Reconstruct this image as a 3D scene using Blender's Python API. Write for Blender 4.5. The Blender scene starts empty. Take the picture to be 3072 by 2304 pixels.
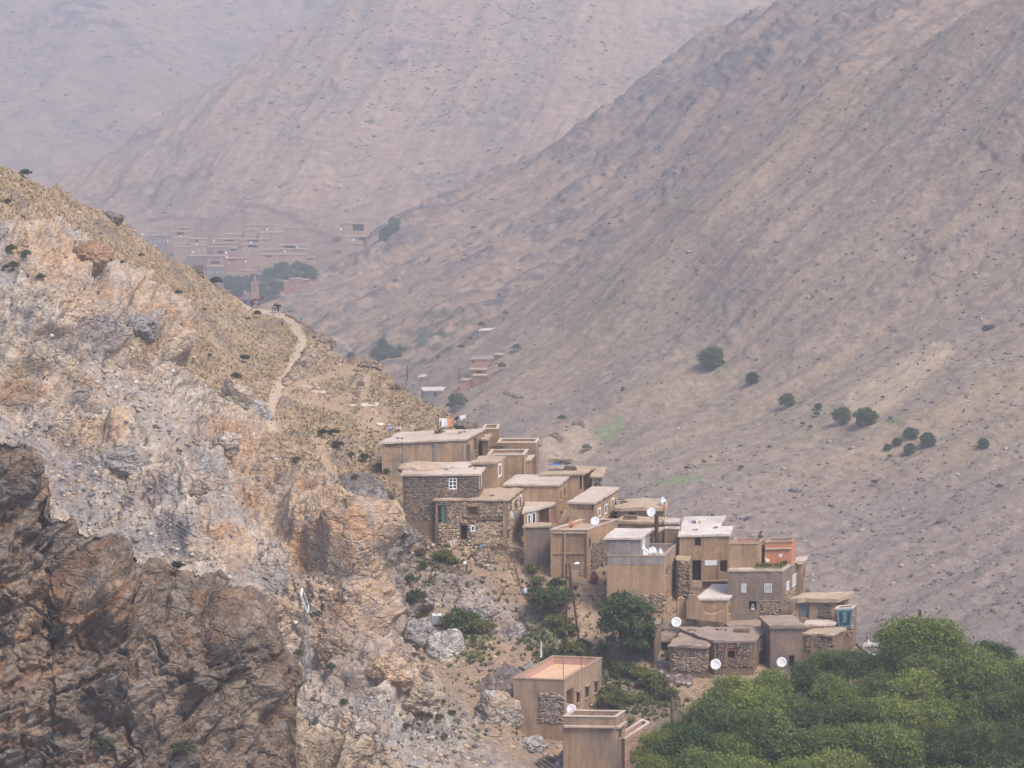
import bpy, math, random
import numpy as np
from mathutils import Vector, Matrix
random.seed(7)
rng = np.random.default_rng(7)
sc = bpy.context.scene
COL = sc.collection
R = math.radians

# ------------------------------------------------------------------ camera, sky, sun, exposure
FPX, CXP, CYP = 8100.0, 1536.0, 1152.0          # focal length and centre in photograph pixels (3072 x 2304)
PITCH = R(10.0)
CAMZ = 150.0
camd = bpy.data.cameras.new('camera'); cam = bpy.data.objects.new('camera', camd); COL.objects.link(cam)
camd.sensor_width = 36.0; camd.lens = 36.0*FPX/3072.0
camd.clip_start = 1.0; camd.clip_end = 9000.0
cam.location = (0, 0, CAMZ); cam.rotation_euler = (R(90)-PITCH, 0, 0)
sc.camera = cam
SUN = Vector((0.50, -0.42, 1.0)).normalized()
world = bpy.data.worlds.new('World'); sc.world = world; world.use_nodes = True
wn = world.node_tree.nodes; wl = world.node_tree.links
bgn = wn['Background']
sky = wn.new('ShaderNodeTexSky'); sky.sky_type = 'NISHITA'; sky.sun_disc = False
sky.sun_elevation = math.asin(SUN.z); sky.sun_rotation = math.atan2(SUN.x, SUN.y)
sky.dust_density = 7.0; sky.air_density = 0.7; sky.ozone_density = 1.0; sky.altitude = 1500
wl.new(sky.outputs[0], bgn.inputs[0]); bgn.inputs[1].default_value = 0.12
sl = bpy.data.lights.new('sun', 'SUN'); so = bpy.data.objects.new('sun', sl); COL.objects.link(so)
sl.energy = 1.3; sl.angle = R(20); sl.color = (1.0, 0.94, 0.86)
so.rotation_euler = SUN.to_track_quat('Z', 'Y').to_euler()
so.location = (0, 0, CAMZ+200)
vs = sc.view_settings
vs.view_transform = 'Standard'; vs.look = 'None'; vs.gamma = 1.0; vs.use_curve_mapping = False
vs.exposure = 1.46

# ------------------------------------------------------------------ helpers
def unproj(px, py, Y):
    a = (np.asarray(px, float)-CXP)/FPX; b = -(np.asarray(py, float)-CYP)/FPX
    dy = math.cos(PITCH)+b*math.sin(PITCH); dz = -math.sin(PITCH)+b*math.cos(PITCH)
    t = np.asarray(Y, float)/dy
    return np.stack(np.broadcast_arrays(a*t, Y*np.ones_like(a), CAMZ+dz*t), -1)
def ray_z(px, py, z):
    a = (px-CXP)/FPX; b = -(py-CYP)/FPX
    dy = math.cos(PITCH)+b*math.sin(PITCH); dz = -math.sin(PITCH)+b*math.cos(PITCH)
    t = (z-CAMZ)/dz
    return np.array([a*t, dy*t, z])
def ray_plane(px, py, p0, n):
    d = unproj(px, py, 1.0)-np.array([0, 0, CAMZ]); o = np.array([0, 0, CAMZ])
    return o+d*(np.dot(n, p0-o)/np.dot(n, d))
def Zf(ox, oy, k):
    return lambda x, y: (ox+x/k, oy+y/k)
Z1 = Zf(1100, 1200, 2.765); Z2 = Zf(1700, 1400, 2.458); Z3 = Zf(1500, 1700, 2.746)
Z5 = Zf(400, 550, 2.765); Z6 = Zf(1150, 850, 2.765); Z4 = Zf(2272, 1700, 2.746)
Z7 = Zf(700, 1300, 2.765); Z8 = Zf(700, 1750, 2.765); Z9 = Zf(2000, 900, 2.063)
def s2l(r, g, b, k=1.0):
    f = lambda c: (c/255/12.92 if c/255 <= 0.04045 else ((c/255+0.055)/1.055)**2.4)
    return (f(r)*k, f(g)*k, f(b)*k)
def pl(pts):
    x = np.array([p[0] for p in pts], float); y = np.array([p[1] for p in pts], float)
    return lambda q: np.interp(q, x, y)

# numpy noise
def hash3(ix, iy, iz, seed=0):
    h = (ix.astype(np.int64)*374761393+iy.astype(np.int64)*668265263+iz.astype(np.int64)*2147483647+seed*144665) & 0xFFFFFFFF
    h = ((h ^ (h >> 13))*1274126177) & 0xFFFFFFFF
    h = ((h ^ (h >> 16))*2246822519) & 0xFFFFFFFF
    h = h ^ (h >> 15)
    return (h & 0xFFFFFF)/float(0x1000000)
def vnoise(P, seed=0):
    i = np.floor(P).astype(np.int64); f = P-i; f = f*f*f*(f*(f*6-15)+10)
    r = 0
    for dx in (0, 1):
        wx = f[..., 0] if dx else 1-f[..., 0]
        for dy in (0, 1):
            wy = f[..., 1] if dy else 1-f[..., 1]
            for dz in (0, 1):
                wz = f[..., 2] if dz else 1-f[..., 2]
                r = r+wx*wy*wz*hash3(i[..., 0]+dx, i[..., 1]+dy, i[..., 2]+dz, seed)
    return r*2-1
ROT = np.array([[0.36, 0.48, -0.8], [-0.8, 0.60, 0.0], [0.48, 0.64, 0.6]])
def fbm(P, s, o=4, seed=0, g=0.5):
    q = P/s; r = 0; a = 1.0; t = 0
    for k in range(o):
        r = r+a*vnoise(q, seed+k*17); t += a; a *= g; q = q@ROT.T*2.03+5.3
    return r/t*1.6
def ridged(P, s, o=4, seed=0):
    q = P/s; r = 0; a = 1.0; t = 0
    for k in range(o):
        r = r+a*(1-2*np.abs(vnoise(q, seed+k*11))); t += a; a *= 0.5; q = q@ROT.T*2.03+3.1
    return r/t
def facet(P, s, seed=0, tilt=0.8, step=0.5, crack=0.25, aniso=(1, 1, 1)):
    """broken-rock relief: each Voronoi cell is a tilted plane, with a crack round it (unit: cell size)"""
    q = (P/s)*np.array(aniso)
    i = np.floor(q).astype(np.int64)
    F1 = np.full(q.shape[:-1], 9.0); F2 = F1.copy(); H = np.zeros_like(F1)
    for dx in (-1, 0, 1):
        for dy in (-1, 0, 1):
            for dz in (-1, 0, 1):
                cx, cy, cz = i[..., 0]+dx, i[..., 1]+dy, i[..., 2]+dz
                jx, jy, jz = hash3(cx, cy, cz, seed), hash3(cx, cy, cz, seed+1), hash3(cx, cy, cz, seed+2)
                vx = q[..., 0]-cx-jx; vy = q[..., 1]-cy-jy; vz = q[..., 2]-cz-jz
                d = vx*vx+vy*vy+vz*vz
                hh = (vx*(jy-0.5)+vy*(jz-0.5)+vz*(jx-0.5))*2*tilt+(hash3(cx, cy, cz, seed+5)-0.5)*2*step
                m = d < F1
                F2 = np.where(m, F1, np.minimum(F2, d)); H = np.where(m, hh, H); F1 = np.where(m, d, F1)
    e = np.sqrt(F2)-np.sqrt(F1)
    return H-crack*np.exp(-(e/0.10)**2), e
def blocks(P, s, seed=0, tilt=0.35, spin=0.5, aniso=(1, 1, 1), sharp=5.0):
    """broken-rock relief: the union of tilted, turned slabs of all sizes (0 in the gaps, up to about 1)"""
    q = (P/s)*np.array(aniso)
    i = np.floor(q).astype(np.int64); H = np.zeros(q.shape[:-1]); I = np.zeros(q.shape[:-1])
    for dx in (-1, 0, 1):
        for dy in (-1, 0, 1):
            for dz in (-1, 0, 1):
                cx, cy, cz = i[..., 0]+dx, i[..., 1]+dy, i[..., 2]+dz
                j = [hash3(cx, cy, cz, seed+k) for k in range(6)]
                vx = q[..., 0]-cx-j[0]; vy = q[..., 1]-cy-j[1]; vz = q[..., 2]-cz-j[2]
                a = (j[3]-0.5)*2*spin; ca, sa = np.cos(a), np.sin(a); b = (j[4]-0.5)*2*spin; cb, sb = np.cos(b), np.sin(b)
                ux = ca*vx-sa*vz; uz = sa*vx+ca*vz; uy = cb*vy-sb*uz; uz = sb*vy+cb*uz
                e = 0.45+0.55*j[5]
                d = np.maximum(np.abs(ux)/(e*(0.6+0.5*j[1])), np.maximum(np.abs(uy)/(e*0.95), np.abs(uz)/(e*(0.5+0.4*j[0]))))
                h = np.clip((1-d)*sharp, 0, 1)*(0.35+0.65*j[2]+tilt*((j[0]-0.5)*ux+(j[1]-0.5)*uy+(j[4]-0.5)*uz)*2)
                m = h > H
                I = np.where(m, j[3], I); H = np.where(m, h, H)
    return H, I
def sstep(x, a, b):
    t = np.clip((x-a)/(b-a), 0, 1); return t*t*(3-2*t)
def pmask(px, py, poly, fe):
    """soft inside-polygon weight"""
    poly = np.array(poly, float); n = len(poly)
    ins = np.zeros(px.shape, bool); dmin = np.full(px.shape, 1e9)
    for k in range(n):
        x1, y1 = poly[k]; x2, y2 = poly[(k+1) % n]
        c = ((y1 > py) != (y2 > py)) & (px < (x2-x1)*(py-y1)/((y2-y1) if y2 != y1 else 1e-9)+x1)
        ins ^= c
        dx, dy = x2-x1, y2-y1
        t = np.clip(((px-x1)*dx+(py-y1)*dy)/(dx*dx+dy*dy+1e-9), 0, 1)
        dmin = np.minimum(dmin, np.hypot(px-x1-t*dx, py-y1-t*dy))
    sd = np.where(ins, dmin, -dmin)
    return sstep(sd, -fe, fe)
def lmask(px, py, line, w, fe):
    line = np.array(line, float); dmin = np.full(px.shape, 1e9)
    for k in range(len(line)-1):
        x1, y1 = line[k]; x2, y2 = line[k+1]; dx, dy = x2-x1, y2-y1
        t = np.clip(((px-x1)*dx+(py-y1)*dy)/(dx*dx+dy*dy+1e-9), 0, 1)
        dmin = np.minimum(dmin, np.hypot(px-x1-t*dx, py-y1-t*dy))
    return 1-sstep(dmin, w-fe, w+fe)
class TPS:
    def __init__(s, pts, lam=1e-4):
        p = np.array(pts, float); s.c = p[:, :2]/1000; v = 1000/p[:, 2]; n = len(p)
        K = s.k(s.c, s.c)+lam*np.eye(n); Pm = np.hstack([np.ones((n, 1)), s.c])
        A = np.zeros((n+3, n+3)); A[:n, :n] = K; A[:n, n:] = Pm; A[n:, :n] = Pm.T
        s.w = np.linalg.solve(A, np.concatenate([v, np.zeros(3)]))
    @staticmethod
    def k(a, b):
        d2 = ((a[:, None]-b[None])**2).sum(-1); return 0.5*d2*np.log(d2+1e-12)
    def __call__(s, px, py):
        sh = px.shape; q = np.stack([px.ravel(), py.ravel()], -1)/1000; o = np.empty(len(q))
        for k in range(0, len(q), 40000):
            b = q[k:k+40000]; o[k:k+40000] = s.k(b, s.c)@s.w[:-3]+s.w[-3]+b@s.w[-2:]
        return (1000/o).reshape(sh)

# ------------------------------------------------------------------ object helpers
def tag(o, label=None, cat=None, group=None, kind=None):
    if label: o['label'] = label
    if cat: o['category'] = cat
    if group: o['group'] = group
    if kind: o['kind'] = kind
    return o
def empty(name, loc, label=None, cat=None, group=None):
    o = bpy.data.objects.new(name, None); COL.objects.link(o); o.location = [float(c) for c in loc]
    o.empty_display_size = 0.3
    return tag(o, label, cat, group)
def mesh(name, V, Fc, mats, cols=None, smooth=False, mi=None, alpha=None):
    me = bpy.data.meshes.new(name)
    V = np.asarray(V, np.float32).reshape(-1, 3)
    if isinstance(Fc, np.ndarray):
        n, k = Fc.shape
        me.vertices.add(len(V)); me.vertices.foreach_set('co', V.ravel())
        me.loops.add(n*k); me.loops.foreach_set('vertex_index', Fc.astype(np.int32).ravel())
        me.polygons.add(n); me.polygons.foreach_set('loop_start', np.arange(0, n*k, k, dtype=np.int32))
        me.update(calc_edges=True)
    else:
        me.from_pydata(V.tolist(), [], Fc); me.update()
    for m in (mats if isinstance(mats, (list, tuple)) else [mats]): me.materials.append(m)
    if cols is not None:
        a = me.color_attributes.new('Col', 'FLOAT_COLOR', 'POINT')
        c = np.ones((len(V), 4), np.float32); c[:, :3] = cols
        if alpha is not None: c[:, 3] = alpha
        a.data.foreach_set('color', c.ravel())
    if mi is not None: me.polygons.foreach_set('material_index', np.asarray(mi, np.int32))
    if smooth: me.polygons.foreach_set('use_smooth', np.ones(len(me.polygons), bool))
    return me
def ob(name, me, parent=None, loc=(0, 0, 0)):
    o = bpy.data.objects.new(name, me); COL.objects.link(o); o.location = [float(c) for c in loc]
    if parent is not None: o.parent = parent
    return o
def wpart(name, V, Fc, mats, parent, **k):
    """mesh given in world coordinates, stored relative to its parent chain of unrotated empties / parts"""
    off = np.zeros(3); p = parent
    while p is not None: off = off+np.array(p.location); p = p.parent
    return ob(name, mesh(name, np.asarray(V, float).reshape(-1, 3)-off, Fc, mats, **k), parent)
class MB:
    def __init__(s): s.v = []; s.f = []; s.c = []
    def add(s, V, Fc, c=None):
        b = len(s.v); s.v += [tuple(map(float, p)) for p in V]; s.f += [tuple(i+b for i in f) for f in Fc]
        if c is not None: s.c += [c]*len(V)
    def box8(s, c8, c=None):
        s.add(c8, [(0, 3, 2, 1), (4, 5, 6, 7), (0, 1, 5, 4), (1, 2, 6, 5), (2, 3, 7, 6), (3, 0, 4, 7)], c)
    def box(s, o, u, v, w, c=None):
        """corner o and three edge vectors"""
        o, u, v, w = map(lambda a: np.asarray(a, float), (o, u, v, w))
        s.box8([o, o+u, o+u+v, o+v, o+w, o+u+w, o+u+v+w, o+v+w], c)
    def tube(s, pts, rad, n=6, c=None, cap=True):
        pts = [np.asarray(p, float) for p in pts]; rad = rad if isinstance(rad, (list, tuple)) else [rad]*len(pts)
        V = []; Fc = []
        for k, p in enumerate(pts):
            d = pts[min(k+1, len(pts)-1)]-pts[max(k-1, 0)]; d = d/(np.linalg.norm(d)+1e-9)
            a = np.cross(d, (0, 0, 1) if abs(d[2]) < 0.9 else (1, 0, 0)); a /= np.linalg.norm(a); b = np.cross(d, a)
            for j in range(n):
                t = 2*math.pi*j/n; V.append(p+rad[k]*(a*math.cos(t)+b*math.sin(t)))
        for k in range(len(pts)-1):
            for j in range(n):
                j2 = (j+1) % n; Fc.append((k*n+j, k*n+j2, (k+1)*n+j2, (k+1)*n+j))
        if cap: Fc.append(tuple(range(n))[::-1]); Fc.append(tuple((len(pts)-1)*n+j for j in range(n)))
        s.add(V, Fc, c)
    def build(s, name, mat, parent=None, smooth=False):
        return wpart(name, s.v, s.f, mat, parent, smooth=smooth, cols=(np.array(s.c) if s.c else None))

# ------------------------------------------------------------------ materials
MATS = {}
def nmat(name):
    m = bpy.data.materials.new(name); m.use_nodes = True; MATS[name] = m
    nt = m.node_tree; nt.nodes.clear()
    out = nt.nodes.new('ShaderNodeOutputMaterial'); b = nt.nodes.new('ShaderNodeBsdfPrincipled')
    nt.links.new(b.outputs[0], out.inputs[0])
    return m, nt, b
def N(nt, t, **kw):
    n = nt.nodes.new(t)
    for k, v in kw.items():
        if k.startswith('i_'): n.inputs[k[2:].replace('_', ' ')].default_value = v
        else: setattr(n, k, v)
    return n
def noise(nt, vec, scale, detail=4, rough=0.6):
    n = N(nt, 'ShaderNodeTexNoise'); n.inputs['Scale'].default_value = scale; n.inputs['Detail'].default_value = detail
    n.inputs['Roughness'].default_value = rough; nt.links.new(vec, n.inputs['Vector']); return n.outputs['Fac']
def mrange(nt, v, a, b, c, d):
    n = N(nt, 'ShaderNodeMapRange'); nt.links.new(v, n.inputs[0])
    for k, x in zip((1, 2, 3, 4), (a, b, c, d)): n.inputs[k].default_value = x
    return n.outputs[0]
def mixc(nt, fac, a, b, mode='MIX'):
    n = N(nt, 'ShaderNodeMix', data_type='RGBA', blend_type=mode)
    for s, v in ((0, fac), (6, a), (7, b)):
        if hasattr(v, 'is_linked') or hasattr(v, 'links'): nt.links.new(v, n.inputs[s])
        elif isinstance(v, (tuple, list)): n.inputs[s].default_value = (*v[:3], 1)
        else: n.inputs[s].default_value = v
    return n.outputs[2]
def bump(nt, b, h, strength, dist):
    n = N(nt, 'ShaderNodeBump'); n.inputs['Strength'].default_value = strength; n.inputs['Distance'].default_value = dist
    nt.links.new(h, n.inputs['Height']); nt.links.new(n.outputs[0], b.inputs['Normal'])
def surf(name, c1, c2=None, scale=0.6, fine=8.0, rough=0.92, bmp=0.3, bd=0.03, attr=False, var=0.25, rand=0.0, spec=0.2, stain=None, vstreak=0.0):
    """plaster / earth / stone: two tones mixed by noise, grain, optional vertex colour and object random"""
    m, nt, b = nmat(name); L = nt.links
    geo = N(nt, 'ShaderNodeNewGeometry').outputs['Position']
    n1 = noise(nt, geo, scale, 5, 0.65); n2 = noise(nt, geo, fine, 3, 0.7)
    if attr: base = N(nt, 'ShaderNodeAttribute', attribute_name='Col').outputs['Color']
    else: base = mixc(nt, mrange(nt, n1, 0.38, 0.62, 0, 1), c1, c2 or tuple(x*0.75 for x in c1))
    if stain: 
        n3 = noise(nt, geo, scale*0.4, 4, 0.6); base = mixc(nt, mrange(nt, n3, 0.52, 0.66, 0, 0.8), base, stain)
    if vstreak:
        mp = N(nt, 'ShaderNodeMapping'); mp.inputs['Scale'].default_value = (2.2, 2.2, 0.18); L.new(geo, mp.inputs[0])
        n4 = noise(nt, mp.outputs[0], 1.0, 4, 0.6); v4 = mrange(nt, n4, 0.42, 0.7, 1.0, 1.0-vstreak)
        cc = N(nt, 'ShaderNodeCombineColor'); [L.new(v4, cc.inputs[k]) for k in range(3)]
        base = mixc(nt, 1.0, base, cc.outputs[0], 'MULTIPLY')
    f = mrange(nt, n2, 0.25, 0.75, 1-var, 1+var)
    if rand:
        oi = N(nt, 'ShaderNodeObjectInfo').outputs['Random']; f2 = mrange(nt, oi, 0, 1, 1-rand, 1+rand)
        mm = N(nt, 'ShaderNodeMath', operation='MULTIPLY'); L.new(f, mm.inputs[0]); L.new(f2, mm.inputs[1]); f = mm.outputs[0]
    cc = N(nt, 'ShaderNodeCombineColor'); [L.new(f, cc.inputs[k]) for k in range(3)]
    base = mixc(nt, 1.0, base, cc.outputs[0], 'MULTIPLY')
    L.new(base, b.inputs['Base Color']); b.inputs['Roughness'].default_value = rough
    b.inputs['Specular IOR Level'].default_value = spec
    if bmp: bump(nt, b, n2, bmp, bd)
    return m
def plain(name, c, rough=0.5, metal=0.0, spec=0.4):
    m, nt, b = nmat(name); geo = N(nt, 'ShaderNodeNewGeometry').outputs['Position']
    f = mrange(nt, noise(nt, geo, 6, 3), 0.3, 0.7, 0.86, 1.1)
    cc = N(nt, 'ShaderNodeCombineColor'); [nt.links.new(f, cc.inputs[k]) for k in range(3)]
    nt.links.new(mixc(nt, 1.0, c, cc.outputs[0], 'MULTIPLY'), b.inputs['Base Color'])
    b.inputs['Roughness'].default_value = rough; b.inputs['Metallic'].default_value = metal; b.inputs['Specular IOR Level'].default_value = spec
    return m
def leafmat(name, c, rand=0.25, hue=0.3):
    m, nt, b = nmat(name); L = nt.links
    at = N(nt, 'ShaderNodeAttribute', attribute_name='Col').outputs['Color']
    oi = N(nt, 'ShaderNodeObjectInfo').outputs['Random']
    c2 = (c[0]*(1+hue*1.6), c[1]*(1+hue*0.6), c[2]*(1-hue*0.4))
    base = mixc(nt, oi, tuple(x*(1-rand) for x in c), tuple(x*(1+rand*0.6) for x in c2))
    base = mixc(nt, 1.0, base, at, 'MULTIPLY')
    L.new(base, b.inputs['Base Color']); b.inputs['Roughness'].default_value = 0.7; b.inputs['Specular IOR Level'].default_value = 0.15
    tr = N(nt, 'ShaderNodeBsdfTranslucent'); L.new(base, tr.inputs[0])
    mx = N(nt, 'ShaderNodeMixShader'); mx.inputs[0].default_value = 0.45
    out = [n for n in nt.nodes if n.type == 'OUTPUT_MATERIAL'][0]
    L.new(b.outputs[0], mx.inputs[1]); L.new(tr.outputs[0], mx.inputs[2]); L.new(mx.outputs[0], out.inputs[0])
    return m
def terrainmat(name, s1, s2, s3, v1=0.25, v2=0.3, bd=0.25, bs=0.6, crackscale=0):
    """terrain: vertex colour times two noises, bump"""
    m, nt, b = nmat(name); L = nt.links
    geo = N(nt, 'ShaderNodeNewGeometry').outputs['Position']
    atn = N(nt, 'ShaderNodeAttribute', attribute_name='Col'); base = atn.outputs['Color']
    n1 = noise(nt, geo, 1/s1, 6, 0.65); n2 = noise(nt, geo, 1/s2, 6, 0.75)
    vo = N(nt, 'ShaderNodeTexVoronoi', feature='F1'); vo.inputs['Scale'].default_value = 1/s3; vo.inputs['Randomness'].default_value = 1
    L.new(geo, vo.inputs['Vector'])
    f1 = mrange(nt, n1, 0.3, 0.7, 1-v1, 1+v1); f2 = mrange(nt, n2, 0.28, 0.72, 1-v2, 1+v2)
    sep = N(nt, 'ShaderNodeSeparateColor'); L.new(vo.outputs['Color'], sep.inputs[0])
    f3 = mrange(nt, sep.outputs[0], 0, 1, 0.86, 1.14)
    m1 = N(nt, 'ShaderNodeMath', operation='MULTIPLY'); L.new(f1, m1.inputs[0]); L.new(f2, m1.inputs[1])
    m2 = N(nt, 'ShaderNodeMath', operation='MULTIPLY'); L.new(m1.outputs[0], m2.inputs[0]); L.new(f3, m2.inputs[1])
    cc = N(nt, 'ShaderNodeCombineColor'); [L.new(m2.outputs[0], cc.inputs[k]) for k in range(3)]
    L.new(mixc(nt, 1.0, base, cc.outputs[0], 'MULTIPLY'), b.inputs['Base Color'])
    b.inputs['Roughness'].default_value = 0.95; b.inputs['Specular IOR Level'].default_value = 0.15
    ad = N(nt, 'ShaderNodeMath', operation='ADD'); L.new(n2, ad.inputs[0])
    ml = N(nt, 'ShaderNodeMath', operation='MULTIPLY'); ml.inputs[1].default_value = -0.6; L.new(vo.outputs['Distance'], ml.inputs[0])
    L.new(ml.outputs[0], ad.inputs[1]); hgt = ad.outputs[0]
    if crackscale:
        wv = N(nt, 'ShaderNodeVectorMath', operation='SCALE'); nz = N(nt, 'ShaderNodeTexNoise'); nz.inputs['Scale'].default_value = 0.9/crackscale; L.new(geo, nz.inputs['Vector']); L.new(nz.outputs['Color'], wv.inputs[0]); wv.inputs['Scale'].default_value = crackscale*1.3
        av = N(nt, 'ShaderNodeVectorMath', operation='ADD'); L.new(geo, av.inputs[0]); L.new(wv.outputs[0], av.inputs[1])
        mp = N(nt, 'ShaderNodeMapping'); mp.inputs['Rotation'].default_value = (0, 0.5, 0.2); mp.inputs['Scale'].default_value = (0.6, 0.8, 1.5); L.new(av.outputs[0], mp.inputs[0])
        for cs, am in ((crackscale*1.6, 1.5), (crackscale*0.6, 0.8)):
            ve = N(nt, 'ShaderNodeTexVoronoi', feature='DISTANCE_TO_EDGE'); ve.inputs['Scale'].default_value = 1/cs; L.new(mp.outputs[0], ve.inputs['Vector'])
            e0 = mrange(nt, ve.outputs['Distance'], 0.0, 0.09, -am, 0.0); em = N(nt, 'ShaderNodeMath', operation='MULTIPLY'); L.new(e0, em.inputs[0]); L.new(atn.outputs['Alpha'], em.inputs[1]); e = em.outputs[0]; a2 = N(nt, 'ShaderNodeMath', operation='ADD'); L.new(hgt, a2.inputs[0]); L.new(e, a2.inputs[1]); hgt = a2.outputs[0]
    bump(nt, b, hgt, bs, bd)
    return m
K = 0.72
tan = surf('tan_plaster', s2l(184, 151, 116, K*1.15), s2l(168, 137, 106, K*1.15), 0.5, 5, stain=s2l(136, 115, 97, K*1.15), vstreak=0.38)
mud = surf('mud_plaster', s2l(174, 141, 107, K*1.15), s2l(157, 127, 98, K*1.15), 0.7, 6, stain=s2l(126, 106, 90, K*1.15), vstreak=0.38)
orange_mud = surf('orange_mud', s2l(184, 149, 116, K*1.2), s2l(168, 138, 109, K*1.2), 0.6, 6, stain=s2l(140, 117, 98, K*1.15), vstreak=0.32)
greyplaster = surf('grey_cement', s2l(160, 148, 140, K*1.2), s2l(142, 130, 124, K*1.2), 0.5, 5, stain=s2l(124, 116, 110, K*1.2), vstreak=0.36)
darkrender = surf('dark_render', s2l(142, 122, 106, K*1.2), s2l(124, 108, 98, K*1.2), 0.7, 5, stain=s2l(164, 138, 112, K*1.2), vstreak=0.2)
concrete = surf('concrete_tan', s2l(180, 150, 122, K*1.15), s2l(164, 138, 114, K*1.15), 0.6, 6, stain=s2l(138, 124, 112, K*1.2), vstreak=0.36)
pink = surf('pink_plaster', s2l(196, 156, 142, K*1.2), s2l(184, 146, 132, K*1.2), 0.5, 6, vstreak=0.15)
terracotta = surf('terracotta_paint', s2l(206, 140, 108, K), s2l(196, 132, 102, K), 0.5, 6)
roofpale = surf('pale_screed', s2l(214, 196, 178, K), s2l(198, 178, 160, K), 0.35, 4, stain=s2l(182, 160, 142, K))
roofwhite = surf('white_screed', s2l(226, 214, 202, K), s2l(210, 196, 182, K), 0.4, 4, stain=s2l(194, 178, 162, K))
roofmud = surf('mud_roof', s2l(196, 172, 146, K), s2l(180, 155, 130, K), 0.5, 5, stain=s2l(168, 148, 126, K))
roofgrey = surf('grey_mud_roof', s2l(168, 148, 132, K), s2l(150, 132, 120, K), 0.5, 5, stain=s2l(176, 150, 124, K))
roofpink = surf('pink_screed', s2l(226, 188, 152, K), s2l(216, 178, 144, K), 0.5, 5)
stonem = surf('rubble_stone', (0.3, 0.25, 0.2), None, 2, 7, attr=True, bmp=0.5, bd=0.05)
stoneobj = surf('rubble_stone_single', s2l(150, 126, 102, K), s2l(104, 92, 86, K), 1.3, 7, rand=0.3, bmp=0.5, bd=0.05)
mortar = surf('earth_mortar', s2l(146, 122, 100, K), s2l(128, 108, 90, K), 1.5, 8)
wood = surf('weathered_wood', s2l(140, 118, 98, K), s2l(112, 92, 76, K), 2, 12)
darkwood = surf('brown_wood', s2l(98, 70, 54, K), s2l(82, 58, 46, K), 2, 12)
polewood = surf('pole_wood', s2l(110, 84, 68, K), s2l(92, 70, 58, K), 2, 10)
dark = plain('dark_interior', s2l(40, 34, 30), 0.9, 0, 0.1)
glass = plain('window_glass', (0.02, 0.022, 0.026), 0.12, 0, 0.5)
white = plain('white_paint', s2l(236, 234, 230, 0.9), 0.45)
dishm = plain('dish_white', s2l(240, 238, 236, 0.88), 0.4)
metal = plain('galvanised_steel', s2l(158, 162, 164, 0.8), 0.45, 0.5)
darkmetal = plain('dark_steel', s2l(70, 66, 64), 0.5, 0.4)
teal = plain('teal_paint', s2l(110, 136, 130, K), 0.6)
redwood = plain('red_paint', s2l(150, 82, 64, K), 0.6)
brownshutter = plain('brown_shutter', s2l(136, 92, 66, K), 0.7)
bluegrey = plain('bluegrey_paint', s2l(132, 142, 146, K), 0.6)
leaf1 = leafmat('walnut_leaves', (0.125, 0.185, 0.060), 0.36, 0.35)
leaf2 = leafmat('dark_leaves', (0.088, 0.132, 0.058))
leaf3 = leafmat('pale_grass_leaves', (0.125, 0.150, 0.060))
leaf4 = leafmat('dry_scrub_leaves', (0.130, 0.115, 0.058), 0.3, 0.2)
leaf5 = leafmat('grey_green_leaves', (0.072, 0.095, 0.060))
bark = surf('bark', (0.13, 0.105, 0.085), (0.09, 0.075, 0.06), 2, 10, bmp=0.6)
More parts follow.
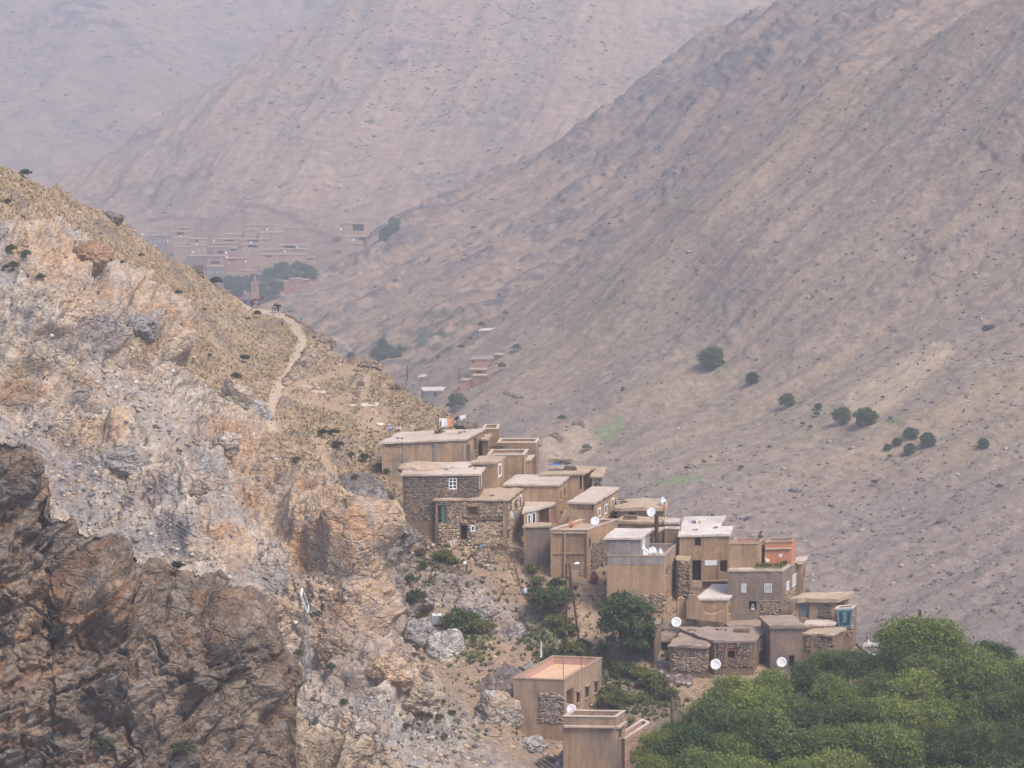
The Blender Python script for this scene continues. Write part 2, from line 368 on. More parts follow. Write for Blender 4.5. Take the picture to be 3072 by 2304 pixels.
# ------------------------------------------------------------------ terrain
def Yv(py): return 320-(py-1300)*0.064
class Sheet:
    """a hillside: depth known at control points of the photograph, carried on behind its crest, broken up by relief"""
    def __init__(s, name, x0, x1, nx, top, bot, ny, ctrl, relief, colour, mat, back=(14, 4.0, 0.7), lam=1e-4, vpow=1.0, label=None):
        s.x0, s.x1, s.nx, s.ny, s.top, s.bot, s.vpow = x0, x1, nx, ny, top, bot, vpow
        xs = np.linspace(x0, x1, nx); v = np.linspace(0, 1, ny)**vpow
        PX = np.repeat(xs[None], ny, 0); t, b = top(xs), bot(xs)
        PY = t[None]+(b-t)[None]*v[:, None]
        Y = TPS(ctrl, lam)(PX, PY)
        P = unproj(PX, PY, Y)
        nb, st, slope = back
        if nb:
            c = P[0]; d = c[:, :2]/np.linalg.norm(c[:, :2], axis=1, keepdims=True)
            rows = []
            for k in range(nb, 0, -1):
                q = c.copy(); q[:, :2] += d*st*k; q[:, 2] -= slope*st*k*min(1, 0.35+0.12*k); rows.append(q)
            P = np.concatenate([np.array(rows), P]); PX = np.concatenate([np.repeat(xs[None], nb, 0), PX]); PY = np.concatenate([np.repeat(t[None], nb, 0), PY])
        du = np.gradient(P, axis=1); dv = np.gradient(P, axis=0); n = np.cross(du, dv)
        n /= np.linalg.norm(n, axis=-1, keepdims=True)+1e-9
        sgn = np.where(n[..., 2] < 0, -1.0, 1.0)
        n *= sgn[..., None]
        s.base = P.copy(); s.nb = nb
        disp, aux = relief(P, PX, PY, n)
        dv3 = n*disp[..., None]
        for k in range(nb): dv3[k] = dv3[nb]*np.where(disp[nb] > 0, math.exp(-(nb-k)/4.0), 1.0)[:, None]
        P = P+dv3
        c = colour(P, PX, PY, aux)
        s.P = P[nb:]; s.n = n[nb:]
        ry, rx = P.shape[:2]; idx = np.arange(ry*rx).reshape(ry, rx)
        Fq = np.stack([idx[:-1, :-1], idx[1:, :-1], idx[1:, 1:], idx[:-1, 1:]], -1).reshape(-1, 4)
        s.ob = ob(name, mesh(name, P.reshape(-1, 3), Fq, mat, cols=c.reshape(-1, 3), smooth=True, alpha=(aux['hard'].ravel() if 'hard' in aux else None)))
        tag(s.ob, label=label, kind='structure')
    def at(s, px, py, what=None):
        px = np.asarray(px, float); py = np.asarray(py, float)
        A = s.P if what is None else what
        i = np.clip((px-s.x0)/(s.x1-s.x0)*(s.nx-1), 0, s.nx-1.001)
        v = np.clip((py-s.top(px))/(s.bot(px)-s.top(px)), 0, 1)**(1/s.vpow); j = np.clip(v*(s.ny-1), 0, s.ny-1.001)
        i0 = i.astype(int); j0 = j.astype(int); fi = (i-i0)[..., None]; fj = (j-j0)[..., None]
        return (A[j0, i0]*(1-fi)+A[j0, i0+1]*fi)*(1-fj)+(A[j0+1, i0]*(1-fi)+A[j0+1, i0+1]*fi)*fj
def blend(c, w, col, amt=1.0):
    return c+(np.array(col)-c)*np.clip(w*amt, 0, 1)[..., None]

# ---- near hillside that carries the village
A_top = pl([(-300, 330), (-100, 440), (0, 498), (60, 520), (110, 545), (180, 575), (255, 612), (330, 645), (375, 662), (430, 730), (490, 770), (560, 800), (620, 835),
            (660, 862), (700, 890), (745, 920), (800, 928), (840, 938), (880, 955), (930, 988), (965, 1012), (990, 1050), (1030, 1072), (1080, 1095), (1120, 1102), (1160, 1130), (1190, 1158),
            (1240, 1190), (1310, 1222), (1360, 1246), (1400, 1285), (1460, 1352), (1560, 1400), (1640, 1425), (1760, 1445), (1830, 1500), (1880, 1540), (2000, 1590),
            (2190, 1660), (2290, 1710), (2400, 1800), (2450, 1838), (2560, 1890), (2620, 1940), (2720, 2010), (3000, 2060), (3400, 2090)])
A_bot = pl([(-300, 2380), (1300, 2380), (1600, 2560), (1900, 2800), (3400, 2800)])
A_ctrl = [(-300, 330, 330), (-300, 900, 312), (-300, 1500, 286), (-300, 2300, 262),
    (0, 498, 352), (0, 640, 331), (0, 800, 321), (0, 1100, 307), (0, 1300, 299), (200, 590, 372), (200, 760, 333), (250, 1000, 317), (250, 1300, 303),
    (400, 700, 392), (420, 840, 350), (400, 1100, 319), (300, 1500, 293), (550, 800, 410), (570, 930, 372), (540, 1060, 330), (520, 1300, 306),
    (760, 925, 428), (850, 945, 424), (930, 1000, 402), (900, 1100, 372), (840, 1220, 338), (680, 1040, 372), (650, 1160, 340), (700, 1260, 317), (760, 1350, 307),
    (980, 1060, 392), (1100, 1105, 380), (1200, 1170, 362), (1310, 1230, 345), (1400, 1280, 334), (1050, 1200, 350), (1080, 1290, 330), (1000, 1400, 314), (900, 1400, 305),
    (870, 1500, 294), (1000, 1520, 294), (1100, 1570, 287), (1120, 1460, 306), (1200, 1420, 314), (1250, 1550, 301), (1000, 1650, 281), (900, 1700, 279), (1110, 1700, 281), (1130, 1850, 277),
    (1230, 1680, 295), (1220, 1850, 286), (700, 1700, 280), (700, 1900, 272), (950, 1900, 271), (940, 2060, 264), (1150, 2020, 267), (1300, 1850, 285), (1290, 2000, 273), (1350, 2180, 260),
    (1200, 2250, 256), (1450, 2220, 260), (700, 2250, 257), (300, 1800, 277), (300, 2300, 259), (0, 2300, 257), (0, 1700, 279)]
for x, y in [(1330, 1410), (1300, 1640), (1450, 1600), (1400, 1700), (1550, 1700), (1500, 1850), (1650, 1800), (1750, 1720), (1760, 1900), (1600, 2000), (1600, 1480), (1700, 1560),
             (1700, 2080), (1850, 1900), (1900, 2030), (2000, 1780), (1950, 1650), (2150, 1760), (2060, 1900), (2050, 2020), (2300, 1860), (2280, 2010), (2450, 1870), (2420, 2000),
             (1800, 2250), (1560, 2330), (2050, 2250), (1650, 2560), (2300, 2400), (2600, 2200), (2700, 2500), (3000, 2300), (3300, 2500), (3000, 2760), (2400, 2760), (2000, 2780)]:
    A_ctrl.append((x, y, Yv(y)))
for x, y in [(1560, 1400), (1700, 1440), (1850, 1520), (2000, 1590), (2200, 1660), (2400, 1800), (2560, 1890), (2720, 2020), (3000, 2070), (3390, 2100)]:
    A_ctrl.append((x, y, Yv(y)+2))
PALE = [(-400, 690), (0, 672), (120, 665), (230, 700), (300, 770), (360, 810), (440, 850), (500, 900), (530, 970), (545, 1050), (570, 1140), (640, 1180), (740, 1225), (780, 1300), (790, 1390), (870, 1430), (960, 1450),
        (1020, 1490), (1130, 1560), (1135, 1700), (1165, 1850), (1195, 1950), (1330, 2090), (1400, 2210), (1300, 2400), (-400, 2400)]
SLATE = [(1010, 1440), (1100, 1430), (1200, 1500), (1215, 1590), (1280, 1650), (1240, 1720), (1150, 1690), (1120, 1570), (1040, 1500)]
SLAB = [(1240, 1700), (1330, 1720), (1450, 1760), (1600, 1790), (1640, 1860), (1600, 1930), (1480, 1890), (1380, 1860), (1270, 1860)]
SCREE = [[(0, 1230), (140, 1290), (330, 1450), (480, 1560), (560, 1620), (600, 1720), (430, 1700), (250, 1600), (100, 1420), (-60, 1330)], [(280, 1080), (420, 1160), (560, 1250), (640, 1350), (560, 1400), (420, 1290), (270, 1180)],
         [(930, 2040), (1020, 2080), (1080, 2130), (1060, 2200), (960, 2120)], [(1270, 2100), (1420, 2160), (1500, 2240), (1650, 2330), (1200, 2330), (1230, 2230), (1360, 2230)]]
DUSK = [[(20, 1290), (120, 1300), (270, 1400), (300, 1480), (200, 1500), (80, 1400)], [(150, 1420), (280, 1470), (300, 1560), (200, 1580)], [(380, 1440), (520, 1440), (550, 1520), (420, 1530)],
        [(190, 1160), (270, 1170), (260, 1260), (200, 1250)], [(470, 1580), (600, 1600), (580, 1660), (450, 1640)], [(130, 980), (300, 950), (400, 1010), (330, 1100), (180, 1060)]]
ORANGE = [[(0, 700), (120, 690), (150, 760), (20, 790)], [(180, 850), (460, 850), (480, 900), (200, 930)], [(540, 1280), (700, 1300), (690, 1370), (560, 1360)], [(0, 1130), (110, 1120), (100, 1180), (0, 1200)], [(600, 1560), (760, 1600), (740, 1700), (640, 1680)], [(80, 760), (300, 740), (290, 830), (120, 850)], [(470, 930), (545, 950), (540, 1070), (450, 1080)], [(640, 1290), (800, 1290), (790, 1370), (650, 1360)], [(700, 1360), (880, 1400), (960, 1500), (820, 1560), (700, 1500)],
          [(800, 1480), (1120, 1560), (1150, 1720), (1100, 1800), (1000, 1720), (830, 1680)], [(880, 1680), (1110, 1720), (1160, 1930), (1050, 1950), (920, 1830)], [(1130, 2010), (1250, 2030), (1330, 2110), (1250, 2130), (1130, 2080)], [(130, 1150), (260, 1180), (220, 1270), (100, 1230)]]
GREEN = [[(1580, 1830), (1680, 1800), (1720, 1900), (1730, 1990), (1640, 1990), (1560, 1900)], [(1760, 1950), (1850, 1975), (2000, 2030), (2040, 2120), (1930, 2160), (1820, 2080)], [(1360, 1870), (1480, 1900), (1450, 1990), (1360, 1990)],
         [(1420, 1640), (1480, 1690), (1440, 1700)], [(1810, 2050), (1900, 2120), (1860, 2200), (1790, 2150)], [(1300, 1670), (1380, 1700), (1350, 1730), (1300, 1700)]]
TRAIL = [[(740, 915), (800, 930), (850, 948), (885, 975), (907, 1018), (893, 1074), (866, 1125), (833, 1167), (819, 1213), (805, 1255), (812, 1290)]]
DIRT = [[(800, 1250), (830, 1230), (840, 1290), (805, 1300)], [(1370, 1630), (1460, 1630), (1440, 1690), (1360, 1680)], [(1480, 1690), (1560, 1690), (1560, 1730), (1480, 1730)], [(930, 1330), (960, 1320), (1010, 1420), (980, 1430)],
        [(1730, 1740), (1790, 1740), (1800, 1830), (1780, 1960), (1730, 1960), (1740, 1850)], [(1090, 1210), (1170, 1260), (1150, 1300), (1060, 1260)]]
TR2 = [[(940, 1320), (965, 1360), (985, 1400), (1000, 1440)], [(1250, 1640), (1205, 1690), (1185, 1750), (1182, 1810), (1205, 1880)], [(1885, 2075), (1870, 2110), (1840, 2120)], [(1000, 1200), (1090, 1190), (1110, 1130)], [(870, 1190), (960, 1210), (1040, 1230)], [(838, 1185), (880, 1162), (926, 1145), (1000, 1130), (1060, 1110)]]
CRAG = [(870, 1490), (960, 1500), (1080, 1560), (1130, 1590), (1140, 1640), (1090, 1670), (1040, 1720), (960, 1680), (880, 1640), (840, 1560)]
CRAG2 = [(440, 940), (540, 940), (555, 1060), (470, 1080)]
CRAG3 = [(1100, 1760), (1160, 1790), (1170, 1860), (1120, 1900), (1080, 1850)]
def CR(PX, PY, wx, wy): return 3.2*pmask(PX*0.7+0.3*wx, PY*0.7+0.3*wy, CRAG, 26)+1.8*pmask(PX*0.7+0.3*wx, PY*0.7+0.3*wy, CRAG2, 14)+2.0*pmask(PX*0.7+0.3*wx, PY*0.7+0.3*wy, CRAG3, 14)
VLOW4 = [(1540, 2060), (1720, 2080), (1880, 2160), (1930, 2320), (1680, 2330), (1560, 2220)]
VLOW1 = [(1430, 1290), (1640, 1330), (1830, 1380), (1900, 1470), (1750, 1500), (1560, 1450), (1450, 1380)]
VLOW2 = [(1180, 1430), (1330, 1440), (1330, 1600), (1200, 1560)]
VLOW3 = [(1950, 1850), (2420, 1850), (2560, 1880), (2400, 1960), (2000, 1930)]
def A_relief(P, PX, PY, n):
    w1 = fbm(P, 9, 4, 3); w2 = fbm(P, 9, 4, 8)
    wx, wy = PX+28*w1, PY+28*w2
    q = (P+0.9*np.stack([w1, w2, w1*w2], -1))@np.array([[0.88, 0.0, 0.47], [0, 1, 0], [-0.47, 0, 0.88]]).T
    fine0, i0 = blocks(q, 11, 15, 0.5, 0.5, (0.8, 0.8, 1.2), 3)
    fine1, i1 = blocks(q, 4.4, 21, 0.6, 0.7, (0.75, 0.8, 1.4), 5)
    fine2, i2 = blocks(q, 1.8, 33, 0.6, 0.7, (0.7, 0.8, 1.5), 4)
    fine3, e3 = blocks(q, 0.85, 47, 0.5, 0.6, (0.7, 0.9, 1.5), 3)
    e2 = fine2
    j1 = fbm(q*np.array([0.7, 1, 1.3]), 7, 4, 61); j2 = fbm(q*np.array([0.6, 1, 1.5]), 3, 4, 62); j3 = fbm(P*np.array([1.6, 1, 0.6]), 6, 4, 63)
    joints = 0.8*np.exp(-(j1/0.035)**2)+0.45*np.exp(-(j2/0.05)**2)+0.6*np.exp(-(j3/0.035)**2)
    rock = pmask(wx, wy, PALE, 14)
    slate = pmask(wx, wy, SLATE, 14)*(1-rock); slab = pmask(wx, wy, SLAB, 14)*(1-rock)
    scree = sum(pmask(wx, wy, p, 22) for p in SCREE).clip(0, 1)*np.where(PX < 1700, 1, 0)
    dirtp = np.maximum(sum(pmask(wx, wy, p, 10) for p in DIRT).clip(0, 1), sum(lmask(PX+8*w1, PY+5*w2, p, 11, 5) for p in TR2).clip(0, 1))
    trail = sum(lmask(PX+5*w1, PY+3*w2, p, 15, 5) for p in TRAIL).clip(0, 1)
    vill = sstep(PX, 1150, 1350)*(1-slab)
    crag = sstep(fbm(P, 14, 3, 71), -0.85, 0.05)
    rr = np.maximum(rock*(1-0.65*scree)*(0.25+0.75*crag), np.maximum(0.5*slate, 0.55*slab))
    d = rr*(2.9*fine0+2.0*fine1+0.7*fine2+0.2*fine3-0.9*joints+1.3*fbm(P, 7, 5, 5)-2.8)+rock*CR(PX, PY, wx, wy)+rock*(1-scree)*(1-rr)*(0.5*fine2+0.25*fine3)
    soft = 0.35*fbm(P, 6, 4, 9)+0.14*fine3+0.13*fbm(P, 0.9, 3, 12)
    out = sstep(fbm(P, 7, 4, 55), 0.35, 0.75)*(1-rock)*(1-vill)
    d = d+(1-rr)*soft*(1-0.8*np.maximum(trail, dirtp))+out*(0.9*fine2+0.1*fine3)*(1-trail)
    d = d*(1-0.75*vill*(1-rr))
    d = d-1.0*sstep(PX, 1430, 1560)*(1-sstep(PY, 2050, 2150))-0.8*pmask(PX, PY, VLOW1, 40)-2.0*pmask(PX, PY, VLOW4, 40)*0.9-1.6*pmask(PX, PY, VLOW2, 30)-1.3*pmask(PX, PY, VLOW3, 30)
    return d, dict(rock=rock, slate=slate, slab=slab, scree=scree, dirt=dirtp, trail=trail, out=out, w1=w1, wx=wx, wy=wy, e2=e2, e3=e3, f2=fine2, f3=fine3, crag=crag, i1=i1, i2=i2, hard=np.clip(np.maximum.reduce([rock*(1-0.8*scree), slate, slab, out*0.8])*(1-np.maximum(trail, dirtp)), 0, 1)*(0.35+0.65*sstep(fbm(P, 6, 3, 79), -0.4, 0.4)))
def A_colour(P, PX, PY, a):
    na = fbm(P, 3.2, 4, 91); nb = fbm(P, 1.0, 3, 92); nc = fbm(P, 11, 4, 93); nd = fbm(P, 0.6, 2, 94)
    c = np.zeros(P.shape)+np.array(s2l(166, 140, 108, K))
    c = blend(c, sstep(nb, -0.1, 0.5), s2l(150, 126, 86, K), 0.8)
    c = blend(c, sstep(na, 0.1, 0.6), s2l(172, 148, 122, K), 0.7)
    c = blend(c, sstep(nd, 0.25, 0.7), s2l(186, 168, 148, K), 0.7)
    c = blend(c, sstep(-nd, 0.3, 0.8), s2l(112, 96, 76, K), 0.7)
    c = blend(c, a['out'], s2l(140, 126, 114, K), 0.8)
    lowleft = sstep(PX, 1000, 1150)*sstep(PY, 1350, 1500)
    c = blend(c, lowleft*(1-sstep(PX, 1350, 1500)), s2l(152, 134, 116, K), 0.7)
    vill = sstep(PX, 1250, 1400)
    c = blend(c, vill, s2l(164, 138, 114, K), 0.8)
    c = blend(c, vill*sstep(na, 0.0, 0.5), s2l(146, 126, 110, K), 0.7)
    # rock
    r = np.zeros(P.shape)+np.array(s2l(200, 184, 166, K))
    nc2 = fbm(P*np.array([0.7, 0.7, 1.4]), 9, 4, 95); r = blend(r, sstep(nc2+0.4*na, 0.0, 0.4), s2l(164, 158, 154, K), 0.85)
    r = blend(r, sstep(nc*0.8+na*0.8-0.1, 0.1, 0.6)*sstep(-nc2, -0.2, 0.3), s2l(206, 168, 128, K), 0.7)
    r = blend(r, sstep(-nc, 0.25, 0.6), s2l(198, 172, 146, K), 0.6)
    om = (sum(pmask(a['wx']+20*na, a['wy']+20*nb, p, 45) for p in ORANGE).clip(0, 1))*(0.55+0.45*sstep(nb+na, -0.4, 0.4))
    r = blend(r, om, s2l(200, 162, 124, K), 0.85)
    r = blend(r, om*sstep(na, 0.0, 0.5), s2l(180, 136, 100, K), 0.7)
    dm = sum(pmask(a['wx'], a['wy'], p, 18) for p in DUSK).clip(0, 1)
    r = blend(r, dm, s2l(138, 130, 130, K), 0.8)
    low = sstep(PY, 1700, 1900)*sstep(-PX, -1160, -1080)
    r = blend(r, low*sstep(na, -0.3, 0.3), s2l(176, 150, 130, K), 0.6)
    r = r*(0.92+0.16*a['i1'])[..., None]*(0.94+0.12*a['i2'])[..., None]
    r = blend(r, sstep(a['i2'], 0.75, 0.8)*0.5, s2l(188, 158, 130, K))
    r = blend(r, sstep(nd, 0.3, 0.7), s2l(206, 192, 176, K), 0.4)
    r = blend(r, sstep(nb, 0.25, 0.6), s2l(158, 136, 114, K), 0.4)
    r = blend(r, sstep(-nb, 0.3, 0.65)*(1-dm), s2l(146, 134, 128, K), 0.6)
    r = r*0.98; c = c+(r-c)*a['rock'][..., None]
    sc_ = np.zeros(P.shape)+np.array(s2l(156, 144, 136, K))
    sc_ = blend(sc_, sstep(nd, 0.1, 0.5), s2l(188, 174, 160, K), 0.7); sc_ = blend(sc_, sstep(-nd, 0.1, 0.6), s2l(122, 112, 110, K), 0.8)
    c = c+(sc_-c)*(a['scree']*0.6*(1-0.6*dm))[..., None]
    s_ = np.zeros(P.shape)+np.array(s2l(128, 122, 122, K)); s_ = blend(s_, sstep(nb, 0.1, 0.5), s2l(158, 148, 140, K), 0.8); s_ = blend(s_, sstep(nd, 0.2, 0.6), s2l(150, 132, 100, K), 0.6)
    c = c+(s_-c)*(a['slate']*0.9)[..., None]
    b_ = np.zeros(P.shape)+np.array(s2l(176, 158, 148, K)); b_ = blend(b_, sstep(na, 0.1, 0.5), s2l(150, 138, 132, K), 0.8); b_ = blend(b_, sstep(nb, 0.3, 0.7), s2l(140, 118, 92, K), 0.7)
    c = c+(b_-c)*(a['slab']*0.9)[..., None]
    g = sum(pmask(a['wx'], a['wy'], p, 20) for p in GREEN).clip(0, 1)
    c = blend(c, g*sstep(nb, -0.5, 0.3), s2l(112, 124, 80, K), 0.75)
    c = blend(c, a['dirt'], s2l(184, 156, 128, K), 0.85)
    tl = sstep(PX, 1100, 1180)*sstep(PY, 1650, 1700)*a['dirt']*(1-sstep(PX, 1260, 1300)); c = blend(c, tl, s2l(150, 138, 130, K), 0.8)
    c = blend(c, a['trail'], s2l(200, 176, 150, K), 0.95)
    orch = sstep(PX, 1900, 2050)*sstep(PY, 2060, 2160); c = blend(c, orch, s2l(92, 92, 62, K), 0.8)
    return np.clip(c, 0.01, 0.9)
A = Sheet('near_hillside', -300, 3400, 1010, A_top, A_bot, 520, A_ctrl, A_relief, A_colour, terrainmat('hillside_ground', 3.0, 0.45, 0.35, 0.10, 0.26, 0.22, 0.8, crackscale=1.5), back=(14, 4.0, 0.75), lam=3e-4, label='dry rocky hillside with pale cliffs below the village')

# ---- dark near cliff, bottom left
B_top = pl([(-300, 1180), (-60, 1290), (0, 1312), (40, 1330), (75, 1322), (110, 1375), (150, 1440), (160, 1475), (125, 1525), (200, 1560), (215, 1548), (260, 1605), (330, 1600), (372, 1615), (385, 1655), (350, 1678), (420, 1690), (500, 1690), (540, 1700), (610, 1715), (660, 1700),
            (700, 1740), (760, 1775), (800, 1810), (835, 1870), (862, 1930), (880, 2000), (884, 2060), (893, 2125), (920, 2150), (985, 2165), (1040, 2185), (1090, 2195), (1140, 2220), (1150, 2260), (1165, 2290), (1200, 2320), (1240, 2350), (1330, 2440)])
B_ctrl = [(-300, 1180, 210), (-300, 2400, 182), (0, 1312, 214), (0, 1700, 200), (0, 2000, 193), (0, 2300, 186), (160, 1460, 213), (300, 1610, 216), (300, 1800, 203), (300, 2050, 195), (300, 2300, 187), (500, 1695, 217), (660, 1710, 218), (560, 1850, 205), (560, 2050, 197),
          (560, 2300, 188), (800, 1815, 216), (780, 1950, 205), (780, 2100, 203), (880, 2030, 214), (900, 2100, 212), (900, 2200, 203), (860, 2300, 196), (1050, 2140, 211), (1080, 2230, 203), (1140, 2170, 208), (1200, 2290, 202), (1330, 2420, 198)]
B_ctrl = [(x, y, 216-(216-Y_)*0.5) for x, y, Y_ in B_ctrl]
B_ROUND = [(640, 1790), (760, 1780), (850, 1900), (890, 2080), (780, 2120), (700, 2000), (620, 1900)]
def B_relief(P, PX, PY, n):
    w1 = fbm(P, 7, 4, 103); w2 = fbm(P, 7, 4, 108)
    q = P@np.array([[0.85, 0.0, 0.52], [0, 1, 0], [-0.52, 0, 0.85]]).T
    q = q+0.7*np.stack([w1, w2, w1*w2], -1)
    f0, i0 = blocks(q, 12, 118, 0.6, 0.6, (0.8, 0.8, 1.3), 3); f1, i1 = blocks(q, 4.6, 121, 0.6, 0.6, (0.7, 0.8, 1.5), 7); f2, i2 = blocks(q, 1.7, 133, 0.5, 0.6, (0.7, 0.8, 1.6), 7); f3, e3 = blocks(q, 0.75, 147, 0.5, 0.6, (0.7, 0.9, 1.6), 6)
    j1 = fbm(q*np.array([0.7, 1, 1.3]), 6, 4, 161); j2 = fbm(q*np.array([0.6, 1, 1.5]), 2.6, 4, 162); joints = 0.9*np.exp(-(j1/0.035)**2)+0.5*np.exp(-(j2/0.05)**2)
    d = 3.0*f0+2.0*f1+1.0*f2+0.36*f3-joints+1.6*fbm(P, 8, 5, 105)-3.7
    ro = pmask(PX+20*w1, PY+20*w2, B_ROUND, 30)
    d = d*(1-0.45*ro)+ro*1.6
    d = d*(0.4+0.6*sstep(PY-B_top(PX), 0, 90))
    return d*0.85, dict(f2=f2, f1=f1, w1=w1, ro=ro, i1=i1, i2=i2, hard=0.45+0.55*sstep(fbm(P, 5, 3, 179), -0.4, 0.4))
def B_colour(P, PX, PY, a):
    na = fbm(P, 2.6, 4, 191); nb = fbm(P, 0.9, 3, 192); nc = fbm(P, 8, 4, 193); nd = fbm(P, 0.45, 2, 194)
    c = np.zeros(P.shape)+np.array(s2l(136, 116, 98, K))
    c = blend(c, sstep(nc+0.5*na, 0.05, 0.5), s2l(112, 98, 86, K), 0.8)
    c = blend(c, sstep(-nc+0.6*na, 0.25, 0.7), s2l(152, 114, 82, K), 0.75)
    c = blend(c, sstep(nb, 0.15, 0.5), s2l(146, 130, 112, K), 0.5)
    c = blend(c, sstep(-nb, 0.2, 0.6), s2l(96, 82, 68, K), 0.6)
    c = blend(c, sstep(nd, 0.35, 0.7), s2l(124, 128, 130, K), 0.5)
    c = blend(c, sstep(0.05-a['f2'], 0, 0.05), s2l(132, 92, 66, K), 0.5); c = blend(c, sstep(a['i1'], 0.7, 0.75), s2l(110, 102, 96, K), 0.5)
    c = blend(c, a['ro']*sstep(na, -0.2, 0.3), s2l(110, 98, 88, K), 0.6)
    right = sstep(PX+10*na, 875, 915); c = blend(c, right*(0.5+0.5*sstep(nb+na, -0.5, 0.3)), s2l(178, 158, 134, K), 0.85)
    return np.clip(c*1.14*(0.9+0.2*a['i2'])[..., None], 0.01, 0.9)
B = Sheet('dark_cliff', -300, 1330, 470, B_top, lambda x: 2500+0*x, 340, B_ctrl, B_relief, B_colour, terrainmat('dark_cliff_rock', 2.2, 0.35, 0.3, 0.16, 0.3, 0.2, 0.8, crackscale=1.2), back=(12, 3.0, 0.9), lam=3e-4, label='dark brown craggy cliff in front of the pale rocks')

# ---- the long slope across the valley
C_top = pl([(900, 1250), (1060, 1215), (1140, 1175), (1210, 1130), (1250, 1112), (1290, 1085), (1330, 1058), (1400, 1000), (1450, 960), (1500, 925), (1580, 868), (1650, 822), (1760, 745), (1900, 650), (1980, 605), (2060, 560), (2180, 480), (2300, 398), (2420, 335), (2540, 262), (2660, 188), (2760, 130), (2870, 72), (2960, 30), (3072, -30), (3500, -260)])
C_ctrl = [(900, 1250, 900), (1100, 1210, 900), (1250, 1112, 905), (1330, 1058, 905), (1500, 925, 905), (1700, 790, 900), (1900, 650, 890), (2300, 398, 870), (2660, 188, 850), (3072, -30, 830), (3500, -260, 810),
          (3500, 1000, 660), (3072, 1000, 690), (2600, 1000, 725), (2140, 1080, 760), (1800, 1100, 790), (1500, 1100, 838), (1300, 1200, 840), (3500, 1950, 480), (3072, 1900, 510), (2600, 1900, 545), (2200, 1600, 610), (1900, 1450, 665), (1600, 1330, 740), (1350, 1290, 800),
          (3072, 500, 760), (2600, 600, 785), (2200, 700, 810), (1900, 850, 830), (1700, 1250, 760), (1000, 1400, 830), (2000, 2000, 560), (3072, 2400, 430), (1400, 2100, 600)]
C_PALE = [[(2560, 1160), (2800, 1030), (2870, 1060), (2760, 1180), (2620, 1270), (2540, 1230)], [(1610, 1350), (1720, 1330), (1740, 1370), (1660, 1390)], [(1700, 1320), (1790, 1310), (1780, 1350), (1720, 1360)], [(1680, 1285), (1770, 1285), (1760, 1315), (1690, 1310)], [(1790, 1350), (1860, 1330), (1830, 1370)], [(1540, 1180), (1600, 1180), (1580, 1190)]]
C_GREEN = [[(1785, 1295), (1830, 1275), (1870, 1255), (1880, 1270), (1830, 1305), (1790, 1310)], [(1950, 1440), (2040, 1430), (2080, 1460), (2000, 1475)], [(2070, 1430), (2110, 1440), (2060, 1470)]]
C_TRAIL = [[(1700, 1000), (1900, 1030), (2090, 1085), (2230, 1150), (2380, 1205), (2420, 1230), (2500, 1260), (2640, 1290), (2700, 1305), (2820, 1325), (2960, 1330), (3072, 1355)], [(2330, 1340), (2530, 1360)], [(1850, 1400), (2000, 1405), (2140, 1430)], [(1700, 1395), (1790, 1430), (1900, 1440), (2050, 1440)], [(2230, 1440), (2350, 1445)]]
def C_relief(P, PX, PY, n):
    f1, e1 = blocks(P, 14, 221, 0.5, 0.6, (0.7, 1, 1.2), 4); f2, e2 = blocks(P, 4, 233, 0.5, 0.6, (1, 1, 1), 4)
    # gullies run down the fall line: stretch noise along the slope
    u = P@np.array([0.62, 0.25, 0.74]); v = P@np.array([-0.38, 0.92, 0.0])
    q = np.stack([v/26, u/170, 0*u], -1); gl = fbm(q, 1, 4, 240); gl2 = fbm(np.stack([v/7, u/60, 0*u], -1), 1, 3, 244)
    out = sstep(fbm(P*np.array([1, 0.7, 1]), 30, 4, 250)+0.35*gl2, 0.42, 0.72)
    up = sstep(-(PX*0.55+PY), -1900, -900)
    out = out*(0.35+0.65*up)
    stones = sstep(fbm(P, 40, 3, 255), 0.0, 0.5)
    d = 2.6*gl+0.6*gl2+0.25*fbm(P, 5, 4, 260)+out*(2.2*f1+1.0*f2)+0.12*f2*(0.3+stones)
    return d, dict(out=out, gl=gl, gl2=gl2, f2=f2, e2=e2, stones=stones)
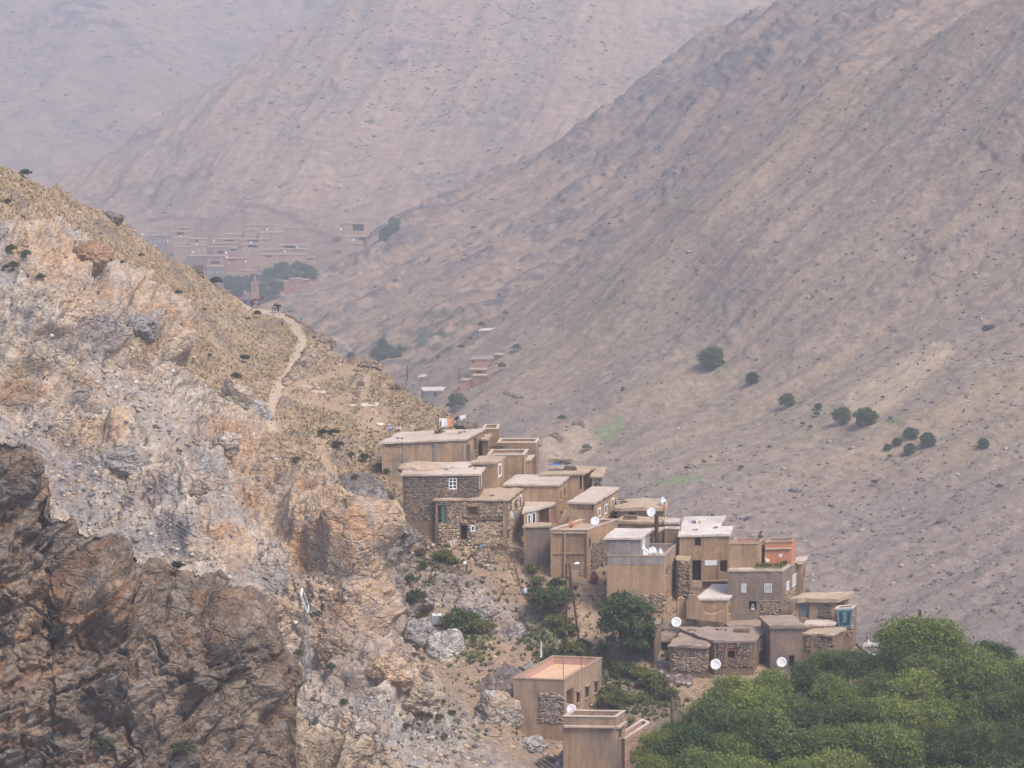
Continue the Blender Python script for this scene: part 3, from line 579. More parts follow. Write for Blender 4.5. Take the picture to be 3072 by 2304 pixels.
def C_colour(P, PX, PY, a):
    na = fbm(P, 14, 4, 291); nb = fbm(P, 3, 4, 292); nc = fbm(P, 60, 3, 293); nd = fbm(P, 1.6, 2, 294)
    u = P@np.array([0.62, 0.25, 0.74]); v = P@np.array([-0.38, 0.92, 0.0])
    st = fbm(np.stack([v/2.6, u/26, 0*u], -1), 1, 4, 297); st2 = fbm(np.stack([v/9, u/120, 0*u], -1), 1, 3, 298)
    c = np.zeros(P.shape)+np.array(s2l(168, 144, 124, K))
    c = blend(c, sstep(st2+0.4*a['gl'], 0.0, 0.6), s2l(180, 152, 122, K), 0.6)
    c = blend(c, sstep(-st2+0.3*na, 0.1, 0.6), s2l(152, 134, 122, K), 0.6)
    c = blend(c, sstep(st, 0.1, 0.6), s2l(150, 132, 117, K), 0.35)
    low = sstep(PY, 1350, 1560)*sstep(PX, 1600, 2000)
    c = blend(c, low, s2l(154, 136, 126, K), 0.6)
    c = blend(c, sstep(PX, 1800, 2100)*sstep(PY, 950, 1150)*(1-sstep(PY, 1350, 1500))*sstep(nb, -0.2, 0.4), s2l(166, 146, 106, K), 0.4)
    c = blend(c, a['out']*sstep(nb, -0.6, 0.1), s2l(116, 104, 100, K), 0.85)
    c = blend(c, sstep(nd, 0.3, 0.7), s2l(192, 172, 152, K), 0.4)
    c = blend(c, sstep(-nd, 0.35, 0.75), s2l(118, 104, 94, K), 0.5)
    c = blend(c, sstep(nb, 0.5, 0.75)*sstep(na, -0.1, 0.4), s2l(118, 114, 92, K), 0.35)
    wx, wy = PX+14*na, PY+10*nb
    for p in C_PALE: c = blend(c, pmask(wx, wy, p, 12)*(0.6+0.4*sstep(nb, -0.3, 0.3)), s2l(206, 178, 146, K), 0.8)
    for p in C_GREEN: c = blend(c, pmask(wx, wy, p, 8), s2l(140, 152, 100, K), 0.75)
    for p in C_TRAIL: c = blend(c, lmask(PX+5*na, PY+4*nb, p, 4, 2.5), s2l(190, 166, 138, K), 0.45)
    c = c*np.array([0.82, 0.83, 0.85])
    for p in C_TRAIL: c = blend(c, lmask(PX+5*na, PY+14+6*nb, p, 7, 6)*sstep(nb, -0.1, 0.4), s2l(112, 122, 82, K), 0.5)
    return np.clip(c, 0.01, 0.9)
C = Sheet('valley_slope', 900, 3500, 560, C_top, lambda x: np.interp(x, [900, 1400, 2000, 3500], [1420, 1700, 2150, 2300]), 440, C_ctrl, C_relief, C_colour, terrainmat('valley_slope_ground', 8, 0.9, 0.9, 0.06, 0.26, 0.2, 0.5), back=(10, 14, 0.5), lam=3e-4, vpow=1.15, label='long bare scree slope across the valley')

# ---- rocky spur behind it
D_top = pl([(500, 1020), (700, 960), (820, 925), (900, 892), (960, 862), (1040, 815), (1100, 765), (1150, 715), (1190, 690), (1250, 655), (1330, 625), (1420, 590), (1500, 540), (1560, 520), (1640, 465), (1750, 385), (1830, 330), (1900, 285), (1960, 230), (2010, 190), (2120, 110), (2260, 50), (2400, -20), (2700, -200), (3300, -400)])
D_ctrl = [(500, 1020, 1280), (900, 892, 1290), (1150, 715, 1370), (1500, 540, 1420), (1900, 285, 1420), (2260, 50, 1400), (2700, -200, 1350), (3300, -400, 1300), (700, 1100, 1180), (1000, 1050, 1120), (1200, 1080, 1060), (1400, 950, 1080), (1250, 850, 1200), (1600, 700, 1220), (1700, 830, 1090), (2000, 500, 1180), (2200, 480, 1080), (2600, 250, 1050), (2500, 100, 1180), (3300, -100, 1050), (1200, 1300, 960), (2000, 900, 960), (3300, 400, 900), (700, 1300, 1060)]
def D_relief(P, PX, PY, n):
    f1, e1 = blocks(P, 17, 321, 0.5, 0.6, (0.7, 1, 1.2), 6); f2, e2 = blocks(P, 6, 333, 0.5, 0.6, (1, 1, 1), 6)
    u = P@np.array([0.55, 0.35, 0.76]); v = P@np.array([-0.54, 0.84, 0.0])
    gl = ridged(np.stack([v/60, u/230, 0*u], -1), 1, 4, 340); gl2 = fbm(np.stack([v/14, u/70, 0*u], -1), 1, 3, 344)
    out = sstep(fbm(P, 55, 5, 350)+0.5*gl2, -0.05, 0.5)
    return 5*gl+2.4*gl2+0.8*fbm(P, 10, 4, 360)+out*(0.8*f1+1.4*f2)+0.3*f2, dict(out=out, gl=gl, gl2=gl2)
def D_colour(P, PX, PY, a):
    na = fbm(P, 20, 4, 391); nb = fbm(P, 6, 4, 392); nd = fbm(P, 2.5, 2, 394)
    c = np.zeros(P.shape)+np.array(s2l(174, 144, 120, K))
    c = blend(c, sstep(na, 0.1, 0.6), s2l(160, 136, 116, K), 0.7)
    c = blend(c, a['out']*sstep(nb+0.4*na, -0.4, 0.2), s2l(112, 102, 100, K), 0.85)
    c = blend(c, sstep(nd, 0.3, 0.7), s2l(186, 164, 146, K), 0.45); c = blend(c, sstep(-nd, 0.3, 0.7), s2l(96, 88, 82, K), 0.6)
    foot = sstep(PY, 900, 1000)*(1-sstep(PX, 1350, 1500)); c = blend(c, foot*sstep(nb, 0.0, 0.5), s2l(92, 100, 80, K), 0.8)
    c = blend(c, lmask(PX, PY, [(1000, 1030), (1040, 1045), (1060, 1062), (990, 1075)], 5, 3), s2l(196, 180, 166, K), 0.8)
    return np.clip(c*0.83, 0.01, 0.9)
D = Sheet('rocky_spur', 500, 3300, 420, D_top, lambda x: np.interp(x, [500, 1200, 2000, 3300], [1350, 1330, 1000, 500]), 240, D_ctrl, D_relief, D_colour, terrainmat('rocky_spur_ground', 18, 2.0, 2.4, 0.12, 0.28, 0.5, 0.5), back=(8, 25, 0.5), lam=3e-4, label='rocky spur with dark outcrops behind the long slope')

# ---- mountain above the far village and the one behind it
E_top = pl([(-600, 760), (-200, 655), (60, 590), (180, 545), (330, 455), (450, 375), (560, 300), (680, 235), (800, 160), (900, 95), (1000, 20), (1120, -60), (1400, -200), (2800, -300)])
E_ctrl = [(-600, 760, 1900), (-200, 655, 1880), (180, 545, 1850), (330, 455, 1890), (560, 300, 1960), (800, 160, 2040), (1000, 20, 2120), (1400, -200, 2250), (2000, -250, 2300), (2800, -300, 2300), (100, 760, 1640), (440, 740, 1640), (700, 640, 1660), (1000, 640, 1640), (1300, 600, 1650), (600, 800, 1560), (900, 800, 1540), (700, 880, 1450), (900, 900, 1430),
          (1200, 760, 1520), (700, 480, 1760), (1000, 400, 1800), (1300, 300, 1880), (1600, 300, 1860), (2000, 100, 2050), (2400, 0, 2150), (700, 1050, 1330), (1300, 1000, 1330), (0, 1000, 1400), (1800, 700, 1550), (2600, 300, 1800)]
def E_relief(P, PX, PY, n):
    u = P@np.array([0.1, 0.55, 0.8]); v = P@np.array([0.98, -0.15, 0.0])
    gl = ridged(np.stack([v/110, u/420, 0*u], -1), 1, 4, 440); gl2 = ridged(np.stack([v/28, u/130, 0*u], -1), 1, 4, 444)
    f2, e2 = facet(P, 14, 433, 0.8, 0.5, 0.3)
    out = sstep(fbm(P, 70, 5, 450), 0.15, 0.6)
    k = 1-0.8*pmask(PX, PY, [(400, 640), (1150, 640), (1150, 920), (400, 920)], 60)
    return k*(6*gl+3.0*gl2+1.6*ridged(np.stack([v/12, u/150, 0*u], -1), 1, 3, 447)+1.2*fbm(P, 30, 5, 460))+out*1.5*f2+0.6*f2, dict(out=out, gl=gl, gl2=gl2)
def E_colour(P, PX, PY, a):
    na = fbm(P, 40, 4, 491); nb = fbm(P, 9, 4, 492); nd = fbm(P, 3.5, 2, 494)
    c = np.zeros(P.shape)+np.array(s2l(168, 142, 120, K))
    c = blend(c, sstep(a['gl2']+0.4*na, 0.0, 0.5), s2l(180, 148, 122, K), 0.7)
    c = blend(c, sstep(-a['gl2']+0.5*nb, 0.2, 0.7), s2l(132, 120, 112, K), 0.7)
    c = blend(c, a['out']*sstep(nb, -0.3, 0.2), s2l(118, 106, 102, K), 0.7)
    c = blend(c, sstep(nd, 0.3, 0.7), s2l(190, 166, 148, K), 0.5); c = blend(c, sstep(-nd, 0.3, 0.7), s2l(108, 98, 90, K), 0.5)
    for p in [[(250, 622), (420, 560), (520, 540), (640, 528)], [(640, 690), (700, 630), (740, 618), (820, 640), (950, 700), (1040, 720)], [(735, 620), (735, 690)], [(440, 665), (560, 650), (640, 660)]]:
        c = blend(c, lmask(PX+6*na, PY+6*nb, p, 6, 4), s2l(110, 84, 74, K), 0.6)
    c = blend(c, pmask(PX+10*na, PY+10*nb, [(440, 690), (700, 640), (1000, 690), (1100, 840), (900, 880), (560, 860)], 30), s2l(148, 120, 104, K), 0.5)
    return np.clip(c*0.83, 0.01, 0.9)
E = Sheet('far_mountain', -600, 2800, 520, E_top, lambda x: 1120+0*x, 230, E_ctrl, E_relief, E_colour, terrainmat('far_mountain_ground', 30, 3.0, 4.0, 0.12, 0.25, 0.7, 0.5), back=(6, 50, 0.5), lam=3e-4, label='hazy bare mountain above the far village')
G_top = lambda x: -260+0*x
G_ctrl = [(-900, -260, 3000), (0, -260, 2950), (1000, -260, 2950), (2600, -260, 2950), (-900, 600, 2300), (0, 500, 2350), (420, 240, 2550), (0, 100, 2680), (520, 100, 2740), (1000, 200, 2700), (2600, 300, 2500), (0, 900, 2150), (2600, 900, 2250), (300, 290, 2500)]
def G_relief(P, PX, PY, n):
    u = P@np.array([0.3, 0.5, 0.8]); v = P@np.array([0.9, -0.4, 0.0])
    gl = ridged(np.stack([v/160, u/500, 0*u], -1), 1, 4, 540); f2, e2 = facet(P, 24, 533, 0.8, 0.5, 0.3)
    out = sstep(fbm(P, 110, 5, 550)+0.8*pmask(PX, PY, [(200, 230), (450, 90), (480, 180), (330, 260)], 40), 0.3, 0.7)
    return 13*gl+out*6*f2+2*f2, dict(out=out, gl=gl)
def G_colour(P, PX, PY, a):
    na = fbm(P, 60, 4, 591); nb = fbm(P, 14, 4, 592)
    c = np.zeros(P.shape)+np.array(s2l(172, 146, 124, K)); c = blend(c, sstep(na, 0, 0.5), s2l(158, 136, 120, K), 0.6)
    c = blend(c, a['out']*sstep(nb, -0.3, 0.3), s2l(104, 94, 96, K), 0.8); c = blend(c, sstep(nb, 0.3, 0.7), s2l(110, 108, 94, K), 0.5)
    return np.clip(c*0.83, 0.01, 0.9)
G = Sheet('back_mountain', -900, 2600, 300, G_top, lambda x: 900+0*x, 150, G_ctrl, G_relief, G_colour, terrainmat('back_mountain_ground', 45, 8.0, 7.0, 0.15, 0.3, 2.0, 0.7), back=(4, 60, 0.5), lam=3e-4, label='farthest hazy mountain face')
# valley floor that closes the gaps out of sight
vf = []
for j in range(41):
    for i in range(41):
        x = -900+i*50; y = -40+j*70; vf.append((x, y, -330+6*math.sin(i*1.3+j)*math.cos(j*0.7)))
fl = ob('valley_floor', mesh('valley_floor', vf, np.array([(j*41+i, j*41+i+1, (j+1)*41+i+1, (j+1)*41+i) for j in range(40) for i in range(40)]), surf('valley_floor_gravel', s2l(150, 130, 112, K), s2l(120, 110, 96, K), 0.02, 0.3)))
tag(fl, kind='structure')
# ------------------------------------------------------------------ stones
def stone_mesh(name, mat, seed, flat=0.75):
    """an angular block about 1 m across: a cube cut once, corners pulled in and jittered (26 points)"""
    r = np.random.default_rng(seed); V = []; Fc = []; idx = {}
    def vid(x, y, z):
        k = (x, y, z)
        if k not in idx:
            p = np.array(k, float); n = np.linalg.norm(p); p = p*(0.5/ (0.45*n+0.55))*np.array([1, 1, flat])+r.normal(0, 0.045, 3)
            idx[k] = len(V); V.append(p)
        return idx[k]
    for ax in range(3):
        for sg in (-1, 1):
            for a in (-1, 0):
                for b in (-1, 0):
                    q = []
                    for (da, db) in ((0, 0), (1, 0), (1, 1), (0, 1)):
                        c = [0, 0, 0]; c[ax] = sg; c[(ax+1) % 3] = a+da; c[(ax+2) % 3] = b+db; q.append(vid(*c))
                    Fc.append(tuple(q if sg > 0 else q[::-1]))
    return mesh(name, V, Fc, mat)
STONES = [stone_mesh('stone', stoneobj, 50+k) for k in range(8)]
STV = [np.array([v.co[:] for v in m.vertices]) for m in STONES]
STF = [np.array([list(p.vertices) for p in m.polygons]) for m in STONES]
def stone_ob(parent, pos, size, rot, name='stone'):
    o = bpy.data.objects.new(name, random.choice(STONES)); COL.objects.link(o); o.parent = parent
    off = np.array(parent.location); o.location = [float(c) for c in np.asarray(pos)-off]
    o.rotation_euler = rot; o.scale = size
    return o
ICO = None
def lowstone(n_seed):
    r = np.random.default_rng(n_seed); t = (1+5**0.5)/2
    V = np.array([(-1, t, 0), (1, t, 0), (-1, -t, 0), (1, -t, 0), (0, -1, t), (0, 1, t), (0, -1, -t), (0, 1, -t), (t, 0, -1), (t, 0, 1), (-t, 0, -1), (-t, 0, 1)])/1.9*0.5
    V = V*(1+r.normal(0, 0.16, (12, 1)))+r.normal(0, 0.04, (12, 3)); V[:, 2] *= 0.75
    Fc = np.array([(0, 11, 5), (0, 5, 1), (0, 1, 7), (0, 7, 10), (0, 10, 11), (1, 5, 9), (5, 11, 4), (11, 10, 2), (10, 7, 6), (7, 1, 8), (3, 9, 4), (3, 4, 2), (3, 2, 6), (3, 6, 8), (3, 8, 9), (4, 9, 5), (2, 4, 11), (6, 2, 10), (8, 6, 7), (9, 8, 1)])
    return V, Fc
LOW = [lowstone(900+k) for k in range(10)]
def scatter_stones(name, pts, sizes, cols, mat, parent=None):
    V = []; Fc = []; Cc = []; b = 0
    for p, s, c in zip(pts, sizes, cols):
        v, f = LOW[random.randrange(10)]; a = random.random()*6.283; ca, sa = math.cos(a), math.sin(a)
        sx = s*random.uniform(0.7, 1.4)
        w = v*np.array([sx, s, s*random.uniform(0.6, 1.1)]); w = np.stack([w[:, 0]*ca-w[:, 1]*sa, w[:, 0]*sa+w[:, 1]*ca, w[:, 2]], -1)
        V.append(w+p); Fc.append(f+b); b += 12; Cc.append(np.repeat(np.array(c)[None], 12, 0))
    return wpart(name, np.concatenate(V), np.concatenate(Fc), mat, parent, cols=np.concatenate(Cc))
def stone_cols(n, pal):
    return [np.array(pal[random.randrange(len(pal))])*random.uniform(0.8, 1.2) for _ in range(n)]
PAL_DARK = [s2l(116, 104, 96, K), s2l(130, 114, 100, K), s2l(160, 130, 102, K), s2l(104, 96, 92, K), s2l(144, 122, 102, K)]
PAL_MID = [s2l(164, 140, 114, K), s2l(146, 128, 112, K), s2l(184, 154, 122, K), s2l(128, 116, 108, K), s2l(172, 150, 128, K)]
PAL_PALE = [s2l(190, 164, 134, K), s2l(172, 146, 118, K), s2l(154, 132, 112, K), s2l(200, 178, 150, K)]
PAL_GREY = [s2l(150, 142, 138, K), s2l(130, 122, 120, K), s2l(170, 158, 150, K), s2l(112, 104, 102, K)]

# ------------------------------------------------------------------ houses
class House:
    """flat-roofed house: three corners of its roof and its foot are read off the photograph, its depth from where it stands"""
    def __init__(s, label, FL, FR, BR, yb, wall, roof, Y=None, name='flat_roofed_house', over=0.18, th=0.22, parapet=0, pth=0.25, ext=3.2, jit=0.05, group=None, cat='house', BL=None, pmat=None):
        Y = Yv(yb) if Y is None else Y
        s.FR = unproj(FR[0], FR[1], Y); z = s.FR[2]; s.zt = z
        s.FL = ray_z(FL[0], FL[1], z); s.BR = ray_z(BR[0], BR[1], z)
        s.BL = s.FL+s.BR-s.FR if BL is None else ray_z(BL[0], BL[1], z)
        s.zb = unproj(FR[0], yb, Y)[2]
        s.wallmat, s.ext = wall, ext
        c = (s.FL+s.FR+s.BR+s.BL)/4
        s.root = empty(name, (c[0], c[1], s.zb), label, cat, group)
        s.cor = {'front': (s.FL, s.FR), 'right': (s.FR, s.BR), 'back': (s.BR, s.BL), 'left': (s.BL, s.FL)}
        s.open = {k: [] for k in s.cor}
        s.roofmat, s.over, s.th, s.par, s.pth, s.jit, s.pmat = roof, over, th, parapet, pth, (jit if jit > 0.05 or roof not in (roofmud, roofgrey) else 0.09), pmat
        s.s = np.linalg.norm(s.FR-np.array([0, 0, CAMZ]))/FPX       # metres per photograph pixel here
    def frame(s, side):
        a, b = s.cor[side]; u = b-a; L = math.hypot(u[0], u[1]); u = np.array([u[0]/L, u[1]/L, 0]); n = np.array([u[1], -u[0], 0])   # n points outward
        return a, u, n, L
    def uv(s, side, x, y):
        a, u, n, L = s.frame(side); p = ray_plane(x, y, a, n); return float(np.dot(p-a, u)), float(p[2])
    def rect(s, side, x0, y0, x1, y1):
        xm, ym = (x0+x1)/2, (y0+y1)/2
        u0 = s.uv(side, x0, ym)[0]; u1 = s.uv(side, x1, ym)[0]; v1 = s.uv(side, xm, y0)[1]; v0 = s.uv(side, xm, y1)[1]
        L = s.frame(side)[3]; zt = s.zt-(s.th if not s.par else 0)-0.03
        u0, u1 = max(0.05, min(u0, u1)), min(L-0.05, max(u0, u1)); return u0, u1, max(v0, s.zb-s.ext+0.1), min(v1, zt)
    def opening(s, side, x0, y0, x1, y1, kind, depth=0.25):
        r = s.rect(side, x0, y0, x1, y1)
        if r[1]-r[0] > 0.08 and r[3]-r[2] > 0.08: s.open[side].append((*r, kind, depth))
        return s
    def box(s, mb, side, u0, u1, v0, v1, n0, n1, c=None):
        a, u, n, L = s.frame(side); o = np.array([a[0], a[1], 0])+u*u0+n*n0; o[2] = v0
        mb.box(o, u*(u1-u0), -n*(n0-n1), np.array([0, 0, v1-v0]), c)
    def finish(s):
        zt = s.zt-(s.th if not s.par else 0); zb = s.zb-s.ext
        mb = MB()
        for side in s.cor:
            a, u, n, L = s.frame(side); ops = s.open[side]
            us = sorted({0.0, L, *[o[0] for o in ops], *[o[1] for o in ops]}); vsx = sorted({zb, zt, *[o[2] for o in ops], *[o[3] for o in ops]})
            P = lambda uu, vv, nn=0.0: (a[0]+u[0]*uu+n[0]*nn, a[1]+u[1]*uu+n[1]*nn, vv)
            for i in range(len(us)-1):
                for j in range(len(vsx)-1):
                    um, vm = (us[i]+us[i+1])/2, (vsx[j]+vsx[j+1])/2
                    if any(o[0] < um < o[1] and o[2] < vm < o[3] for o in ops): continue
                    mb.add([P(us[i], vsx[j]), P(us[i+1], vsx[j]), P(us[i+1], vsx[j+1]), P(us[i], vsx[j+1])], [(0, 1, 2, 3)])
            for (u0, u1, v0, v1, kind, dp) in ops:
                q = [(u0, v0), (u1, v0), (u1, v1), (u0, v1)]
                for k in range(4):
                    b0, b1 = q[k], q[(k+1) % 4]; mb.add([P(*b0), P(*b1), P(*b1, -dp), P(*b0, -dp)], [(0, 3, 2, 1)])
                if kind in ('recess', 'niche'): mb.add([P(u0, v0, -dp), P(u1, v0, -dp), P(u1, v1, -dp), P(u0, v1, -dp)], [(0, 1, 2, 3)])
        if not s.par:   # underside closed just below the slab
            pass
        w = mb.build('wall', s.wallmat, s.root)
        for side in s.cor:
            for o in s.open[side]: s.fill(side, *o)
        s.mkroof()
        return s
    def fill(s, side, u0, u1, v0, v1, kind, dp):
        a, u, n, L = s.frame(side); w, h = u1-u0, v1-v0; B = lambda mb, *k: s.box(mb, side, *k)
        if kind in ('recess', 'niche'): return
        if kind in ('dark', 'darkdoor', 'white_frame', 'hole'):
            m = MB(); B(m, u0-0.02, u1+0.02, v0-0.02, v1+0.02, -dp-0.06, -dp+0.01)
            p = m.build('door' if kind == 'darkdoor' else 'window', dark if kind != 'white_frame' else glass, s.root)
            f = MB(); t = 0.06 if kind != 'white_frame' else 0.16; nn = -dp+0.04 if kind != 'white_frame' else 0.05
            n0 = -dp+0.012 if kind != 'white_frame' else 0.003
            if kind == 'white_frame':
                B(f, u0-t, u0, v0-t, v1+t, n0, nn); B(f, u1, u1+t, v0-t, v1+t, n0, nn); B(f, u0, u1, v0-t, v0, n0, nn); B(f, u0, u1, v1, v1+t, n0, nn)
            else:
                B(f, u0, u0+t, v0, v1, n0, nn); B(f, u1-t, u1, v0, v1, n0, nn); B(f, u0+t, u1-t, v1-t, v1, n0, nn)
            if kind == 'white_frame': B(f, (u0+u1)/2-0.03, (u0+u1)/2+0.03, v0, v1, -dp+0.012, -dp+0.06)
            f.build('frame', white if kind == 'white_frame' else darkwood, p)
            if kind == 'dark':
                sl_ = MB(); B(sl_, u0-0.08, u1+0.08, v0-0.09, v0-0.003, 0.003, 0.10); sl_.build('sill', s.wallmat, p)
        elif kind == 'casement':      # white two-by-three casement
            m = MB(); B(m, u0-0.02, u1+0.02, v0-0.02, v1+0.02, -dp-0.05, -dp+0.01); p = m.build('window', glass, s.root)
            f = MB(); t = 0.11; n0, n1 = -dp+0.012, 0.02
            for (x0, x1, y0, y1) in ((u0, u0+t, v0, v1), (u1-t, u1, v0, v1), (u0+t, u1-t, v0, v0+t), (u0+t, u1-t, v1-t, v1)): B(f, x0, x1, y0, y1, n0, n1)
            B(f, u0+w/2-0.07, u0+w/2+0.07, v0+t, v1-t, n0, n1-0.05)
            for k in (1, 2):
                B(f, u0+t, u0+w/2-0.07, v0+h*k/3-0.035, v0+h*k/3+0.035, n0, n1-0.06); B(f, u0+w/2+0.07, u1-t, v0+h*k/3-0.035, v0+h*k/3+0.035, n0, n1-0.06)
            f.build('frame', white, p)
        elif kind == 'brown_grid':
            m = MB(); B(m, u0-0.02, u1+0.02, v0-0.02, v1+0.02, -dp-0.05, -dp+0.01); p = m.build('window', glass, s.root)
            f = MB(); n0, n1 = -dp+0.012, -dp+0.09
            for k in range(3): x = u0+(w-0.07)*k/2; B(f, x, x+0.07, v0, v1, n0, n1)
            for k in range(4):
                y = v0+(h-0.06)*k/3
                B(f, u0+0.07, u0+(w-0.07)/2, y, y+0.06, n0, n1-0.01); B(f, u0+(w-0.07)/2+0.07, u1-0.07, y, y+0.06, n0, n1-0.01)
            f.build('frame', darkwood, p)
        elif kind == 'grille':
            m = MB(); B(m, u0-0.02, u1+0.02, v0-0.02, v1+0.02, -dp-0.05, -dp+0.01); p = m.build('window', bluegrey, s.root)
            f = MB(); t = 0.07; B(f, u0-t, u0, v0-t, v1+t, 0.003, 0.06); B(f, u1, u1+t, v0-t, v1+t, 0.003, 0.06); B(f, u0, u1, v0-t, v0, 0.003, 0.06); B(f, u0, u1, v1, v1+t, 0.003, 0.06)
            for k in range(1, 5): B(f, u0+w*k/5-0.02, u0+w*k/5+0.02, v0, v1, 0.0, 0.03)
            for k in range(1, 6): B(f, u0, u1, v0+h*k/6-0.015, v0+h*k/6+0.015, 0.031, 0.05)
            f.build('grille', white, p)
        elif kind in ('shutter', 'tealdoor', 'greydoor', 'bluedoor', 'reddoor', 'whitedoor', 'redwin'):
            mt = {'shutter': brownshutter, 'tealdoor': teal, 'greydoor': greyplaster, 'bluedoor': bluegrey, 'reddoor': redwood, 'whitedoor': white, 'redwin': dark}[kind]
            nm = 'shutter' if kind == 'shutter' else ('window' if kind == 'redwin' else 'door')
            if kind == 'redwin':
                m = MB(); B(m, u0, u1, v0, v1, -dp-0.06, -dp); p = m.build(nm, dark, s.root)
                f = MB(); t = 0.12
                for (x0, x1, y0, y1) in ((u0-t, u0, v0-t, v1+t), (u1, u1+t, v0-t, v1+t), (u0, u1, v0-t, v0), (u0, u1, v1, v1+t)): B(f, x0, x1, y0, y1, 0.003, 0.06)
                f.build('frame', redwood, p); return
            if kind == 'tealdoor':   # one leaf open onto the dark room
                m = MB(); B(m, u0-0.02, u1+0.02, v0, v1+0.02, -dp-0.4, -dp-0.34); m.build('doorway', dark, s.root)
                m = MB(); um = u0+w*0.42; B(m, um, u1-0.05, v0+0.02, v1-0.06, -dp, -dp+0.06); p = m.build('door', mt, s.root)
                for k in range(3):
                    f = MB(); B(f, um+0.1, u1-0.15, v0+0.12+k*h*0.31, v0+k*h*0.31+h*0.27, -dp+0.061, -dp+0.075); f.build('panel', mt, p)
                f = MB(); B(f, u0-0.12, u0, v0, v1+0.12, 0.003, 0.05); B(f, u1, u1+0.12, v0, v1+0.12, 0.003, 0.05); B(f, u0, u1, v1, v1+0.12, 0.003, 0.05); f.build('door_frame', concrete, s.root)
                return
            m = MB(); B(m, u0, u1, v0, v1, -dp-0.05, -dp); p = m.build(nm, mt, s.root)
            k = max(2, int(w/0.25))
            for i in range(k):
                f = MB(); B(f, u0+w*i/k+0.012, u0+w*(i+1)/k-0.012, v0+0.03, v1-0.03, -dp+0.002, -dp+0.03); f.build('plank', mt, p)
            f = MB(); t = 0.08
            B(f, u0-t, u0, v0, v1+t, 0.003, 0.04); B(f, u1, u1+t, v0, v1+t, 0.003, 0.04); B(f, u0, u1, v1, v1+t, 0.003, 0.04)
            f.build('frame', wood if kind != 'whitedoor' else white, p)
    def outline(s, out, jit):
        c = [s.FL, s.FR, s.BR, s.BL]; cen = sum(c)/4; pts = []
        # outset each edge
        E = []
        for k in range(4):
            a, b = c[k], c[(k+1) % 4]; u = (b-a)[:2]; u = u/np.linalg.norm(u); n = np.array([u[1], -u[0]]); E.append((a[:2]+n*out, u))
        cor = []
        for k in range(4):
            p, u = E[k-1]; q, v = E[k]; M = np.array([[u[0], -v[0]], [u[1], -v[1]]])
            t = np.linalg.solve(M, q-p); cor.append(p+u*t[0])
        r = np.random.default_rng(abs(int(s.FR[0]*100+s.FR[2]*37)))
        for k in range(4):
            a, b = cor[k], cor[(k+1) % 4]; L = np.linalg.norm(b-a); m = max(1, int(L/0.8)); nn = E[k][1]; nn = np.array([nn[1], -nn[0]])
            for i in range(m):
                j = nn*r.normal(0, jit) if i else 0; pts.append(a+(b-a)*i/m+j)
        return np.array(pts), r
    def mkroof(s):
        if s.par:
            H = s.par; zf = s.zt-H
            m = MB(); c = [s.FL, s.FR, s.BR, s.BL]
            cen = sum(c)/4
            inn = s.inset(s.pth)
            m.add([(*inn[k], zf) for k in range(4)], [(0, 1, 2, 3)]); m.build('roof', s.roofmat, s.root)
            m = MB()
            for k in range(4):
                k2 = (k+1) % 4; a, b = inn[k], inn[k2]
                m.add([(*a, zf-0.05), (*b, zf-0.05), (*b, s.zt), (*a, s.zt)], [(0, 3, 2, 1)])
            m.build('parapet', s.pmat or s.wallmat, s.root)
            m = MB(); o, r = s.outline(0.05, 0.01); out4 = s.inset(-0.06); in4 = s.inset(s.pth+0.04)
            for k in range(4):
                k2 = (k+1) % 4; z0, z1 = s.zt+0.002, s.zt+0.09
                m.box8([(*out4[k], z0), (*out4[k2], z0), (*in4[k2], z0), (*in4[k], z0), (*out4[k], z1), (*out4[k2], z1), (*in4[k2], z1), (*in4[k], z1)])
            m.build('coping', roofpale if s.pmat is None else concrete, s.root)
            return
        o, r = s.outline(s.over, s.jit); n = len(o)
        zt = s.zt+r.normal(0, s.jit*0.5, n); zb = s.zt-s.th+r.normal(0, s.jit*0.4, n)*0
        V = [(*o[k], zt[k]) for k in range(n)]+[(*o[k], zb[k]) for k in range(n)]
        c2 = o.mean(0); inr = o+(c2-o)*0.22
        V += [(*inr[k], s.zt+0.02+r.normal(0, s.jit*0.4)) for k in range(n)]; V += [(*c2, s.zt+0.03), (*c2, s.zt-s.th)]
        Fc = [(k, n+k, n+(k+1) % n, (k+1) % n) for k in range(n)]
        Fc += [(k, (k+1) % n, 2*n+(k+1) % n, 2*n+k) for k in range(n)]
        Fc += [(2*n+k, 2*n+(k+1) % n, 3*n) for k in range(n)]; Fc += [(n+(k+1) % n, n+k, 3*n+1) for k in range(n)]
        V = np.array(V)
        wpart('roof', V, Fc, s.roofmat, s.root)
    def inset(s, d):
        c = [s.FL, s.FR, s.BR, s.BL]; E = []
        for k in range(4):
            a, b = c[k], c[(k+1) % 4]; u = (b-a)[:2]; u = u/np.linalg.norm(u); n = np.array([u[1], -u[0]]); E.append((a[:2]-n*d, u))
        cor = []
        for k in range(4):
            p, u = E[k-1]; q, v = E[k]; t = np.linalg.solve(np.array([[u[0], -v[0]], [u[1], -v[1]]]), q-p); cor.append(p+u*t[0])
        return cor
    def panel(s, name, side, x0, y0, x1, y1, mat, proud=0.05):
        u0, u1, v0, v1 = s.rect(side, x0, y0, x1, y1); m = MB(); s.box(m, side, u0, u1, v0, v1, 0.003, proud); m.build(name, mat, s.root); return s
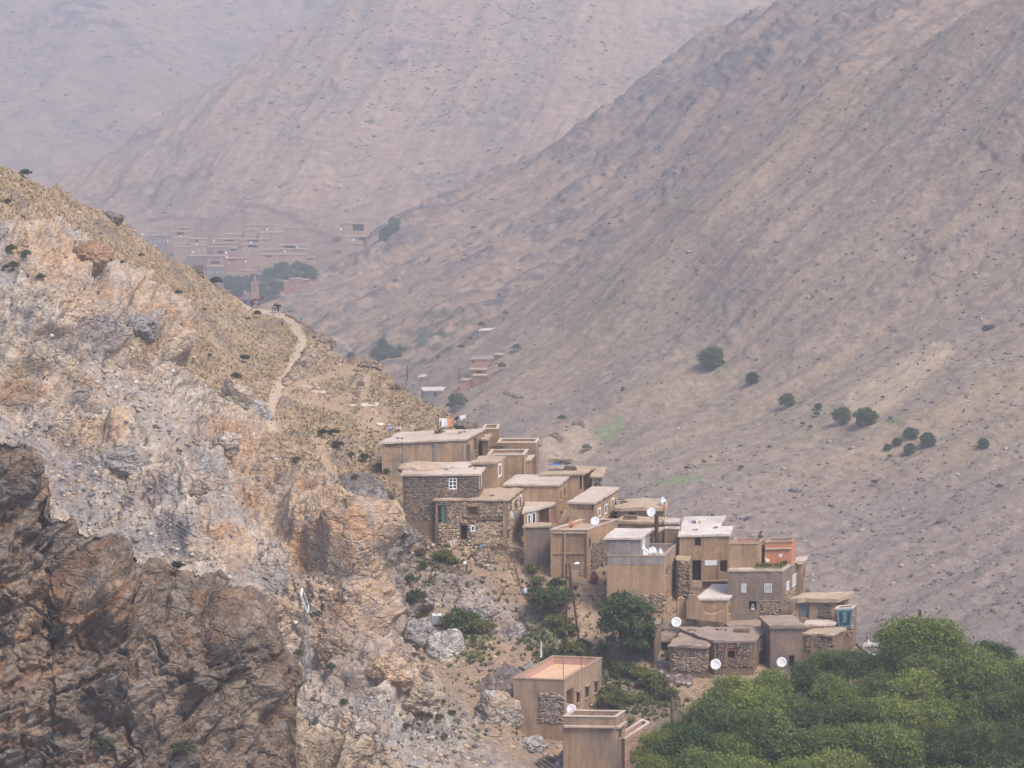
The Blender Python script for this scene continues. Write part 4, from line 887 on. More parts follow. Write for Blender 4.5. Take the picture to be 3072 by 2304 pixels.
    def stones(s, side, x0, y0, x1, y1, size=0.34, pal=PAL_MID, single=False, bed=mortar):
        """rubble masonry: each stone stands proud of an earth bed"""
        size = size*0.8; pal = [tuple(c*1.1 for c in q) for q in pal]
        u0, u1, v0, v1 = s.rect(side, x0, y0, x1, y1)
        if u1-u0 < 0.3 or v1-v0 < 0.3: return s
        a, u, n, L = s.frame(side); ops = [o for o in s.open[side]]
        pts = []; sizes = []
        v = v0+size*0.3
        while v < v1-size*0.2:
            hh = size*random.uniform(0.6, 0.95); x = u0+size*0.35+random.random()*0.2
            while x < u1-size*0.3:
                w = size*random.uniform(0.65, 1.5)
                edge = min(x-u0, u1-x-w, (v-v0)*1.2, (v1-v)*1.2)
                if (edge > size*0.8 or random.random() > 0.38) and not any(o[0]-w*0.5-0.04 < x+w/2 < o[1]+w*0.5+0.04 and o[2]-hh*0.55 < v < o[3]+hh*0.55 for o in ops):
                    pts.append((x+w/2, v+random.uniform(-0.05, 0.05))); sizes.append((w, hh))
                x += w*0.96
            v += hh*0.86
        V = []; Fc = []; Cc = []; b = 0; cnt = 0
        for (x, v), (w, hh) in zip(pts, sizes):
            pos = np.array([a[0], a[1], 0])+u*x+n*0.01; pos[2] = v
            ang = math.atan2(u[1], u[0]); rz = random.uniform(-0.25, 0.25)
            k = random.randrange(8); c = np.array(random.choice(pal))*random.uniform(0.8, 1.2)
            vv = STV[k]*np.array([w*1.1, 0.20, hh*1.45]); cr, sr = math.cos(rz), math.sin(rz)
            vv = np.stack([vv[:, 0]*cr-vv[:, 2]*sr, vv[:, 1], vv[:, 0]*sr+vv[:, 2]*cr], -1)
            ca, sa = math.cos(ang), math.sin(ang)
            vv = np.stack([vv[:, 0]*ca-vv[:, 1]*sa, vv[:, 0]*sa+vv[:, 1]*ca, vv[:, 2]], -1)
            if single and cnt < 290:
                key = (k, int(c[0]*1e6))
                me = mesh('stone', vv, [tuple(f) for f in STF[k]], stonem, cols=np.repeat(c[None], len(vv), 0))
                ob('stone', me, s.root, pos-np.array(s.root.location)); cnt += 1
            else:
                V.append(vv+pos); Fc.append(STF[k]+b); b += len(vv); Cc.append(np.repeat(c[None], len(vv), 0))
        if V: tag(wpart('stonework', np.concatenate(V), np.concatenate(Fc), stonem, s.root, cols=np.concatenate(Cc)), kind='stuff')
        return s
def beams(h, side, n, r_=0.07, out=0.35):
    """roof beam ends poking out under the slab"""
    a, u, nn, L = h.frame(side)
    for k in range(n):
        p = np.array([a[0], a[1], h.zt-h.th-0.10])+u*(0.3+(L-0.6)*(k+0.5*random.random())/n); m = MB(); m.tube([p-nn*0.1, p+nn*(out*random.uniform(0.7, 1.2))], r_, 6); m.build('roof_beam', wood, h.root)
def rc(Z, x0, y0, x1, y1): return (*Z(x0, y0), *Z(x1, y1))
def H(Z, label, FL, FR, BR, yb, wall, roof, ops=(), Y=None, **k):
    BL = k.pop('BL', None)
    h = House(label, Z(*FL), Z(*FR), Z(*BR), Z(0, yb)[1], wall, roof, Y=Y, BL=Z(*BL) if BL else None, **k)
    for o in ops: h.opening(o[0], *rc(Z, *o[1:5]), o[5], *(o[6:] or ()))
    h.finish(); return h
GV = 'houses of the hillside village'
# --- upper cluster (zoom frame 1)
h1 = H(Z1, 'long topmost house with wide pale roof and concrete pillars framing earth panels', (125, 348), (808, 318), (958, 238), 520, concrete, roofpale,
       [('right', 832, 375, 852, 505, 'greydoor'), ('right', 893, 318, 913, 418, 'dark'), ('front', 234, 428, 256, 448, 'hole')], over=0.25, group=GV)
for x in ((300, 330), (552, 582), (796, 808)): h1.panel('pillar', 'front', *rc(Z1, x[0], 335, x[1], 560), greyplaster, 0.10)
for r_ in ((160, 398, 298, 500), (334, 405, 470, 560), (584, 352, 795, 515)): h1.panel('infill_panel', 'front', *rc(Z1, *r_), orange_mud, 0.04)
h1.stones('front', *rc(Z1, 150, 352, 300, 392), 0.3, PAL_DARK)
h2 = H(Z1, 'dark rubble stone house with a white casement window under a pale roof', (296, 614), (930, 610), (968, 558), 1000, mortar, roofpale,
       [('front', 680, 648, 748, 742, 'casement'), ('right', 936, 625, 950, 725, 'whitedoor')], Y=Yv(Z1(0, 1210)[1])+0.8, over=0.22, group=GV)
h2.stones('front', *rc(Z1, 300, 622, 925, 990), 0.36, PAL_DARK, single=True)
h2b = H(Z1, 'low pale roof terrace behind the dark rubble stone house, earth heaped on its end', (420, 566), (822, 560), (868, 515), 660, mud, roofpale, Y=float(ray_z(*Z1(822, 560), h2.zt+0.12)[1]), group=GV)
h3 = H(Z1, 'two storey rubble stone house with open teal door and brown shutter', (568, 824), (1160, 824), (1300, 722), 1210, mortar, roofmud,
       [('front', 588, 870, 662, 1018, 'tealdoor'), ('front', 850, 882, 916, 952, 'shutter'), ('front', 780, 1040, 832, 1160, 'darkdoor', 0.5), ('front', 872, 1048, 890, 1080, 'white_frame'),
        ('right', 1186, 828, 1200, 925, 'dark'), ('right', 1230, 835, 1243, 905, 'dark'), ('right', 1268, 800, 1282, 895, 'white_frame'), ('right', 1172, 1075, 1182, 1140, 'dark'), ('right', 1240, 1035, 1250, 1080, 'dark')], over=0.2, th=0.18, group=GV)
h3.panel('corner_pillar', 'front', *rc(Z1, 1130, 830, 1160, 1210), tan, 0.12); h3.panel('lintel', 'front', *rc(Z1, 838, 868, 924, 880), concrete, 0.3); h3.panel('timber_band', 'front', *rc(Z1, 920, 984, 1128, 992), wood, 0.2)
h3.stones('front', *rc(Z1, 572, 830, 1128, 975), 0.34, PAL_MID); h3.stones('front', *rc(Z1, 850, 1000, 1128, 1210), 0.46, PAL_PALE, single=True)
h3.stones('front', *rc(Z1, 572, 970, 850, 1210), 0.4, PAL_MID+PAL_PALE)
h3.stones('right', *rc(Z1, 1166, 800, 1296, 1190), 0.36, PAL_PALE)
H(Z1, 'little plank lean-to shed below the open teal door', (582, 1052), (735, 1050), (756, 1032), 1155, wood, roofmud, group=GV, name='shed', cat='shed', Y=Yv(Z1(0, 1155)[1])-1, over=0.12, ops=[('right', 738, 1062, 748, 1140, 'dark')])
h4 = H(Z1, 'narrow mud tower room behind the dark rubble stone house', (880, 517), (1082, 517), (1138, 470), 715, tan, roofmud, [('right', 1095, 540, 1112, 625, 'white_frame')], Y=float(ray_z(*Z1(1082, 735), h3.zt)[1]), group=GV)
H(Z1, 'slim mud annex tucked against the long topmost house', (958, 322), (1004, 325), (1030, 285), 460, mud, roofmud, Y=318.5, group=GV)
H(Z1, 'small mud house with raised rim roof, topmost at the ridge', (962, 243), (1088, 243), (1105, 205), 360, mud, roofmud, Y=323, group=GV, parapet=0.3)
H(Z1, 'mud house with long thin pale rim, at the ridge beside branch pile', (1085, 358), (1408, 358), (1428, 322), 520, mud, roofmud, Y=316.5, group=GV, parapet=0.25)
h8 = H(Z1, 'mud house with shallow parapet roof and one corner pilaster', (1000, 460), (1306, 458), (1340, 412), 620, tan, roofmud, Y=312.5, group=GV, parapet=0.3)
h8.panel('pilaster', 'front', *rc(Z1, 1300, 470, 1306, 620), mud, 0.15)
H(Z1, 'low mud outbuilding with tilted slab beside shallow parapet house', (1318, 492), (1345, 490), (1402, 437), 600, mud, roofpale, Y=314, group=GV)
h9 = H(Z1, 'tall tan house with broad pinkish roof in the village middle', (1142, 696), (1585, 698), (1680, 622), 1050, tan, roofpale,
       [('right', 1603, 755, 1617, 830, 'dark'), ('right', 1637, 735, 1651, 800, 'dark'), ('right', 1606, 925, 1622, 1045, 'bluedoor')], Y=Yv(Z1(0, 1000)[1])+1, group=GV)
h10 = H(Z1, 'low tan house with slanting roof edge and shadowed porch', (1302, 925), (1525, 868), (1588, 815), 1060, tan, roofpale,
        [('front', 1338, 955, 1354, 1030, 'white_frame'), ('front', 1376, 940, 1396, 1025, 'white_frame'), ('front', 1428, 890, 1512, 1035, 'recess', 1.2)], Y=Yv(Z1(0, 1060)[1])+1, group=GV, BL=(1340, 808))
h10.panel('pillar', 'front', *rc(Z1, 1512, 880, 1522, 1050), pink, 0.06)
h11 = H(Z1, 'mud house with wide brown roof and open side porch', (1470, 610), (1788, 606), (1885, 548), 770, orange_mud, roofmud,
        [('front', 1768, 620, 1786, 740, 'darkdoor'), ('right', 1797, 598, 1862, 745, 'recess', 1.5)], Y=309, group=GV, over=0.3)
H(Z1, 'small grey stone house with pale rim at the ridge end', (1868, 628), (1942, 628), (1985, 560), 725, greyplaster, roofmud, Y=309.5, group=GV).stones('front', *rc(Z1, 1870, 635, 1940, 720), 0.35, PAL_DARK)
h13 = H(Z1, 'brown mud house with three white arched windows along its side', (1680, 842), (1885, 848), (2080, 725), 1040, orange_mud, roofpale,
        [('right', 1924, 905, 1937, 958, 'white_frame'), ('right', 1975, 875, 1989, 935, 'white_frame'), ('right', 2033, 825, 2047, 900, 'white_frame'), ('front', 1866, 866, 1881, 918, 'dark'), ('front', 1702, 852, 1862, 910, 'niche', 0.15)], Y=299, group=GV)
h13.stones('right', *rc(Z1, 1890, 950, 2070, 1030), 0.35, PAL_PALE)
h16 = H(Z1, 'tall walled earth building with pilasters and pale top band', (1522, 1078), (1830, 1080), (2085, 992), 1500, orange_mud, roofmud, Y=294, group=GV, parapet=0.4,
        ops=[('right', 1845, 1150, 1860, 1215, 'dark')])
for x in (1525, 1635, 1820): h16.panel('pilaster', 'front', *rc(Z1, x, 1080, x+18, 1480), tan, 0.18)
h16.panel('string_course', 'front', *rc(Z1, 1545, 1262, 1818, 1278), tan, 0.1); h16.panel('cornice', 'front', *rc(Z1, 1545, 1095, 1818, 1106), roofmud, 0.2)
h16.stones('right', *rc(Z1, 1850, 1160, 1990, 1480), 0.36, PAL_DARK)
h16b = H(Z1, 'low yard wall building with weathered grey top beside walled earth building', (1308, 1042), (1512, 1042), (1525, 1020), 1250, darkrender, roofmud, Y=296, group=GV)
# --- right half of the village (zoom frame 2)
h14 = H(Z2, 'low mud house with thick sagging thatch-edged roof at the ridge', (370, 302), (712, 300), (722, 240), 365, mud, roofmud, [('front', 455, 335, 510, 357, 'dark')], Y=303, group=GV, th=0.35, over=0.3, jit=0.12)
h15 = H(Z2, 'tan house with broad flat earth roof behind the pole pair', (370, 400), (692, 405), (735, 372), 520, tan, roofmud, Y=300, group=GV, th=0.3)
H(Z2, 'little mud block just behind the pole pair', (560, 480), (672, 472), (702, 447), 600, orange_mud, roofmud, Y=294.5, group=GV)
H(Z2, 'small grey annex with pale roof beside the white roofed house', (728, 410), (830, 410), (838, 382), 520, greyplaster, roofpale, Y=299, group=GV)
H(Z2, 'low mud yard block in front of the small grey annex', (724, 460), (826, 462), (832, 448), 590, mud, roofmud, Y=294, group=GV, parapet=0.2)
h17 = H(Z2, 'tan house with grey cement upper storey and roof terrace', (297, 662), (722, 662), (812, 572), 1040, orange_mud, roofpale,
        [('right', 733, 742, 744, 800, 'dark'), ('right', 757, 722, 768, 778, 'dark'), ('right', 780, 702, 791, 758, 'dark'), ('right', 773, 890, 784, 935, 'dark'), ('right', 740, 912, 750, 942, 'dark')], group=GV, parapet=0.9, pmat=greyplaster, ext=3.5)
h17.panel('cement_band', 'front', *rc(Z2, 299, 664, 721, 722), greyplaster, 0.03); h17.panel('cement_band', 'right', *rc(Z2, 724, 600, 806, 655), greyplaster, 0.03)
h17.stones('front', *rc(Z2, 300, 935, 720, 1070), 0.36, PAL_MID); h17.stones('right', *rc(Z2, 726, 950, 808, 1160), 0.36, PAL_PALE)
h17u = House('grey cement roof room with a white slab roof', Z2(292, 522), Z2(540, 522), Z2(612, 457), Z2(0, 722)[1], greyplaster, roofwhite, Y=float(h17.FR[1])+0.4, group=GV, ext=0.1, over=0.22)
for o in ((520, 566, 531, 628), (556, 532, 577, 602)): h17u.opening('right', *rc(Z2, *o), 'casement')
h17u.finish()
h18 = H(Z2, 'tan house with bright white roof and dark gridded window', (832, 503), (1200, 496), (1216, 440), 872, tan, roofwhite,
        [('front', 945, 525, 990, 585, 'brown_grid'), ('front', 926, 690, 990, 842, 'darkdoor', 0.4), ('front', 1132, 690, 1184, 780, 'recess', 1.2)], group=GV, Y=292)
h18.panel('white_board', 'front', *rc(Z2, 1018, 690, 1110, 728), white, 0.05); h18.panel('pillar', 'front', *rc(Z2, 992, 690, 1014, 850), concrete, 0.1); h18.panel('floor_band', 'front', *rc(Z2, 1014, 834, 1196, 842), concrete, 0.35)
h18.panel('pillar', 'front', *rc(Z2, 1112, 690, 1128, 850), concrete, 0.1)
H(Z2, 'low block with white roof stepping back behind gridded window house', (845, 452), (1115, 445), (1160, 365), 520, tan, roofwhite, Y=299, group=GV, BL=(880, 370))
h18c = H(Z2, 'crumbling rubble stone buttress beside the grey roof terrace house', (810, 690), (905, 700), (915, 640), 960, mortar, roofmud, Y=289, group=GV, name='stone_buttress', cat='buttress', over=0.02, th=0.1)
h18c.stones('front', *rc(Z2, 812, 695, 905, 955), 0.4, PAL_MID)
h19 = H(Z2, 'big dark rendered house with white window grilles below the terracotta terrace', (1195, 758), (1590, 758), (1690, 690), 1095, darkrender, roofpale,
        [('front', 1463, 868, 1507, 922, 'grille'), ('front', 1292, 868, 1320, 922, 'grille'), ('front', 1345, 992, 1400, 1056, 'darkdoor', 0.4), ('right', 1622, 850, 1636, 905, 'grille'), ('right', 1665, 797, 1690, 872, 'grille')], group=GV, ext=2, over=0.1)
h19.stones('front', *rc(Z2, 1420, 1000, 1585, 1090), 0.34, PAL_MID); h19.panel('string_course', 'front', *rc(Z2, 1410, 985, 1588, 992), concrete, 0.06)
h19.stones('right', *rc(Z2, 1600, 900, 1690, 990), 0.34, PAL_MID)
zr = h19.zt
def on_roof(label, Z, FL, FR, BR, ybase_zoom, wall, roof, zbase, **k):
    """a storey standing on a roof at height zbase: its depth follows from where its foot meets that roof"""
    p = ray_z(*Z(FR[0], ybase_zoom), zbase)
    return House(label, Z(*FL), Z(*FR), Z(*BR), Z(0, ybase_zoom)[1], wall, roof, Y=float(p[1]), ext=0.02, **k)
h19u = on_roof('tan roof storey with pink parapet beside the terracotta terrace', Z2, (1195, 572), (1412, 572), (1462, 530), 745, tan, pink, zr, group=GV, parapet=0.55, pmat=pink)
h19u.finish()
h19t = on_roof('terracotta painted roof room with pink parapet above planted ledge', Z2, (1462, 560), (1662, 556), (1692, 526), 722, terracotta, pink, zr, group=GV, parapet=0.8, pmat=pink)
h19t.finish(); h19t.panel('cornice', 'front', *rc(Z2, 1464, 598, 1660, 606), roofpale, 0.2)
h20 = H(Z2, 'narrow house with two stacked balcony slabs behind terracotta room', (1690, 692), (1742, 690), (1765, 662), 900, mud, roofpale, [('right', 1745, 740, 1758, 830, 'dark')], Y=290, group=GV)
h20.panel('balcony_slab', 'front', *rc(Z2, 1695, 700, 1740, 710), roofpale, 0.6)
h21 = H(Z2, 'low tan house with bright white roof above the ruined mud walls', (960, 970), (1180, 970), (1298, 870), 1150, tan, roofwhite,
        [('right', 1194, 1020, 1205, 1085, 'dark'), ('right', 1215, 1000, 1227, 1130, 'darkdoor'), ('right', 1238, 982, 1248, 1040, 'dark'), ('right', 1268, 955, 1280, 1012, 'dark')], group=GV)
h22 = H(Z2, 'stone house with red framed window and wide grey earth roof', (1090, 1282), (1380, 1280), (1486, 1180), 1470, mortar, roofgrey,
        [('front', 1190, 1357, 1239, 1413, 'redwin'), ('right', 1424, 1282, 1438, 1342, 'white_frame'), ('right', 1459, 1222, 1472, 1290, 'white_frame')], group=GV, BL=(830, 1185))
h22.stones('front', *rc(Z2, 1092, 1288, 1378, 1475), 0.36, PAL_DARK); h22.panel('pillar', 'front', *rc(Z2, 1345, 1290, 1380, 1470), mud, 0.1); h22.panel('pillar', 'front', *rc(Z2, 1168, 1300, 1184, 1470), mud, 0.14)
h22d = H(Z2, 'dark rendered house with cream roof edge and a dark doorway', (1505, 1172), (1740, 1168), (1665, 1098), 1480, darkrender, roofgrey, [('front', 1638, 1392, 1680, 1480, 'darkdoor', 0.4)], group=GV, th=0.3, Y=276.5)
h22e = H(Z2, 'low earth roofed house between white roof house and red window house', (1200, 1172), (1500, 1170), (1440, 1100), 1300, mud, roofgrey, Y=283, group=GV)
h22c = H(Z2, 'curved edge stone shed with ragged thatch rim', (765, 1312), (1020, 1322), (1100, 1245), 1500, mortar, roofgrey, group=GV, jit=0.12, th=0.2, over=0.25, BL=(860, 1225), cat='shed', name='stone_shed')
h22c.stones('front', *rc(Z2, 766, 1325, 1018, 1510), 0.38, PAL_MID); h22c.stones('right', *rc(Z2, 1025, 1300, 1085, 1470), 0.36, PAL_MID)
H(Z2, 'small roofed byre with a black opening beside the curved stone shed', (662, 1277), (752, 1274), (835, 1195), 1370, mortar, roofgrey, [('front', 668, 1282, 748, 1362, 'darkdoor', 0.5)], group=GV, cat='shed', name='byre', Y=281, jit=0.1)
hp = H(Z2, 'stone and earth buttress wall below the big leafy tree', (575, 1150), (655, 1205), (700, 1130), 1480, mortar, roofgrey, group=GV, name='stone_buttress', cat='buttress', Y=277, over=0.02, th=0.1, BL=(600, 1110))
hp.stones('front', *rc(Z2, 577, 1165, 635, 1480), 0.38, PAL_MID); hp.panel('pillar', 'front', *rc(Z2, 636, 1205, 655, 1480), mud, 0.1)
h23 = H(Z2, 'low stone house with pinkish roof half hidden by trees', (1740, 1227), (1960, 1234), (2045, 1190), 1380, mortar, roofmud, group=GV, Y=277.5)
h23.stones('front', *rc(Z2, 1745, 1245, 1955, 1380), 0.4, PAL_DARK); h23.panel('pillar', 'front', *rc(Z2, 1800, 1240, 1825, 1380), mud, 0.1)
h24 = H(Z2, 'mud house with sagging earth roof and blue grey door', (1690, 970), (1985, 972), (2080, 932), 1130, orange_mud, roofmud,
        [('front', 1722, 1002, 1785, 1115, 'bluedoor'), ('right', 1990, 975, 2045, 1048, 'recess', 1.5)], group=GV, th=0.4, over=0.35, jit=0.14)
h24.stones('front', *rc(Z2, 1845, 1008, 1945, 1115), 0.34, PAL_DARK)
h24b = H(Z2, 'stone terrace wall where the patterned rug hangs', (1975, 1052), (2112, 1046), (2140, 1022), 1260, mortar, roofpale, group=GV, Y=281.5, name='terrace_wall', cat='wall', parapet=0.2)
h24b.stones('front', *rc(Z2, 1978, 1060, 2110, 1250), 0.36, PAL_MID)
h24c = H(Z2, 'low stone terrace with flat pale top below the blue grey door', (1745, 1165), (1970, 1160), (1990, 1128), 1240, mortar, roofpale, group=GV, Y=280, name='stone_terrace', cat='wall', over=0.05)
h24c.stones('front', *rc(Z2, 1750, 1172, 1970, 1235), 0.36, PAL_DARK)
# --- lower houses (zoom frame 3)
L1 = H(Z3, 'tan house with pink roof terrace and three small side windows', (110, 922), (527, 938), (838, 753), 1290, concrete, roofpink,
       [('right', 547, 1008, 607, 1150, 'recess', 0.8), ('right', 632, 1030, 662, 1125, 'dark'), ('right', 704, 985, 735, 1080, 'dark'), ('right', 779, 942, 807, 1040, 'dark')], group=GV, parapet=0.75, pmat=pink)
L1.stones('front', *rc(Z3, 300, 1040, 518, 1290), 0.32, PAL_GREY+PAL_MID)
for x0, y0, x1 in ((628, 1024, 668), (700, 979, 740), (775, 936, 812)): L1.panel('lintel', 'right', *rc(Z3, x0, y0-8, x1, y0), concrete, 0.22)
L1.panel('string_course', 'right', *rc(Z3, 610, 960, 835, 968), concrete, 0.06)
L2 = H(Z3, 'concrete house with plain parapet terrace below the pink roof house', (520, 1236), (955, 1242), (1032, 1190), 1700, concrete, roofpink, [('right', 980, 1335, 1002, 1415, 'dark')], group=GV, parapet=0.95)
L2.panel('cornice', 'front', *rc(Z3, 500, 1308, 955, 1322), roofpale, 0.3); L2.panel('cornice', 'right', *rc(Z3, 958, 1290, 1040, 1305), roofpale, 0.3)
L3 = H(Z3, 'pinkish balcony house with pierced parapet beside the concrete house', (965, 1395), (1030, 1425), (1235, 1288), 1740, pink, roofpink,
       [('right', 1070, 1520, 1086, 1602, 'shutter'), ('right', 1120, 1488, 1140, 1566, 'shutter'), ('right', 1194, 1495, 1208, 1560, 'dark')], group=GV, parapet=0.8, Y=256.0)
for k in range(14):
    t = k/13; x = 1040+t*185; y = 1440-t*125; L3.panel('baluster', 'right', *rc(Z3, x, y, x+5, y+34), darkrender, 0.03)
H(Z3, 'small white cube roof at the orchard edge beside pinkish balcony house', (1240, 1535), (1290, 1532), (1310, 1515), 1600, roofwhite, roofwhite, Y=257, group=GV, over=0.05)
H(Z4, 'white roof slab house sunk among the orchard trees', (890, 640), (1105, 640), (1132, 615), 720, roofwhite, roofwhite, Y=283, group=GV)
H(lambda x, y: (x, y), 'small grey shed with white slab roof on the grassy slope', (1050, 1217), (1128, 1216), (1132, 1208), 1262, greyplaster, roofwhite, Y=346, group=GV, name='shed', cat='shed')
beams(h11, 'front', 9); beams(h14, 'front', 12); beams(h24, 'front', 10); beams(h24, 'right', 5); beams(h22c, 'front', 8); beams(h15, 'front', 10); beams(h13, 'right', 8); beams(h22, 'front', 9); beams(h4, 'front', 7); beams(h3, 'front', 12, 0.05, 0.22)
# ruined mud wall
def slab_poly(name, label, cat, pts, yb, mat, th=0.4, Y=None):
    Y = Yv(yb) if Y is None else Y
    P = [unproj(x, y, Y) for x, y in pts]; n = len(P); b = np.array([0, th, 0])
    c = np.mean(P, 0); V = np.array(P+[p+b for p in P])
    Fc = [tuple(range(n))[::-1], tuple(range(n, 2*n))]+[(k, (k+1) % n, n+(k+1) % n, n+k) for k in range(n)]
    o = ob(name, mesh(name, V-c, Fc, mat), None, c); return tag(o, label, cat)
slab_poly('ruined_wall', 'crumbling rounded mud wall stump beside the white roofed house', 'wall', [Z2(*p) for p in [(884, 1120), (884, 985), (900, 952), (935, 945), (962, 955), (985, 1000), (1005, 1050), (1020, 1080), (1050, 1090), (1100, 1085), (1170, 1060), (1172, 1150)]], Z2(0, 1150)[1], orange_mud, 0.5, Y=282.6)
slab_poly('ruined_wall', 'low stub of mud wall with rounded top', 'wall', [Z2(*p) for p in [(812, 1120), (812, 1000), (822, 975), (845, 965), (868, 978), (882, 1010), (884, 1120)]], Z2(0, 1120)[1], orange_mud, 0.7, Y=283.4)
# ------------------------------------------------------------------ far village and houses across the valley
def far_house(Z, x0, yt, x1, yb, wall, roof, label, Y, win=0, loggia=None, dx=10, dv=9, group='houses of the hazy far village', wk='white_frame', name='far_house'):
    h = House(label, Z(x0, yt), Z(x1-dx, yt), Z(x1, yt-dv), Z(0, yb)[1], wall, roof, Y=Y, group=group, over=0.22, th=0.32, ext=5, jit=0.12, name=name)
    if loggia: h.opening('front', *rc(Z, *loggia), 'darkdoor', 1.0)
    for k in range(win):
        x = x0+(x1-dx-x0)*(k+0.5)/win; y = yt+(yb-yt)*0.45
        if loggia and loggia[0]-6 < x < loggia[2]+6 and loggia[1]-8 < y < loggia[3]+8: continue
        h.opening('front', *rc(Z, x-4.2, y-6, x+4.2, y+7), wk, 0.3)
    h.finish(); return h
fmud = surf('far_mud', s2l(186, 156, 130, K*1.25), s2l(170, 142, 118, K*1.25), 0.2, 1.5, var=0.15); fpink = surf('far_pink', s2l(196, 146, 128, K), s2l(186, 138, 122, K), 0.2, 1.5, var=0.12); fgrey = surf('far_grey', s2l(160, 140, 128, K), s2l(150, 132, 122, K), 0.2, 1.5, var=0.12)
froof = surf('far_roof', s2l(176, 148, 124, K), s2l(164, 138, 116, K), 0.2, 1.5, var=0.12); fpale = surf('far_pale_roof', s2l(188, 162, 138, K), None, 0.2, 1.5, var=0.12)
FV = [(120, 432, 285, 545, 'g', 3, None), (130, 407, 195, 440, 'm', 0, None), (350, 402, 490, 460, 'm', 1, (358, 405, 415, 430)), (372, 368, 492, 405, 'm', 0, (380, 370, 440, 382)), (330, 452, 470, 545, 'm', 2, None), (465, 460, 612, 525, 'm', 1, (510, 464, 535, 490)),
      (485, 517, 617, 605, 'm', 2, None), (345, 528, 482, 605, 'm', 0, None), (450, 602, 615, 705, 'g', 0, None), (607, 602, 767, 690, 'p', 2, (645, 648, 715, 668)), (605, 688, 757, 800, 'g', 3, None), (650, 527, 802, 600, 'p', 1, (698, 562, 750, 582)), (797, 537, 867, 615, 'p', 1, (800, 540, 850, 560)),
      (650, 497, 880, 535, 'm', 0, None), (672, 462, 907, 505, 'm', 2, (760, 465, 840, 482)), (737, 422, 917, 468, 'm', 4, None), (920, 347, 1172, 395, 'm', 2, None), (920, 387, 1042, 450, 'm', 0, None), (900, 464, 1132, 520, 'm', 1, (955, 468, 1035, 490)), (895, 507, 1052, 600, 'm', 2, (950, 512, 1025, 532)),
      (1042, 407, 1247, 480, 'm', 3, None), (1250, 372, 1397, 425, 'm', 0, None), (1050, 592, 1202, 700, 'm', 0, (1100, 595, 1150, 612)), (1067, 552, 1197, 600, 'm', 0, None), (1197, 592, 1432, 690, 'm', 3, None), (1202, 512, 1457, 570, 'm', 1, (1250, 516, 1345, 545)),
      (1207, 548, 1467, 605, 'm', 0, None), (752, 622, 937, 710, 'p', 1, (790, 630, 860, 642)), (1437, 617, 1512, 650, 'm', 0, (1445, 620, 1500, 632)), (1715, 332, 1922, 420, 'm', 1, (1820, 340, 1915, 395)), (1720, 442, 1982, 510, 'm', 1, (1870, 448, 1975, 472)), (1797, 502, 1932, 580, 'm', 3, None), (880, 722, 1040, 760, 'm', 0, None)]
def YE(y, x=800): return float(TPS_E(np.array([Z5(x, y)[0]]), np.array([Z5(x, y)[1]]))[0])
TPS_E = TPS(E_ctrl, 3e-4)
names = {'m': ('brown mud walled', fmud), 'g': ('greyish', fgrey), 'p': ('pinkish', fpink)}
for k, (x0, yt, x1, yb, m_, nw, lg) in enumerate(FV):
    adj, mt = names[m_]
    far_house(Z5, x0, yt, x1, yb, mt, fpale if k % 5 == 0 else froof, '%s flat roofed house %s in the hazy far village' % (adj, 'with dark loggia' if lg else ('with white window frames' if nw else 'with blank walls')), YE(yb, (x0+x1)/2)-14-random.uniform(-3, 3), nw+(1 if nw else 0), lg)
pk = far_house(Z5, 1290, 792, 1400, 915, fpink, fpale, 'salmon pink house with stepped roof below the far village', 1400, 2, None, dx=14)
far_house(Z5, 1380, 800, 1460, 900, fpink, fpale, 'lower salmon wing of the stepped pink house', 1404, 1, None, dx=12)
far_house(Z5, 1250, 815, 1292, 915, fpink, fpale, 'narrow salmon stair wing of the stepped pink house', 1397, 0, None, dx=8)
far_house(Z5, 1530, 740, 1572, 775, fgrey, fpale, 'tiny pale hut beside the far orchard', 1420, 0, None)
# minaret
mn = empty('minaret', unproj(*Z5(1011, 960), 1390), 'slim salmon pink minaret with small lantern on top', 'minaret')
pm = np.array(mn.location); ps = 1390/FPX
def mbox(name, w, z0, z1, mt):
    m = MB(); m.box(pm+np.array([-w/2, -w/2, z0]), (w, 0, 0), (0, w, 0), (0, 0, z1-z0)); return m.build(name, mt, mn)
mbox('shaft', 3.5, 0, 8.4, fpink); mbox('gallery', 3.9, 8.4, 9.0, fpale); mbox('lantern', 1.3, 9.0, 11.6, fpink); mbox('cap', 0.8, 11.6, 12.6, fpale)
for k in range(8): 
    m = MB(); m.box(pm+np.array([-1.9+k*0.5, -1.97, 9.0]), (0.3, 0, 0), (0, 0.3, 0), (0, 0, 0.5)); m.build('merlon', fpale, mn)
for z in (4.5, 6.8):
    m = MB(); m.box(pm+np.array([-0.3, -1.8, z]), (0.6, 0, 0), (0, 0.04, 0), (0, 0, 1.0)); m.build('window', dark, mn)
# houses at the foot of the long slope
GM = 'houses at the foot of the long slope'
def midh(lbl, FL, FR, BR, yb, w, r, ops=(), Y=None, **k):
    xm, yy = Z6((FL[0]+FR[0])/2, yb); Y = float(C.at(xm, yy-4)[1])-3.0
    return H(Z6, lbl, FL, FR, BR, yb, w, r, ops, Y=Y, group=GM, over=0.25, th=0.3, ext=4, jit=0.1, name='slope_house', **k)
midh('terracotta house with grey roof on the far slope', (722, 628), (905, 626), (930, 598), 740, fpink, roofgrey, [('front', 898, 632, 904, 668, 'dark'), ('front', 742, 632, 756, 660, 'dark'), ('front', 868, 680, 897, 720, 'dark')])
midh('mud house with jutting roof just below the terracotta house', (712, 714), (850, 714), (868, 700), 790, mud, roofmud, [('front', 770, 728, 820, 745, 'darkdoor', 1.0)], Y=852)
midh('ruined low mud block below the terracotta house', (742, 762), (850, 764), (870, 752), 830, mud, roofmud, Y=846)
